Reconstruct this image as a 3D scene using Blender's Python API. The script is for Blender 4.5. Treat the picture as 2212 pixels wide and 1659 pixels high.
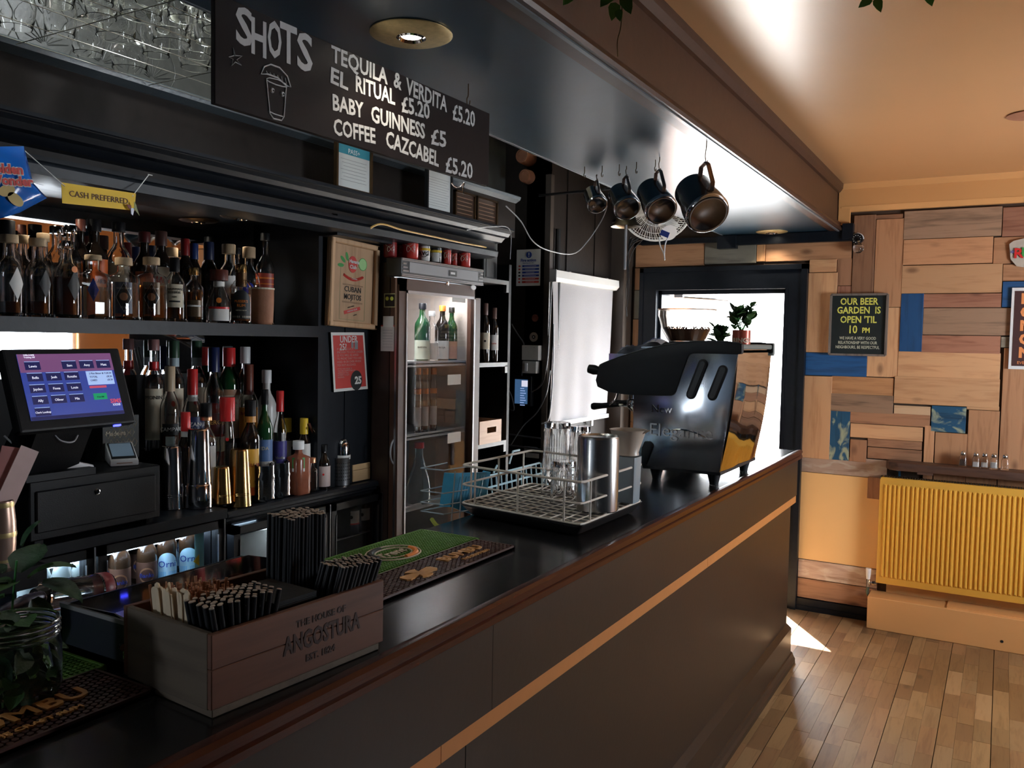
import bpy, bmesh, math, random
from mathutils import Vector, Matrix
random.seed(7)
for o in list(bpy.data.objects): bpy.data.objects.remove(o)
S = bpy.context.scene; COL = S.collection
# ------------------------------------------------------------------ camera
F, CX, CY, H = 1829.0, 1106.0, 829.5, 1.65
_vy = Vector((2170-CX, 753-CY, F)); _vx = Vector((2050+CX, -(675-CY), -F))
YC = _vy.normalized(); XC = (_vx - _vx.dot(YC)*YC).normalized(); ZC = XC.cross(YC)
RW = Matrix((XC, YC, ZC))                 # world = RW @ cam(x right, y down, z forward)
CAM = Vector((0, 0, H))
def ray(u, v): return RW @ Vector((u-CX, v-CY, F))
def Pz(u, v, z): r = ray(u, v); return CAM + r*((z-H)/r.z)
def Px(u, v, x): r = ray(u, v); return CAM + r*(x/r.x)
def Py(u, v, y): r = ray(u, v); return CAM + r*(y/r.y)
def depth(p): return (Vector(p)-CAM).dot(RW @ Vector((0, 0, 1)))
cam = bpy.data.cameras.new('camera'); co = bpy.data.objects.new('camera', cam); COL.objects.link(co)
cam.sensor_width = 36; cam.lens = F/2212*36; cam.clip_start = .02
r_ = RW @ Vector((1, 0, 0)); u_ = RW @ Vector((0, -1, 0)); b_ = RW @ Vector((0, 0, -1))
co.matrix_world = Matrix(((r_.x, u_.x, b_.x, CAM.x), (r_.y, u_.y, b_.y, CAM.y), (r_.z, u_.z, b_.z, CAM.z), (0, 0, 0, 1)))
S.camera = co
S.view_settings.view_transform = 'Standard'; S.view_settings.look = 'None'
S.view_settings.exposure = 0.0; S.view_settings.gamma = 1; S.view_settings.use_curve_mapping = False
# ------------------------------------------------------------------ sky, sun, daylight through the door and unseen windows
W = bpy.data.worlds.new('sky'); S.world = W; W.use_nodes = True
bg = W.node_tree.nodes['Background']; bg.inputs[0].default_value = (.84, .92, 1, 1); bg.inputs[1].default_value = 38.0
def light(name, kind, loc, energy, color=(1, 1, 1), rot=None, target=None, size=None, size_y=None, portal=False, radius=None, angle=None, blend=None, parent=None):
    l = bpy.data.lights.new(name, kind); o = bpy.data.objects.new(name, l); COL.objects.link(o)
    l.energy = energy; l.color = color; o.location = loc
    if target is not None: o.rotation_euler = (Vector(target)-Vector(loc)).to_track_quat('-Z', 'Y').to_euler()
    if size is not None:
        if kind == 'AREA':
            l.shape = 'RECTANGLE'; l.size = size; l.size_y = size_y or size
            if portal: l.cycles.is_portal = True
    if radius is not None: l.shadow_soft_size = radius
    if angle is not None: l.spot_size = angle
    if blend is not None: l.spot_blend = blend
    return o
sd = Vector((.60, -.86, -1.97)).normalized()
sun = light('sun', 'SUN', (0, 8, 6), 90, (1, .96, .9)); sun.rotation_euler = sd.to_track_quat('-Z', 'Y').to_euler(); sun.data.angle = .009
light('door_portal', 'AREA', (-1.61, 5.62, 1.0), 1, size=.85, size_y=2.0, target=(-1.61, 0, 1.0), portal=True)
light('window_portal', 'AREA', (1.72, 3.95, 1.50), 1, size=1.0, size_y=.8, target=(0, 3.95, 1.50), portal=True)
light('window_portal', 'AREA', (-2.88, -1.75, 1.6), 1, size=.6, size_y=.6, target=(0, -1.75, 1.6), portal=True)  # portal for the added left-wall window

# ------------------------------------------------------------------ materials
MATS = {}
def nodes(name):
    m = bpy.data.materials.new(name); m.use_nodes = True; nt = m.node_tree; return m, nt, nt.nodes['Principled BSDF']
def mat(name, col, rough=.5, metal=0, var=.12, scale=30, bump=0, bscale=80, spec=.5, trans=0, ior=1.45, emit=0, ecol=None, coat=0, stretch=None, alpha=1, aniso=0):
    if name in MATS: return MATS[name]
    m, nt, p = nodes(name)
    c = (*col, 1) if len(col) == 3 else col
    p.inputs['Base Color'].default_value = c; p.inputs['Roughness'].default_value = rough; p.inputs['Metallic'].default_value = metal
    p.inputs['Specular IOR Level'].default_value = spec; p.inputs['IOR'].default_value = ior
    p.inputs['Transmission Weight'].default_value = trans; p.inputs['Coat Weight'].default_value = coat; p.inputs['Coat Roughness'].default_value = .08
    p.inputs['Alpha'].default_value = alpha
    if emit: p.inputs['Emission Color'].default_value = (*(ecol or col), 1); p.inputs['Emission Strength'].default_value = emit
    if var or bump:
        tc = nt.nodes.new('ShaderNodeTexCoord'); mp = nt.nodes.new('ShaderNodeMapping'); nt.links.new(tc.outputs['Object'], mp.inputs[0])
        if stretch: mp.inputs['Scale'].default_value = stretch
    if var:
        n = nt.nodes.new('ShaderNodeTexNoise'); n.inputs['Scale'].default_value = scale; n.inputs['Detail'].default_value = 3
        nt.links.new(mp.outputs[0], n.inputs['Vector'])
        mx = nt.nodes.new('ShaderNodeMix'); mx.data_type = 'RGBA'
        mx.inputs['A'].default_value = tuple(min(1, x*(1-var)) for x in c[:3])+(1,); mx.inputs['B'].default_value = tuple(min(1, x*(1+var)) for x in c[:3])+(1,)
        nt.links.new(n.outputs['Fac'], mx.inputs['Factor']); nt.links.new(mx.outputs['Result'], p.inputs['Base Color'])
    if bump:
        n2 = nt.nodes.new('ShaderNodeTexNoise'); n2.inputs['Scale'].default_value = bscale; n2.inputs['Detail'].default_value = 4
        nt.links.new(mp.outputs[0], n2.inputs['Vector'])
        b = nt.nodes.new('ShaderNodeBump'); b.inputs['Strength'].default_value = bump; b.inputs['Distance'].default_value = .004
        nt.links.new(n2.outputs['Fac'], b.inputs['Height']); nt.links.new(b.outputs[0], p.inputs['Normal'])
    MATS[name] = m; return m
def wood(name, c1, c2, axis='x', rough=.55, knots=True, bump=.25, freq=1.0, wear=None):
    """grain along axis; c1 light, c2 dark; wear = colour showing through in patches"""
    if name in MATS: return MATS[name]
    m, nt, p = nodes(name); N = nt.nodes.new; Lk = nt.links.new
    tc = N('ShaderNodeTexCoord'); oi = N('ShaderNodeObjectInfo'); vm = N('ShaderNodeVectorMath'); vm.operation = 'MULTIPLY_ADD'
    sc = N('ShaderNodeVectorMath'); sc.operation = 'SCALE'; sc.inputs[0].default_value = (13, 29, 7); Lk(oi.outputs['Random'], sc.inputs['Scale'])
    vm.inputs[1].default_value = (1, 1, 1); Lk(tc.outputs['Object'], vm.inputs[0]); Lk(sc.outputs[0], vm.inputs[2])
    mp = N('ShaderNodeMapping'); s = [14*freq]*3; s['xyz'.index(axis)] = 1.3*freq; mp.inputs['Scale'].default_value = s; Lk(vm.outputs[0], mp.inputs[0])
    n = N('ShaderNodeTexNoise'); n.inputs['Scale'].default_value = 1.6; n.inputs['Detail'].default_value = 6; n.inputs['Distortion'].default_value = 1.1; Lk(mp.outputs[0], n.inputs['Vector'])
    w = N('ShaderNodeTexNoise'); w.inputs['Scale'].default_value = 7; w.inputs['Detail'].default_value = 3; Lk(mp.outputs[0], w.inputs['Vector'])
    ad = N('ShaderNodeMath'); ad.operation = 'MULTIPLY_ADD'; ad.inputs[1].default_value = .45; Lk(w.outputs['Fac'], ad.inputs[0]); Lk(n.outputs['Fac'], ad.inputs[2])
    rp = N('ShaderNodeValToRGB'); e = rp.color_ramp.elements; e[0].position = .50; e[0].color = (*c2, 1); e[1].position = .74; e[1].color = (*c1, 1)
    Lk(ad.outputs[0], rp.inputs[0]); last = rp.outputs[0]
    mp2 = N('ShaderNodeMapping'); s2 = [7]*3; s2['xyz'.index(axis)] = 3.5; mp2.inputs['Scale'].default_value = s2; Lk(vm.outputs[0], mp2.inputs[0])
    if knots:
        vo = N('ShaderNodeTexVoronoi'); vo.inputs['Scale'].default_value = 1.0; Lk(mp2.outputs[0], vo.inputs['Vector'])
        kr = N('ShaderNodeValToRGB'); k = kr.color_ramp.elements; k[0].position = .05; k[0].color = (1, 1, 1, 1); k[1].position = .16; k[1].color = (0, 0, 0, 1)
        Lk(vo.outputs['Distance'], kr.inputs[0]); mx = N('ShaderNodeMix'); mx.data_type = 'RGBA'; mx.inputs['B'].default_value = (c2[0]*.35, c2[1]*.3, c2[2]*.3, 1)
        mu = N('ShaderNodeMath'); mu.operation = 'MULTIPLY'; mu.inputs[1].default_value = .7; Lk(kr.outputs[0], mu.inputs[0]); Lk(mu.outputs[0], mx.inputs['Factor']); Lk(last, mx.inputs['A']); last = mx.outputs['Result']
    if wear:
        wn = N('ShaderNodeTexNoise'); wn.inputs['Scale'].default_value = 3.2; wn.inputs['Detail'].default_value = 8; wn.inputs['Distortion'].default_value = .8; Lk(mp2.outputs[0], wn.inputs['Vector'])
        wr = N('ShaderNodeValToRGB'); k = wr.color_ramp.elements; k[0].position = .52; k[1].position = .66; Lk(wn.outputs['Fac'], wr.inputs[0])
        mx = N('ShaderNodeMix'); mx.data_type = 'RGBA'; mx.inputs['B'].default_value = (*wear, 1); Lk(wr.outputs[0], mx.inputs['Factor']); Lk(last, mx.inputs['A']); last = mx.outputs['Result']
    # each piece a touch lighter or darker
    hs = N('ShaderNodeHueSaturation'); mr = N('ShaderNodeMapRange'); mr.inputs['To Min'].default_value = .76; mr.inputs['To Max'].default_value = 1.12
    Lk(oi.outputs['Random'], mr.inputs[0]); Lk(mr.outputs[0], hs.inputs['Value']); Lk(last, hs.inputs['Color']); Lk(hs.outputs[0], p.inputs['Base Color'])
    p.inputs['Roughness'].default_value = rough
    b = N('ShaderNodeBump'); b.inputs['Strength'].default_value = bump; b.inputs['Distance'].default_value = .003; Lk(ad.outputs[0], b.inputs['Height']); Lk(b.outputs[0], p.inputs['Normal'])
    MATS[name] = m; return m
def glass(name, col=(1, 1, 1), rough=.01):
    return mat(name, col, rough, var=0, trans=1)

BLACK = mat('black_paint', (.004, .004, .005), .55, bump=.2, bscale=25, var=.3, spec=.18)
BLACKB = mat('blue_black_paint', (.006, .008, .012), .40, bump=.2, bscale=30, var=.3, spec=.25)
BRN = mat('brown_black_paint', (.014, .010, .008), .45, spec=.25, bump=.2, bscale=18, var=.3)
SOFF = mat('soffit_panel_paint', (.012, .036, .060), .30, bump=.08, spec=.6, bscale=9, var=.35, scale=5)
ORANGE = mat('orange_wall_paint', (.66, .33, .12), .45, bump=.15, bscale=6, var=.06, scale=3)
PALE = mat('pale_orange_paint', (.78, .48, .20), .5, bump=.1, bscale=6, var=.05, scale=3)
CEILP = mat('orange_ceiling_gloss', (.50, .27, .12), .31, bump=.16, spec=1.0, bscale=3, var=.08, scale=2)
BEAM = mat('brown_beam_paint', (.046, .019, .011), .38, bump=.12, bscale=20, var=.25)
BARF = mat('bar_front_brown', (.025, .016, .0115), .36, bump=.06, bscale=60, var=.2, scale=4)
TOPB = mat('bar_top_black', (.010, .010, .011), .19, spec=.4, bump=.05, bscale=40, var=.3)
EDGE = mat('bar_edge_mahogany', (.055, .011, .005), .25, var=.5, scale=25, stretch=(1, .15, 1))
STRIPE = mat('orange_stripe', (.50, .20, .06), .4, var=.08)
STEEL = mat('polished_steel', (.62, .62, .63), .08, 1, var=.03, bump=.02, bscale=8)
BRUSH = mat('brushed_steel', (.55, .54, .53), .24, 1, var=.08, scale=60, stretch=(1, 1, .05))
GOLD = mat('brass_tin', (.55, .34, .13), .2, 1, var=.1)
BRASS = mat('aged_brass', (.55, .42, .20), .4, .7, var=.35, scale=60)
DBRASS = mat('dark_brass', (.10, .06, .03), .4, 1, var=.3)
CHROME = mat('chrome', (.7, .7, .72), .06, 1, var=0)
ALU = mat('aluminium_trim', (.5, .5, .52), .3, 1, var=.05)
PLB = mat('black_plastic', (.006, .006, .007), .45, var=.1, bump=.1, bscale=300, spec=.22)
PLG = mat('dark_grey_plastic', (.05, .05, .052), .45, var=.1)
PLW = mat('white_plastic', (.72, .72, .72), .35, var=.03)
PLGR = mat('grey_plastic', (.25, .25, .26), .4, var=.05)
PAPER = mat('white_paper', (.72, .71, .68), .6, var=.04)
CREAM = mat('cream_paper', (.60, .53, .40), .6, var=.08)
RED = mat('red_print', (.55, .05, .04), .45, var=.08)
REDC = mat('red_cap', (.60, .03, .03), .3, var=.05)
BLUE = mat('blue_print', (.02, .05, .30), .45, var=.08)
INK = mat('black_ink', (.012, .012, .012), .5, var=0)
WHITE = mat('white_ink', (.75, .75, .75), .5, var=0)
CHALK = mat('white_chalk_paint', (.62, .62, .62), .6, var=.1, scale=80)
YEL = mat('yellow_chalk_paint', (.75, .80, .12), .6, var=.1)
ORGP = mat('orange_print', (.70, .20, .03), .45, var=.06)
GREEN = mat('green_print', (.05, .30, .07), .45, var=.08)
CORK = mat('cork', (.42, .30, .18), .7, var=.2, scale=200)
TERRA = mat('terracotta', (.30, .13, .07), .7, var=.25, bump=.2)
G_CL = glass('clear_glass'); G_GR = glass('green_glass', (.10, .42, .12)); G_BR = glass('brown_glass', (.16, .055, .015))
DARKG = mat('dark_bottle_glass', (.012, .008, .006), .05, var=0, coat=.5)
DGRN = mat('dark_green_bottle_glass', (.010, .05, .016), .05, var=0, coat=.5)
LIQ_AMB = glass('amber_spirit', (.45, .12, .02)); LIQ_DK = mat('dark_spirit', (.05, .012, .004), .1, var=0); LIQ_BR = mat('brown_spirit', (.14, .05, .015), .12, var=0)
LIQ_CL = glass('clear_spirit', (.93, .95, .96)); LIQ_RED = mat('red_spirit', (.35, .03, .015), .12, var=0)

# ------------------------------------------------------------------ geometry helpers
def wmat(o):
    m = o.matrix_basis.copy()
    return wmat(o.parent) @ m if o.parent else m
class MB:
    def __init__(s): s.bm = bmesh.new()
    def poly(s, pts):
        return s.bm.faces.new([s.bm.verts.new(p) for p in pts])
    def obox(s, M, sz):
        vs = [s.bm.verts.new(M @ Vector((x*sz[0]/2, y*sz[1]/2, z*sz[2]/2))) for x in (-1, 1) for y in (-1, 1) for z in (-1, 1)]
        for f in ((0, 1, 3, 2), (4, 6, 7, 5), (0, 4, 5, 1), (2, 3, 7, 6), (0, 2, 6, 4), (1, 5, 7, 3)): s.bm.faces.new([vs[i] for i in f])
        return s
    def box(s, a, b):
        a = Vector(a); b = Vector(b); return s.obox(Matrix.Translation((a+b)/2), [abs(x) for x in (b-a)])
    def tube(s, pts, r, seg=8, close=False):
        pts = [Vector(p) for p in pts]; n = len(pts); rings = []; rr = r if isinstance(r, (list, tuple)) else [r]*n
        up = None
        for i, p in enumerate(pts):
            if close: d = pts[(i+1) % n]-pts[i-1]
            else: d = pts[min(i+1, n-1)]-pts[max(i-1, 0)]
            if d.length < 1e-9: d = Vector((0, 0, 1))
            d.normalize()
            if up is None: up = Vector((0, 0, 1)) if abs(d.z) < .9 else Vector((1, 0, 0))
            a = d.cross(up)
            if a.length < 1e-4: a = d.cross(Vector((0, 1, 0)))
            a.normalize(); b = d.cross(a); up = -b if False else a.cross(d)
            rings.append([s.bm.verts.new(p+(a*math.cos(2*math.pi*k/seg)+b*math.sin(2*math.pi*k/seg))*rr[i]) for k in range(seg)])
        m = n if close else n-1
        for i in range(m):
            A, B = rings[i], rings[(i+1) % n]
            for k in range(seg): s.bm.faces.new((A[k], A[(k+1) % seg], B[(k+1) % seg], B[k]))
        if not close: s.bm.faces.new(rings[0][::-1]); s.bm.faces.new(rings[-1])
        return s
    def lathe(s, prof, seg=24, M=Matrix(), sq=0, lobes=None):
        """prof = [(r, z)...]; sq>0 squares the section"""
        rings = []
        for r, z in prof:
            if r < 1e-6: rings.append([s.bm.verts.new(M @ Vector((0, 0, z)))]); continue
            ring = []
            for k in range(seg):
                t = 2*math.pi*k/seg; q = 1
                if sq:
                    e = 2+sq*6; c_, s_ = abs(math.cos(t)), abs(math.sin(t)); q = 1/((c_**e+s_**e)**(1/e))
                if lobes: q *= 1+lobes[1]*math.cos(lobes[0]*t)
                ring.append(s.bm.verts.new(M @ Vector((r*q*math.cos(t), r*q*math.sin(t), z))))
            rings.append(ring)
        for A, B in zip(rings, rings[1:]):
            if len(A) == 1 and len(B) == 1: continue
            for k in range(seg):
                a, b = A[k % len(A)], A[(k+1) % len(A)]; c, d = B[(k+1) % len(B)], B[k % len(B)]
                try:
                    if len(A) == 1: s.bm.faces.new((a, c, d))
                    elif len(B) == 1: s.bm.faces.new((a, b, c))
                    else: s.bm.faces.new((a, b, c, d))
                except ValueError: pass
        return s
    def cyl(s, a, b, r, seg=16, r2=None):
        return s.tube([a, b], [r, r if r2 is None else r2], seg)
    def prism(s, pts, vec):
        """closed polygon extruded by vec"""
        vec = Vector(vec); A = [s.bm.verts.new(Vector(p)) for p in pts]; B = [s.bm.verts.new(Vector(p)+vec) for p in pts]; n = len(A)
        s.bm.faces.new(A[::-1]); s.bm.faces.new(B)
        for k in range(n): s.bm.faces.new((A[k], A[(k+1) % n], B[(k+1) % n], B[k]))
        return s
    def wrap(s, r, a0, xs, lo, hi, t=.0006):
        """patch on a cylinder: columns at arc lengths xs, from lo(x) to hi(x)"""
        cols = []
        for x in xs:
            a = a0+x/r
            cols.append([s.bm.verts.new((rr*math.cos(a), rr*math.sin(a), z)) for rr in (r, r+t) for z in (lo(x), hi(x))])
        for A, B in zip(cols, cols[1:]):
            for i, j in ((0, 1), (3, 2), (2, 0), (1, 3)):
                try: s.bm.faces.new((A[i], A[j], B[j], B[i]))
                except ValueError: pass
        for c in (cols[0], cols[-1]):
            try: s.bm.faces.new((c[0], c[1], c[3], c[2]))
            except ValueError: pass
        return s
    def bevel(s, w, seg=2):
        bmesh.ops.remove_doubles(s.bm, verts=s.bm.verts, dist=1e-5)
        bmesh.ops.bevel(s.bm, geom=s.bm.edges[:], offset=w, segments=seg, affect='EDGES', profile=.6); return s
    def build(s, name, m, parent=None, smooth=False, local=False, kind=None, ang=40):
        bmesh.ops.remove_doubles(s.bm, verts=s.bm.verts, dist=1e-6)
        if parent is not None and not local: s.bm.transform(wmat(parent).inverted())
        bmesh.ops.recalc_face_normals(s.bm, faces=s.bm.faces)
        me = bpy.data.meshes.new(name); s.bm.to_mesh(me); s.bm.free()
        if smooth:
            me.polygons.foreach_set('use_smooth', [True]*len(me.polygons))
            try: me.set_sharp_from_angle(angle=math.radians(ang))
            except Exception: pass
        me.materials.append(m); o = bpy.data.objects.new(name, me); COL.objects.link(o)
        if parent is not None: o.parent = parent
        if kind: o['kind'] = kind
        return o
def tag(o, label=None, cat=None, group=None, kind=None):
    if label: o['label'] = label
    if cat: o['category'] = cat
    if group: o['group'] = group
    if kind: o['kind'] = kind
    return o
def thing(name, label, cat, loc=(0, 0, 0), rz=0, group=None, kind=None):
    o = bpy.data.objects.new(name, None); COL.objects.link(o); o.location = loc; o.rotation_euler = (0, 0, rz); o.empty_display_size = .05
    return tag(o, label, cat, group, kind)
def struct(name, loc=(0, 0, 0), label=None):
    o = bpy.data.objects.new(name, None); COL.objects.link(o); o.location = loc; o['kind'] = 'structure'
    if label: o['label'] = label
    return o
def part(root, name, m, fn, smooth=False, local=False, **k):
    b = MB(); fn(b); return b.build(name, m, root, smooth, local, **k)
def copy_tree(o, parent=None):
    c = o.copy(); COL.objects.link(c)
    if parent: c.parent = parent
    for ch in KIDS.get(o.name, ()): copy_tree(ch, c)
    return c
KIDS = {}
def note_kids(root):
    for o in list(COL.objects):
        if o.parent: KIDS.setdefault(o.parent.name, [])
    for k in KIDS: KIDS[k] = [o for o in COL.objects if o.parent and o.parent.name == k]
def basis(kind, loc, rz=0, tilt=0):
    if kind == 'L': M = Matrix(((0, 0, 1), (1, 0, 0), (0, 1, 0))).to_4x4()       # on a wall facing +x
    elif kind == 'F': M = Matrix(((1, 0, 0), (0, 0, -1), (0, 1, 0))).to_4x4()    # on a wall facing -y
    elif kind == 'T': M = Matrix(((0, -1, 0), (1, 0, 0), (0, 0, 1))).to_4x4()    # on a table read from +x
    else: M = Matrix.Identity(4)
    return Matrix.Translation(loc) @ M @ Matrix.Rotation(rz, 4, 'Z')
_TX = {}
def text_mesh(s, size, extrude=.0004, offset=0, shear=0, sx=1, spacing=1, align='CENTER', line=1.0):
    cu = bpy.data.curves.new('t', 'FONT'); cu.body = s; cu.size = size; cu.extrude = extrude; cu.offset = offset; cu.shear = shear
    cu.align_x = align; cu.align_y = 'CENTER'; cu.space_character = spacing; cu.space_line = line; cu.resolution_u = 2
    ob = bpy.data.objects.new('t', cu); COL.objects.link(ob); dg = bpy.context.evaluated_depsgraph_get()
    me = bpy.data.meshes.new_from_object(ob.evaluated_get(dg)); bpy.data.objects.remove(ob); bpy.data.curves.remove(cu)
    if sx != 1: me.transform(Matrix.Diagonal((sx, 1, 1, 1)))
    return me
def text(s, size, M, m, parent=None, name='lettering', wrap_r=None, a0=0, z0=0, **k):
    """M world matrix; or wrap_r: wrapped on a cylinder of the parent, local"""
    me = text_mesh(s, size, **k)
    if wrap_r:
        for v in me.vertices:
            a = a0+v.co.x/wrap_r; r = wrap_r+.0009+v.co.z; z = z0+v.co.y; v.co = (r*math.cos(a), r*math.sin(a), z)
    else: me.transform((wmat(parent).inverted() if parent else Matrix()) @ M)
    me.materials.clear(); me.materials.append(m); me.name = name
    o = bpy.data.objects.new(name, me); COL.objects.link(o)
    if parent: o.parent = parent
    return o
def bez(p0, p1, p2, p3, n=12):
    p0, p1, p2, p3 = map(Vector, (p0, p1, p2, p3)); out = []
    for i in range(n+1):
        t = i/n; out.append(p0*(1-t)**3+p1*3*t*(1-t)**2+p2*3*t*t*(1-t)+p3*t**3)
    return out
def smooth_path(pts, n=6):
    pts = [Vector(p) for p in pts]; out = []
    for i in range(len(pts)-1):
        p0 = pts[max(i-1, 0)]; p1 = pts[i]; p2 = pts[i+1]; p3 = pts[min(i+2, len(pts)-1)]
        for k in range(n):
            t = k/n; out.append(.5*((2*p1)+(p2-p0)*t+(2*p0-5*p1+4*p2-p3)*t*t+(3*p1-p0-3*p2+p3)*t**3))
    out.append(pts[-1]); return out
def cable(name, label, pts, r, m, cat='cable', n=6):
    b = MB(); b.tube(smooth_path(pts, n), r, 6); return tag(b.build(name, m, None, True), label, cat)

YW = 5.45                                    # far wall
# ================================================================== STRUCTURE
# floor: three-strip boards along y
fl = struct('floor')
part(fl, 'floor_base', mat('floor_gap', (.03, .02, .012), .6), lambda b: b.box((-3, -2.5, -.06), (1.7, 5.6, -.012)))
ftones = [((.27, .165, .075), (.18, .105, .045)), ((.22, .125, .055), (.15, .08, .033)), ((.31, .195, .095), (.22, .13, .06)), ((.16, .088, .04), (.10, .055, .025)), ((.25, .14, .065), (.17, .088, .04))]
fm = [wood('oak_strip_%d' % i, a, b, 'y', .40, knots=(i == 3), bump=.05, freq=1.4) for i, (a, b) in enumerate(ftones)]
for m in fm: m.node_tree.nodes['Principled BSDF'].inputs['Specular IOR Level'].default_value = .9
lens = [.19, .24, .28, .33]; proto = {}
for L_ in lens:
    for i, m in enumerate(fm):
        b = MB(); b.box((0, 0, -.012), (.0652, L_-.0006, 0)); o = b.build('floor_strip', m, fl); proto[(L_, i)] = o.data
        bpy.data.objects.remove(o)
x = -.86; bi = 0; cnt = 0; rest = [MB() for _ in fm]
x = -.98-.2005*6
while x < 1.6:
    for k in range(3):
        y = -2.5+random.random()*.3; sx = x+k*.066
        while y < 5.5:
            L_ = random.choice(lens); i = random.choices(range(5), (4, 4, 3, 1.2, 4))[0]
            c = Vector((sx+.03, y+L_/2, 0)); q = RW.transposed() @ (c-CAM); vis = False
            if q.z > .3: uu, vv = CX+F*q.x/q.z, CY+F*q.y/q.z; vis = 1480 < uu < 2300 and 1240 < vv < 1760
            if vis and cnt < 300:
                o = bpy.data.objects.new('floor_strip', proto[(L_, i)]); COL.objects.link(o); o.location = (sx, y, random.uniform(-.0004, .0004)); o.parent = fl; cnt += 1
            else: rest[i].box((sx, y, -.012), (sx+.0652, y+L_-.0006, 0))
            y += L_
    x += .2005
for i, r in enumerate(rest): r.build('floor_strips_beyond', fm[i], fl, kind='stuff')
# ceiling
ce = struct('ceiling')
part(ce, 'ceiling_plaster', CEILP, lambda b: b.box((-.9, -2.5, 2.61), (1.74, 5.6, 2.7)))
part(ce, 'ceiling_behind_bar', mat('cream_grey_ceiling', (.40, .40, .31), .6), lambda b: b.box((-2.9, -2.5, 3.0), (-.9, 5.6, 3.06)))
# boxed beam over the bar
tr = struct('trim_1', label='brown boxed beam over the bar front with moulded edges')
part(tr, 'beam_face', BEAM, lambda b: b.box((-.94, -2.5, 2.345), (-.90, YW, 3.0)))
part(tr, 'beam_top_moulding', BEAM, lambda b: b.prism([(-.9, -2.5, 2.61), (-.868, -2.5, 2.61), (-.872, -2.5, 2.585), (-.888, -2.5, 2.565), (-.9, -2.5, 2.56)], (0, 7.95, 0)), smooth=True, ang=25)
part(tr, 'beam_bottom_moulding', BEAM, lambda b: b.prism([(-.94, -2.5, 2.335), (-.872, -2.5, 2.335), (-.868, -2.5, 2.345), (-.874, -2.5, 2.36), (-.880, -2.5, 2.366), (-.880, -2.5, 2.385), (-.892, -2.5, 2.392), (-.9, -2.5, 2.40), (-.94, -2.5, 2.40)], (0, 7.95, 0)), smooth=True, ang=25)
so = struct('trim_2', label='dark glossy soffit panel over the bar')
part(so, 'soffit_panel', SOFF, lambda b: b.prism([(-1.46, -1.5, 2.34), (-1.50, 1.1, 2.34), (-1.535, 2.53, 2.34), (-1.59, YW, 2.34), (-.885, YW, 2.34), (-.885, -1.5, 2.34)], (0, 0, .02)))
part(so, 'soffit_edge', mat('soffit_edge_grey', (.12, .14, .16), .3), lambda b: (b.tube([(-1.502, 1.1, 2.345), (-1.537, 2.53, 2.345), (-1.592, YW-.01, 2.345)], .008, 6), b.box((-.896, -1.5, 2.331), (-.884, YW, 2.34))))
part(so, 'soffit_side', BLACKB, lambda b: b.prism([(-1.50, 1.1, 2.36), (-1.535, 2.53, 2.36), (-1.59, YW, 2.36), (-1.57, YW, 2.36), (-1.515, 2.53, 2.36), (-1.48, 1.1, 2.36)], (0, 0, .64)))
# left wall
wl = struct('wall_left')
part(wl, 'wall_paint', BRN, lambda b: (b.box((-2.45, 4.36, 0), (-2.31, 5.6, 3.0)), b.box((-2.9, 4.36, 0), (-2.31, 4.40, 3.0)), b.box((-2.9, -1.45, 0), (-2.8, 4.4, 3.0)), b.box((-2.9, -2.5, 0), (-2.8, -1.45, 1.3)), b.box((-2.9, -2.5, 1.9), (-2.8, -1.45, 3.0)), b.box((-2.9, -2.5, 1.3), (-2.8, -2.05, 1.9))))
part(wl, 'wall_corner_post', mat('post_brown', (.05, .038, .03), .4), lambda b: (b.box((-2.31, 5.28, 0), (-2.215, YW, 2.45)), b.box((-2.32, 4.345, 0), (-2.285, 4.385, 2.6))), )
part(wl, 'pipe_riser', BRN, lambda b: (b.cyl((-2.285, 4.45, 0), (-2.285, 4.45, 2.3), .018, 10), b.box((-2.315, 4.60, 2.07), (-2.303, 4.605, 2.9)), b.box((-2.315, 5.0, 2.07), (-2.303, 5.02, 2.9))))
# right wall, wall behind the camera, unseen windows in right and left walls
wr = struct('wall_right')
def rwall(b):
    b.box((1.6, -2.5, 0), (1.74, 5.6, 1.1)); b.box((1.6, -2.5, 1.85), (1.74, 5.6, 2.7)); b.box((1.6, -2.5, 1.1), (1.74, 3.45, 1.9)); b.box((1.6, 4.45, 1.1), (1.74, 5.6, 1.9))
part(wr, 'wall_paint', ORANGE, rwall)
DKW = mat('deep_blue_wall', (.02, .03, .045), .6)  # dark colour added on unseen walls to cut light bounced to the left
part(wr, 'wall_paint_dark', DKW, lambda b: b.box((1.585, -2.5, 0), (1.6, 3.0, 2.61)))
wn = struct('wall_near'); part(wn, 'wall_paint', DKW, lambda b: b.box((-.9, -2.6, 0), (1.74, -2.5, 3.06))); part(wn, 'wall_paint_grey', mat('grey_blue_wall', (.16, .20, .25), .5), lambda b: b.box((-2.9, -2.6, 0), (-.9, -2.5, 3.06)))  # left stretch unseen, made grey-blue for the coffee machine's reflection
for i, (x, a, c, z0, z1) in enumerate(((1.66, 3.45, 4.45, 1.1, 1.9), (-2.85, -2.05, -1.45, 1.3, 1.9))):  # both unseen; left one added to light the coffee machine side and tins
    w = struct('window_%d' % (i+1)); f_ = .035
    part(w, 'window_frame', PLW, lambda b: (b.box((x-.02, a, z0), (x+.02, a+f_, z1)), b.box((x-.02, c-f_, z0), (x+.02, c, z1)), b.box((x-.02, a, z0), (x+.02, c, z0+f_)), b.box((x-.02, a, z1-f_), (x+.02, c, z1))))
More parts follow.
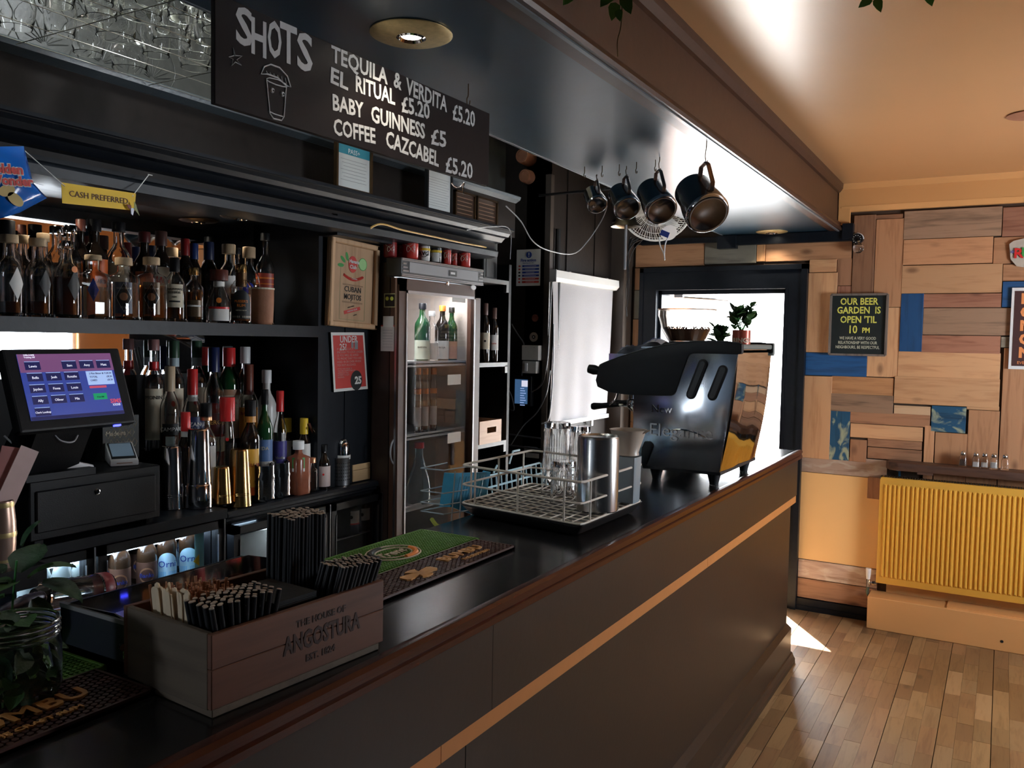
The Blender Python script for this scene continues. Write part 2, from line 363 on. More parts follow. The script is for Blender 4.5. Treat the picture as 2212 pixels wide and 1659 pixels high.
# far wall (opening for the door)
DX0, DX1, DZ = -2.034, -1.185, 2.0
wf = struct('wall_far')
part(wf, 'wall_backing', mat('dark_gap_wood', (.05, .028, .016), .7), lambda b: (b.box((-2.45, YW, 0), (DX0, 5.6, 3.0)), b.box((DX0, YW, DZ), (DX1, 5.6, 3.0)), b.box((DX1, YW, 0), (1.74, 5.6, 3.0))))
def wr_px(u0, v0, u1, v1, y):
    um, vm = (u0+u1)/2, (v0+v1)/2
    return Py(u0, vm, y).x, Py(um, v1, y).z, Py(u1, vm, y).x, Py(um, v0, y).z
# palette: name -> (light, dark, wear)
PAL = {'tan': ((.56, .28, .135), (.40, .18, .08)), 'light': ((.62, .345, .17), (.50, .25, .115)), 'brown': ((.36, .175, .09), (.22, .10, .05)), 'grey': ((.38, .23, .14), (.21, .125, .075)), 'red': ((.38, .17, .10), (.26, .10, .055)),
       'orange': ((.60, .30, .13), (.42, .18, .07)), 'pale': ((.70, .47, .28), (.58, .36, .20)), 'blue': ((.012, .085, .24), (.008, .045, .13)), 'teal': ((.010, .07, .14), (.006, .035, .075)), 'wash': ((.48, .34, .26), (.30, .18, .12)), 'grn': ((.27, .24, .18), (.15, .12, .09))}
def wm(c, ax):
    return wood('plank_%s_%s' % (c, ax), *PAL[c], ax, .55, knots=c not in ('blue', 'teal'), bump=.35, wear={'blue': None, 'teal': (.30, .33, .22), 'wash': (.55, .45, .36)}.get(c))
s5 = .34357
PL = [(82, 378, 255, 460, 'light', 'x'), (68, 462, 252, 965, 'light', 'z'), (255, 372, 351, 545, 'brown', 'z'), (251, 545, 351, 990, 'red', 'z'), (353, 100, 491, 700, 'brown', 'z'), (492, 124, 672, 680, 'tan', 'z'), (492, 95, 675, 124, 'brown', 'x'),
      (676, 60, 1294, 243, 'grey', 'x'), (672, 245, 1237, 409, 'tan', 'x'), (1239, 234, 1560, 405, 'tan', 'x'), (662, 411, 1296, 592, 'light', 'x'), (1296, 45, 1560, 232, 'red', 'x'), (1298, 407, 1560, 514, 'tan', 'x'), (1294, 516, 1560, 680, 'blue', 'x'),
      (652, 593, 797, 960, 'blue', 'z'), (797, 593, 1292, 682, 'red', 'x'), (795, 684, 1362, 856, 'grey', 'x'), (785, 857, 1285, 970, 'red', 'x'), (1285, 866, 1560, 936, 'grn', 'x'), (1364, 682, 1560, 864, 'brown', 'x'), (448, 680, 650, 1120, 'light', 'z'), (56, 967, 444, 1114, 'blue', 'x'),
      (636, 962, 1284, 1146, 'light', 'x'), (40, 1112, 218, 1632, 'light', 'z'), (220, 1118, 613, 1238, 'orange', 'x'), (215, 1228, 610, 1343, 'grey', 'x'), (614, 1122, 1280, 1300, 'light', 'x'), (612, 1300, 845, 1362, 'pale', 'x'), (1070, 1300, 1278, 1328, 'light', 'x'), (847, 1302, 1068, 1468, 'teal', 'x'),
      (1070, 1328, 1268, 1900, 'tan', 'z'), (1282, 938, 1560, 1900, 'tan', 'z'), (338, 1345, 842, 1422, 'brown', 'x'), (338, 1422, 797, 1512, 'light', 'x'), (205, 1330, 336, 1642, 'teal', 'z'), (336, 1512, 443, 1652, 'brown', 'z'), (446, 1515, 790, 1568, 'brown', 'x'), (446, 1570, 790, 1642, 'brown', 'x'), (797, 1424, 862, 1900, 'tan', 'z'), (864, 1470, 1068, 1900, 'tan', 'z'), (446, 1760, 797, 1900, 'brown', 'z')]
def plank(x0, z0, x1, z1, c, ax, y=YW):
    if x1 < x0: x0, x1 = x1, x0
    t = random.uniform(.012, .02); b = MB(); g = .0012
    mx, mz = (x0+x1)/2, (z0+z1)/2
    o_ = Matrix.Translation((mx, y-t/2, mz)); b.obox(Matrix(), (x1-x0-2*g, t, z1-z0-2*g)); b.bevel(.0015, 1)
    o = b.build('plank', wm(c, ax), None); o.parent = wf; o.location = (mx, y-t/2, mz); return o
for (a, b_0, c, d, col, ax) in PL:
    x0, z0, x1, z1 = wr_px(1720+a*s5, 430+b_0*s5, 1720+c*s5, 430+d*s5, YW-.016); plank(x0, z0, x1, z1, col, ax)
s4 = .22906
for (a, b_0, c, d, col, ax) in [(100, 200, 750, 418, 'tan', 'x'), (751, 180, 1239, 392, 'grn', 'x'), (1241, 205, 1322, 372, 'orange', 'z'), (1324, 190, 2140, 362, 'tan', 'x'), (92, 432, 200, 640, 'tan', 'z'), (84, 642, 190, 914, 'grn', 'z'), (70, 916, 180, 1300, 'tan', 'z')]:
    x0, z0, x1, z1 = wr_px(1350+a*s4, 480+b_0*s4, 1350+c*s4, 480+d*s4, YW-.016); plank(x0, z0, x1, z1, col, ax)
plank(-2.205, .1, -2.135, 1.1, 'tan', 'z'); plank(-2.205, 1.1, -2.135, 1.62, 'light', 'z')
s6 = .30131
for (a, b_0, c, d, col, ax) in [(212, 288, 852, 432, 'wash', 'x')]:
    x0, z0, x1, z1 = wr_px(1660+a*s6, 900+b_0*s6, 1660+c*s6, 900+d*s6, YW-.016); plank(x0, z0+.01, x1, z1, col, ax)
    PLZ = z0+.01
plank(-1.06, .20, -.60, .315, 'wash', 'x'); plank(-1.06, .075, -.60, .198, 'brown', 'x')
xx = .5
while xx < 1.5:                                        # planks further right, out of the frame
    plank(xx, .95, xx+.28, 2.44, random.choice(['tan', 'light', 'brown', 'grey']), 'z'); xx += .283
part(wf, 'painted_panel', PALE, lambda b: b.box((-1.07, YW-.012, .318), (1.6, YW, PLZ-.002)))
part(wf, 'painted_panel', PALE, lambda b: b.box((-.55, YW-.010, .02), (1.6, YW, .318)))
bs = struct('baseboard_far'); part(bs, 'skirting', BLACKB, lambda b: (b.box((-1.07, YW-.03, 0), (-.6, YW, .072)), b.box((-1.07, YW-.038, 0), (-.6, YW, .03))))
cr = struct('trim_3', label='orange boxed crown along the top of the plank wall')
part(cr, 'crown_board', ORANGE, lambda b: b.box((-.895, YW-.05, 2.475), (1.6, YW, 2.585)))
part(cr, 'crown_moulding', ORANGE, lambda b: (b.prism([(-.895, YW-.07, 2.61), (-.895, YW, 2.61), (-.895, YW, 2.575), (-.895, YW-.055, 2.578)], (2.49, 0, 0)), b.prism([(-.88, YW-.052, 2.478), (-.88, YW, 2.478), (-.88, YW, 2.448), (-.88, YW-.03, 2.448)], (2.49, 0, 0))))
part(cr, 'conduit_stub', ORANGE, lambda b: b.box((-.895, YW-.045, 2.37), (-.83, YW-.015, 2.475)))
tk = struct('trim_4', label='black cable trunking under the soffit on the plank wall')
part(tk, 'cable_trunking', BLACKB, lambda b: (b.box((-1.60, YW-.06, 2.275), (-.815, YW-.017, 2.335)), b.box((-1.62, YW-.075, 2.255), (-1.50, YW-.017, 2.335)), b.box((-.865, YW-.075, 2.285), (-.805, YW-.017, 2.375)), b.box((-2.15, YW-.05, 2.30), (-1.62, YW-.017, 2.335))))
# door
dr = struct('door_1', label='dark blue-black door frame open to the bright beer garden')
def frame(b):
    for (x0, x1, z0, z1) in ((DX0-.10, DX0, 0, DZ+.13), (DX1, DX1+.115, 0, DZ+.13)):
        b.box((x0, YW-.045, z0), (x1, YW, z1))
    b.box((DX0, YW-.045, DZ), (DX1, YW, DZ+.13))
part(dr, 'door_architrave', BLACKB, frame)
def frame2(b):
    b.box((DX0-.115, YW-.055, 0), (DX0-.088, YW, DZ+.145)); b.box((DX1+.09, YW-.055, 0), (DX1+.125, YW, DZ+.145)); b.box((DX0-.115, YW-.055, DZ+.115), (DX1+.125, YW, DZ+.145))
    b.box((DX0-.012, YW-.05, 0), (DX0+.003, YW, DZ)); b.box((DX1-.003, YW-.05, 0), (DX1+.012, YW, DZ)); b.box((DX0, YW-.05, DZ-.003), (DX1, YW, DZ+.012))
part(dr, 'door_moulding', BLACKB, frame2)
part(dr, 'door_lining', BLACKB, lambda b: (b.box((DX0, YW, 0), (DX0+.025, 5.62, DZ)), b.box((DX1-.02, YW, 0), (DX1, 5.62, DZ)), b.box((DX0, YW, DZ-.03), (DX1, 5.62, DZ))))
part(dr, 'threshold', BLACKB, lambda b: b.box((DX0, YW, -.02), (DX1, 5.62, .015)))
part(dr, 'door_closer_arm', ALU, lambda b: (b.tube([(-1.90, 5.5, 1.955), (-1.72, 5.60, 1.945), (-1.62, 5.66, 1.94)], .008, 6), b.box((-1.93, 5.47, 1.95), (-1.87, 5.52, 1.985))))
# outside: beer garden
fg_ = struct('floor_garden', label='pale paving of the beer garden outside the door'); gd = struct('wall_garden', label='bright walls of the beer garden outside the door')
part(fg_, 'paving', mat('pale_paving', (.55, .52, .48), .8, bump=.2), lambda b: b.box((-6, 5.62, -.1), (6, 14, -.03)))
part(gd, 'garden_wall', mat('white_render', (.85, .85, .84), .8), lambda b: b.box((-6, 9.5, 0), (6, 9.6, 3.2)))
part(gd, 'side_wall', mat('pink_render', (.62, .33, .22), .8), lambda b: b.box((-2.75, 5.62, 0), (-2.6, 7.6, 3)))
part(gd, 'yellow_fascia', mat('yellow_paint', (.80, .55, .04), .5), lambda b: b.box((-2.0, 6.9, 2.26), (1.5, 6.95, 2.36)))
part(gd, 'drain_pipe', PLGR, lambda b: (b.cyl((-2.52, 6.9, 0), (-2.52, 6.9, 3), .05, 12), b.cyl((-2.40, 6.6, 1.0), (-2.40, 6.6, 2.1), .035, 12)))
# bar counter
XB, YE = -.905, 4.55
bar = thing('bar_counter', 'long black-topped bar counter with brown panelled front and orange stripe', 'bar counter', (-1.15, 2, 0))
part(bar, 'countertop', TOPB, lambda b: b.box((-1.42, -1.2, 1.062), (XB+.002, YE, 1.10)))
EP = [(XB-.012, 1.1005), (XB-.004, 1.104), (XB+.010, 1.103), (XB+.018, 1.097), (XB+.018, 1.088), (XB+.012, 1.084), (XB+.012, 1.078), (XB+.018, 1.074), (XB+.018, 1.062), (XB+.010, 1.056), (XB-.012, 1.056)]
part(bar, 'edge_moulding', EDGE, lambda b: b.prism([(x, -1.2, z) for x, z in EP], (0, YE+1.2+.012, 0)), smooth=True, ang=30)
part(bar, 'front_panel', BARF, lambda b: b.box((XB-.03, -1.2, .865), (XB-.002, YE, 1.058)))
for i, (y0, y1) in enumerate(((-1.2, 1.418), (1.421, YE-.03))):
    part(bar, 'front_panel', BARF, lambda b: b.box((XB-.03, y0, .20), (XB-.012, min(y1, YE-.09), .83)))
part(bar, 'front_panel', BARF, lambda b: b.box((XB-.03, 1.5035, .866), (XB-.0015, 1.5045, 1.05)))
for y0, y1 in ((-1.2, 1.318), (1.32, 3.02), (3.022, YE-.008)):
    part(bar, 'orange_stripe', STRIPE, lambda b: b.box((XB-.028, y0, .828), (XB-.0035, y1, .867)))
part(bar, 'plinth', BARF, lambda b: b.prism([(XB-.03, -1.2, 0), (XB+.012, -1.2, 0), (XB+.012, -1.2, .185), (XB-.012, -1.2, .205), (XB-.03, -1.2, .205)], (0, YE+1.12, 0)))
part(bar, 'plinth_moulding', BARF, lambda b: b.prism([(XB+.010, -1.2, 0), (XB+.032, -1.2, 0), (XB+.032, -1.2, .022), (XB+.024, -1.2, .034), (XB+.018, -1.2, .05), (XB+.010, -1.2, .056)], (0, YE+1.2-.06, 0)))
part(bar, 'end_panel', BARF, lambda b: (b.box((-1.38, YE-.11, 0), (XB-.014, YE-.085, 1.06)), b.box((-1.38, YE-.03, .83), (XB-.014, YE-.004, 1.06))))
part(bar, 'back_board', BLACK, lambda b: b.box((-1.40, -1.2, 0), (-1.375, YE-.10, 1.06)))

# ================================================================== BACK BAR
XM, XS, XA = -2.66, -2.33, -2.75            # mirror, shelf front, alcove back
bb = thing('back_bar', 'black painted back bar with mirrored bottle shelf, cornice and counter', 'back bar', (-2.5, 1.6, 0))
part(bb, 'counter_slab', BLACKB, lambda b: (b.box((XA, 1.9, 1.0), (-2.33, 2.01, 1.04)), b.box((XA, 2.01, .99), (-2.31, 2.83, 1.035))))
part(bb, 'counter_lip', BLACKB, lambda b: (b.prism([(-2.31, 2.01, 1.04), (-2.29, 2.01, 1.038), (-2.284, 2.01, 1.028), (-2.284, 2.01, 1.018), (-2.295, 2.01, 1.012), (-2.295, 2.01, 1.003), (-2.31, 2.01, .995)], (0, .81, 0))), smooth=True, ang=30)
part(bb, 'back_panel', BLACK, lambda b: (b.box((XA-.03, -1.2, 0), (XM-.012, 4.35, 2.6)),))
part(bb, 'mirror', mat('mirror_glass', (.80, .80, .80), .02, 1, var=0), lambda b: (b.box((XM-.01, -1.2, 1.50), (XM, 2.47, 2.10)),))
part(bb, 'bottle_shelf', BLACKB, lambda b: (b.box((XM, -1.2, 1.645), (XS, 2.50, 1.688)),))
part(bb, 'side_post', BLACKB, lambda b: (b.box((XA, 2.50, 0), (-2.34, 2.83, 2.12)), b.box((-2.35, 2.498, 1.0), (-2.333, 2.52, 2.05)), b.box((-2.35, 2.66, 1.0), (-2.336, 2.664, 2.05))))
part(bb, 'alcove_ceiling', BLACKB, lambda b: (b.box((XM, -1.2, 2.10), (-2.26, 2.84, 2.12)), b.box((-2.34, 2.5, 2.04), (-2.24, 2.84, 2.12))))
def corn(b):
    b.prism([(-2.24, -1.2, 2.05), (-2.185, -1.2, 2.055), (-2.18, -1.2, 2.08), (-2.20, -1.2, 2.095), (-2.20, -1.2, 2.105), (-2.26, -1.2, 2.11), (-2.30, -1.2, 2.11), (-2.30, -1.2, 2.05)], (0, 4.80, 0))
part(bb, 'lower_cornice', BLACKB, corn, smooth=True, ang=25)
part(bb, 'frieze', BRN, lambda b: (b.box((-2.30, -1.2, 2.06), (-2.262, 3.70, 2.19)), b.box((-2.70, 3.66, 2.06), (-2.30, 3.70, 2.19))))
part(bb, 'upper_cornice', BLACKB, lambda b: b.prism([(-2.27, -1.2, 2.135), (-2.235, -1.2, 2.14), (-2.215, -1.2, 2.16), (-2.195, -1.2, 2.165), (-2.185, -1.2, 2.18), (-2.16, -1.2, 2.195), (-2.16, -1.2, 2.205), (-2.27, -1.2, 2.215)], (0, 4.92, 0)), smooth=True, ang=25)
part(bb, 'top_ledge', BRN, lambda b: b.box((-2.75, -1.2, 2.19), (-2.165, 3.72, 2.208)))
part(bb, 'fascia_board', BRN, lambda b: b.box((-2.34, -1.2, 2.20), (-2.32, 4.0, 2.40)))
part(bb, 'fascia_moulding', mat('grey_blue_moulding', (.06, .075, .085), .3, bump=.2), lambda b: b.prism([(-2.34, -1.2, 2.385), (-2.315, -1.2, 2.385), (-2.29, -1.2, 2.40), (-2.285, -1.2, 2.415), (-2.305, -1.2, 2.425), (-2.34, -1.2, 2.427)], (0, 5.2, 0)), smooth=True, ang=25)
# embossed wall band above
EMB = mat('embossed_paper_grey', (.075, .075, .068), .38, bump=.25, bscale=60, var=.2)
eb = struct('trim_6', label='grey embossed wallpaper band above the back bar')
part(eb, 'band', EMB, lambda b: b.box((-2.62, -1.2, 2.30), (-2.60, 4.36, 3.0)))
def emboss(b):
    for yc in [1.0+.19*k for k in range(6)]:
        for zc in (2.53, 2.71):
            c = Vector((-2.598, yc, zc))
            for k in range(-4, 5):
                a = k*.30; L_ = .075-.003*abs(k)
                pts = [c+Vector((0, math.sin(a)*t*L_*(1+.3*t), math.cos(a)*t*L_)) for t in (.15, .45, .75, 1)]
                b.tube(pts, [.0008, .0016, .002, .001], 5)
            for sg in (-1, 1):
                b.tube([c+Vector((0, sg*(.085-.0*t), .0))+Vector((0, -sg*.02*math.cos(t)*(1-t/9), .02*math.sin(t)*(1-t/9)-.03)) for t in [q*.7 for q in range(10)]], .0015, 5)
                b.tube([c+Vector((0, sg*.095*math.sin(t), -.09+.085*t)) for t in [q*.31 for q in range(11)]], .0016, 5)
part(eb, 'embossing', EMB, emboss, kind='stuff')
# tiered bottle rack on the counter
rk = thing('tiered_bottle_rack', 'black stepped wooden rack carrying the liqueur bottles on the back bar counter', 'rack', (-2.5, 2.05, 1.04))
T1, T2 = 1.235, 1.145
part(rk, 'back_step', BLACK, lambda b: b.box((-2.65, 1.78, 1.041), (-2.53, 2.47, T1)))
part(rk, 'middle_step', BLACK, lambda b: b.box((-2.53, 1.82, 1.041), (-2.42, 2.40, T2)))
part(rk, 'side_panel', BLACK, lambda b: b.prism([(-2.65, 1.76, 1.0625), (-2.36, 1.76, 1.0625), (-2.62, 1.76, 1.56), (-2.65, 1.76, 1.56)], (0, .012, 0)))
part(rk, 'side_panel', BLACK, lambda b: b.prism([(-2.65, 2.475, 1.041), (-2.37, 2.475, 1.041), (-2.60, 2.475, 1.50), (-2.65, 2.475, 1.50)], (0, .012, 0)))
# ------------------------------------------------------------------ bottles
def prof(kind, r, h, nr):
    if kind == 'round': return [(r*.9, 0), (r, .012), (r, h*.50), (r*.97, h*.58), (r*.80, h*.66), (r*.5, h*.715), (nr*1.1, h*.76), (nr, h*.80), (nr, h*.93)]
    if kind == 'square': return [(r*.95, 0), (r, .01), (r, h*.66), (r*.93, h*.70), (nr*1.3, h*.745), (nr, h*.78), (nr, h*.93)]
    if kind == 'cone': return [(r*.92, 0), (r, .015), (r*.99, h*.28), (r*.86, h*.42), (r*.62, h*.56), (nr*1.3, h*.70), (nr, h*.76), (nr, h*.92)]
    if kind == 'wine': return [(r*.92, 0), (r, .012), (r, h*.60), (r*.95, h*.66), (r*.7, h*.72), (nr*1.2, h*.77), (nr, h*.82), (nr, h*.95)]
    if kind == 'beer': return [(r*.92, 0), (r, .01), (r, h*.55), (r*.93, h*.62), (nr*1.4, h*.75), (nr, h*.85), (nr, h*.96)]
    if kind == 'waist': return [(r*.92, 0), (r, .015), (r, h*.30), (r*.72, h*.44), (r*.62, h*.52), (r*.66, h*.6), (nr*1.3, h*.76), (nr, h*.82), (nr, h*.93)]
    return [(r*.92, 0), (r, .012), (r, h*.58), (r*.97, h*.63), (r*.75, h*.69), (nr*1.25, h*.745), (nr, h*.78), (nr, h*.93)]
def bottle(loc, r, h, kind='std', gm=G_CL, cm=PLB, label=None, cat='bottle', group=None, cap=(.90, 1.0, 1.25), liq=None, lab=None, txt=None, diamond=None, sleeve=None, nr=None, band=None, disc=None, extra=None, face=0, name=None, arch=None):
    loc = Vector(loc); t = thing(name or 'spirit_bottle', label, cat, loc, 0, group); nr = nr or max(.011, min(.016, r*.38)); sq = .8 if kind == 'square' else 0
    P_ = prof(kind, r, h, nr); clear = gm in (G_CL, G_GR, G_BR)
    a0 = math.atan2(-loc.y, -loc.x)+face
    b = MB()
    if clear:
        inn = [(max(rr-.0028, .004), z) for rr, z in P_ if z > .006]; inn[0] = (inn[0][0], .010)
        b.lathe([(0, 0)]+P_+inn[::-1]+[(0, .010)], 28, sq=sq)
    else: b.lathe([(0, 0)]+P_+[(0, P_[-1][1])], 24, sq=sq)
    b.build('bottle_glass', gm, t, True, True, ang=60)
    if liq and clear:
        m, f = liq; zt = h*f; q = [(rr-.0034, z) for rr, z in P_ if .006 < z < zt]; q[0] = (q[0][0], .0105)
        # clip at zt
        nx = [p for p in P_ if p[1] >= zt][0]; pv = [p for p in P_ if p[1] < zt][-1]; k = (zt-pv[1])/(nx[1]-pv[1]); rt = pv[0]+(nx[0]-pv[0])*k-.0034
        b = MB(); b.lathe([(0, .0105)]+q+[(rt, zt), (0, zt)], 24, sq=sq); b.build('liquid', m, t, True, True, ang=60)
    c0, c1, cf = cap; b = MB(); cr_ = nr*cf; b.lathe([(0, h*c0), (cr_, h*c0), (cr_, h*c1-.002), (cr_-.0015, h*c1), (0, h*c1)], 20); b.build('cap', cm, t, True, True, ang=50)
    if sleeve:
        m, z0, z1, e = sleeve
        pts = [(nr*e, h*z0), (nr*e, h*z1)]; b = MB(); b.lathe([(0, h*z0)]+pts+[(0, h*z1)], 20); b.build('neck_sleeve', m, t, True, True, ang=50)
    rr = r*1.012
    if lab:
        m, z0, z1, hw = lab; n = 12; xs = [rr*math.radians(-hw+2*hw*i/n) for i in range(n+1)]
        b = MB(); b.wrap(rr, a0, xs, lambda x: h*z0, lambda x: h*z1); b.build('label', m, t, True, True)
    if band:
        for m, z0, z1, hw in ([band] if isinstance(band, tuple) else band):
            n = 12; r3 = rr+.0008; xs = [r3*math.radians(-hw+2*hw*i/n) for i in range(n+1)]; b = MB(); b.wrap(r3, a0, xs, lambda x: h*z0, lambda x: h*z1); b.build('label_band', m, t, True, True)
    if arch:
        m, z0, z1, hw = arch; n = 14; r3 = rr+.0008; w_ = r3*math.radians(hw); xs = [-w_+2*w_*i/n for i in range(n+1)]
        b = MB(); b.wrap(r3, a0, xs, lambda x: h*z0, lambda x: h*z1-(h*(z1-z0))*.45*(1-math.sqrt(max(0, 1-(x/w_)**2)))); b.build('label', m, t, True, True)
    if diamond:
        for m, zc, hh, hw, off in diamond:
            r3 = rr+off; w_ = r3*math.radians(hw); xs = [-w_+2*w_*i/10 for i in range(11)]
            b = MB(); b.wrap(r3, a0, xs, lambda x: h*zc-hh*(1-abs(x)/w_)-.0002, lambda x: h*zc+hh*(1-abs(x)/w_)+.0002); b.build('label', m, t, True, True)
    if disc:
        for m, zc, rad, off in disc:
            r3 = rr+off; xs = [-rad+2*rad*i/12 for i in range(13)]; b = MB(); b.wrap(r3, a0, xs, lambda x: h*zc-math.sqrt(max(0, rad*rad-x*x))-.0002, lambda x: h*zc+math.sqrt(max(0, rad*rad-x*x))+.0002); b.build('emblem', m, t, True, True)
    for tx in (txt or []):
        s_, z, sz, m = tx[:4]; k = tx[4] if len(tx) > 4 else {}
        text(s_, sz, None, m, t, wrap_r=rr+.0012, a0=a0+k.pop('da', 0), z0=h*z, **k)
    return t
def ubottle(u, vt, w, xr, zb, label, scale=1.0, **k):
    """bottle whose centre line is seen at column u, top at row vt, width w pixels, standing in the row x = xr on the surface z = zb"""
    p = Px(u, vt, xr); r = w/2*depth(p)/F*scale
    return bottle((xr, p.y, zb), r, p.z-zb, label=label, **k)
ZS = 1.6885
FR, BK = -2.375, -2.50
UB = 'bottles on the mirrored shelf'
ubottle(20, 507, 52, FR, ZS, 'round clear rum bottle with white diamond sticker, leftmost of front row on mirror shelf', kind='round', cm=CORK, cap=(.90, 1, 1.5), liq=(LIQ_DK, .18), diamond=[(PAPER, .40, .045, 34, .0005)], nr=.015, face=.55, group=UB)
ubottle(81, 515, 52, FR, ZS, 'round clear rum bottle with black diamond sticker and low dark spirit, second in front row', kind='round', cm=CORK, cap=(.90, 1, 1.5), liq=(LIQ_DK, .2), diamond=[(INK, .42, .04, 30, .0005)], nr=.015, face=.6, group=UB)
ubottle(143, 521, 54, FR, ZS, 'round bottle two thirds full of dark rum with black side sticker, third in front row', kind='round', cm=G_CL, cap=(.90, 1, 1.5), liq=(LIQ_DK, .53), diamond=[(INK, .42, .045, 30, .0005)], nr=.015, face=.6, group=UB, disc=[(ORGP, .63, .009, .0005)])
ubottle(201, 551, 55, FR, ZS, 'low square-shouldered clear bottle with dark blue mark and pale stopper beside dark rum', kind='square', cm=CORK, cap=(.92, 1, 1.7), nr=.014, group=UB, diamond=[(BLUE, .45, .035, 22, .0004)], liq=(LIQ_CL, .5))
dk = mat('slate_label', (.05, .06, .10), .4, var=.2); bz = mat('bronze_label', (.10, .065, .035), .35, .3, var=.2); SIL = mat('silver_ink', (.5, .48, .45), .3, .6, var=0); COP = mat('copper_foil', (.65, .33, .18), .3, .8, var=.1)
for (u, vt, lm, lq, tx) in ((267, 557, dk, (LIQ_CL, .60), 'square clear gin style bottle with slate diamond label and silver border'), (327, 556, bz, (LIQ_AMB, .55), 'square amber bottle with bronze and black diamond label')):
    ubottle(u, vt, 52, FR, ZS, tx, kind='square', cm=CORK, cap=(.88, 1, 1.7), nr=.015, liq=lq, group=UB, lab=(lm, .10, .60, 38), diamond=[(SIL, .36, .045, 34, .0008), (INK, .36, .042, 31, .0014)], disc=[(COP, .37, .012, .003)], txt=[('THREE YEARS', .50, .007, SIL, {'da': 0}), ('RUM', .20, .009, SIL)])
ubottle(377, 557, 42, FR, ZS, 'amber rum bottle with black cap and large cream label with dark print', kind='std', cm=PLB, cap=(.78, 1, 1.3), liq=(LIQ_AMB, .5), lab=(CREAM, .22, .58, 50), group=UB, txt=[("CHAIRMAN'S", .50, .011, INK), ('RESERVE', .45, .011, INK), ('RUM', .38, .007, INK)], band=(INK, .30, .325, 30))
ubottle(419, 578, 40, FR, ZS, 'amber bottle with copper and white cap and small label low on its side', kind='std', cm=GOLD, cap=(.86, 1, 1.3), liq=(LIQ_AMB, .55), lab=(bz, .10, .40, 45), band=(PAPER, .28, .31, 40), group=UB)
ubottle(473, 583, 56, FR, ZS, 'squat conical bottle with dark wooden stopper and white base label with red stripe', kind='cone', cm=mat('dark_stopper', (.10, .02, .012), .4), cap=(.80, 1, 2.2), nr=.014, liq=(LIQ_CL, .3), lab=(PAPER, .04, .26, 46), band=(REDC, .26, .30, 46), sleeve=(PAPER, .68, .78, 1.35), disc=[(ORGP, .42, .009, .0006)], group=UB)
ubottle(521, 571, 46, FR, ZS, 'rum bottle with gold capped neck and black arched label with orange lettering', kind='std', cm=GOLD, cap=(.86, 1, 1.4), liq=(LIQ_BR, .5), sleeve=(DBRASS, .62, .86, 1.35), arch=(INK, .08, .56, 52), band=(CREAM, .10, .13, 50), group=UB, txt=[("PUSSER'S", .37, .012, ORGP), ('RUM', .30, .014, ORGP), ('BRITISH NAVY', .22, .006, CREAM)])
tp = Px(566, 626, FR); t = thing('clay_cup', 'brown paper-textured clay cup at the right end of the mirror shelf', 'cup', (FR, tp.y, ZS))
part(t, 'cup_body', TERRA, lambda b: b.lathe([(0, 0), (.033, 0), (.040, .008), (.043, .09), (.043, .132), (.039, .132), (.038, .012), (0, .012)], 24), smooth=True, local=True); part(t, 'cup_rim', CREAM, lambda b: b.lathe([(.039, .128), (.045, .128), (.045, .134), (.039, .134)], 24), local=True)
DKB = 'dark bottles at the back of the mirror shelf'
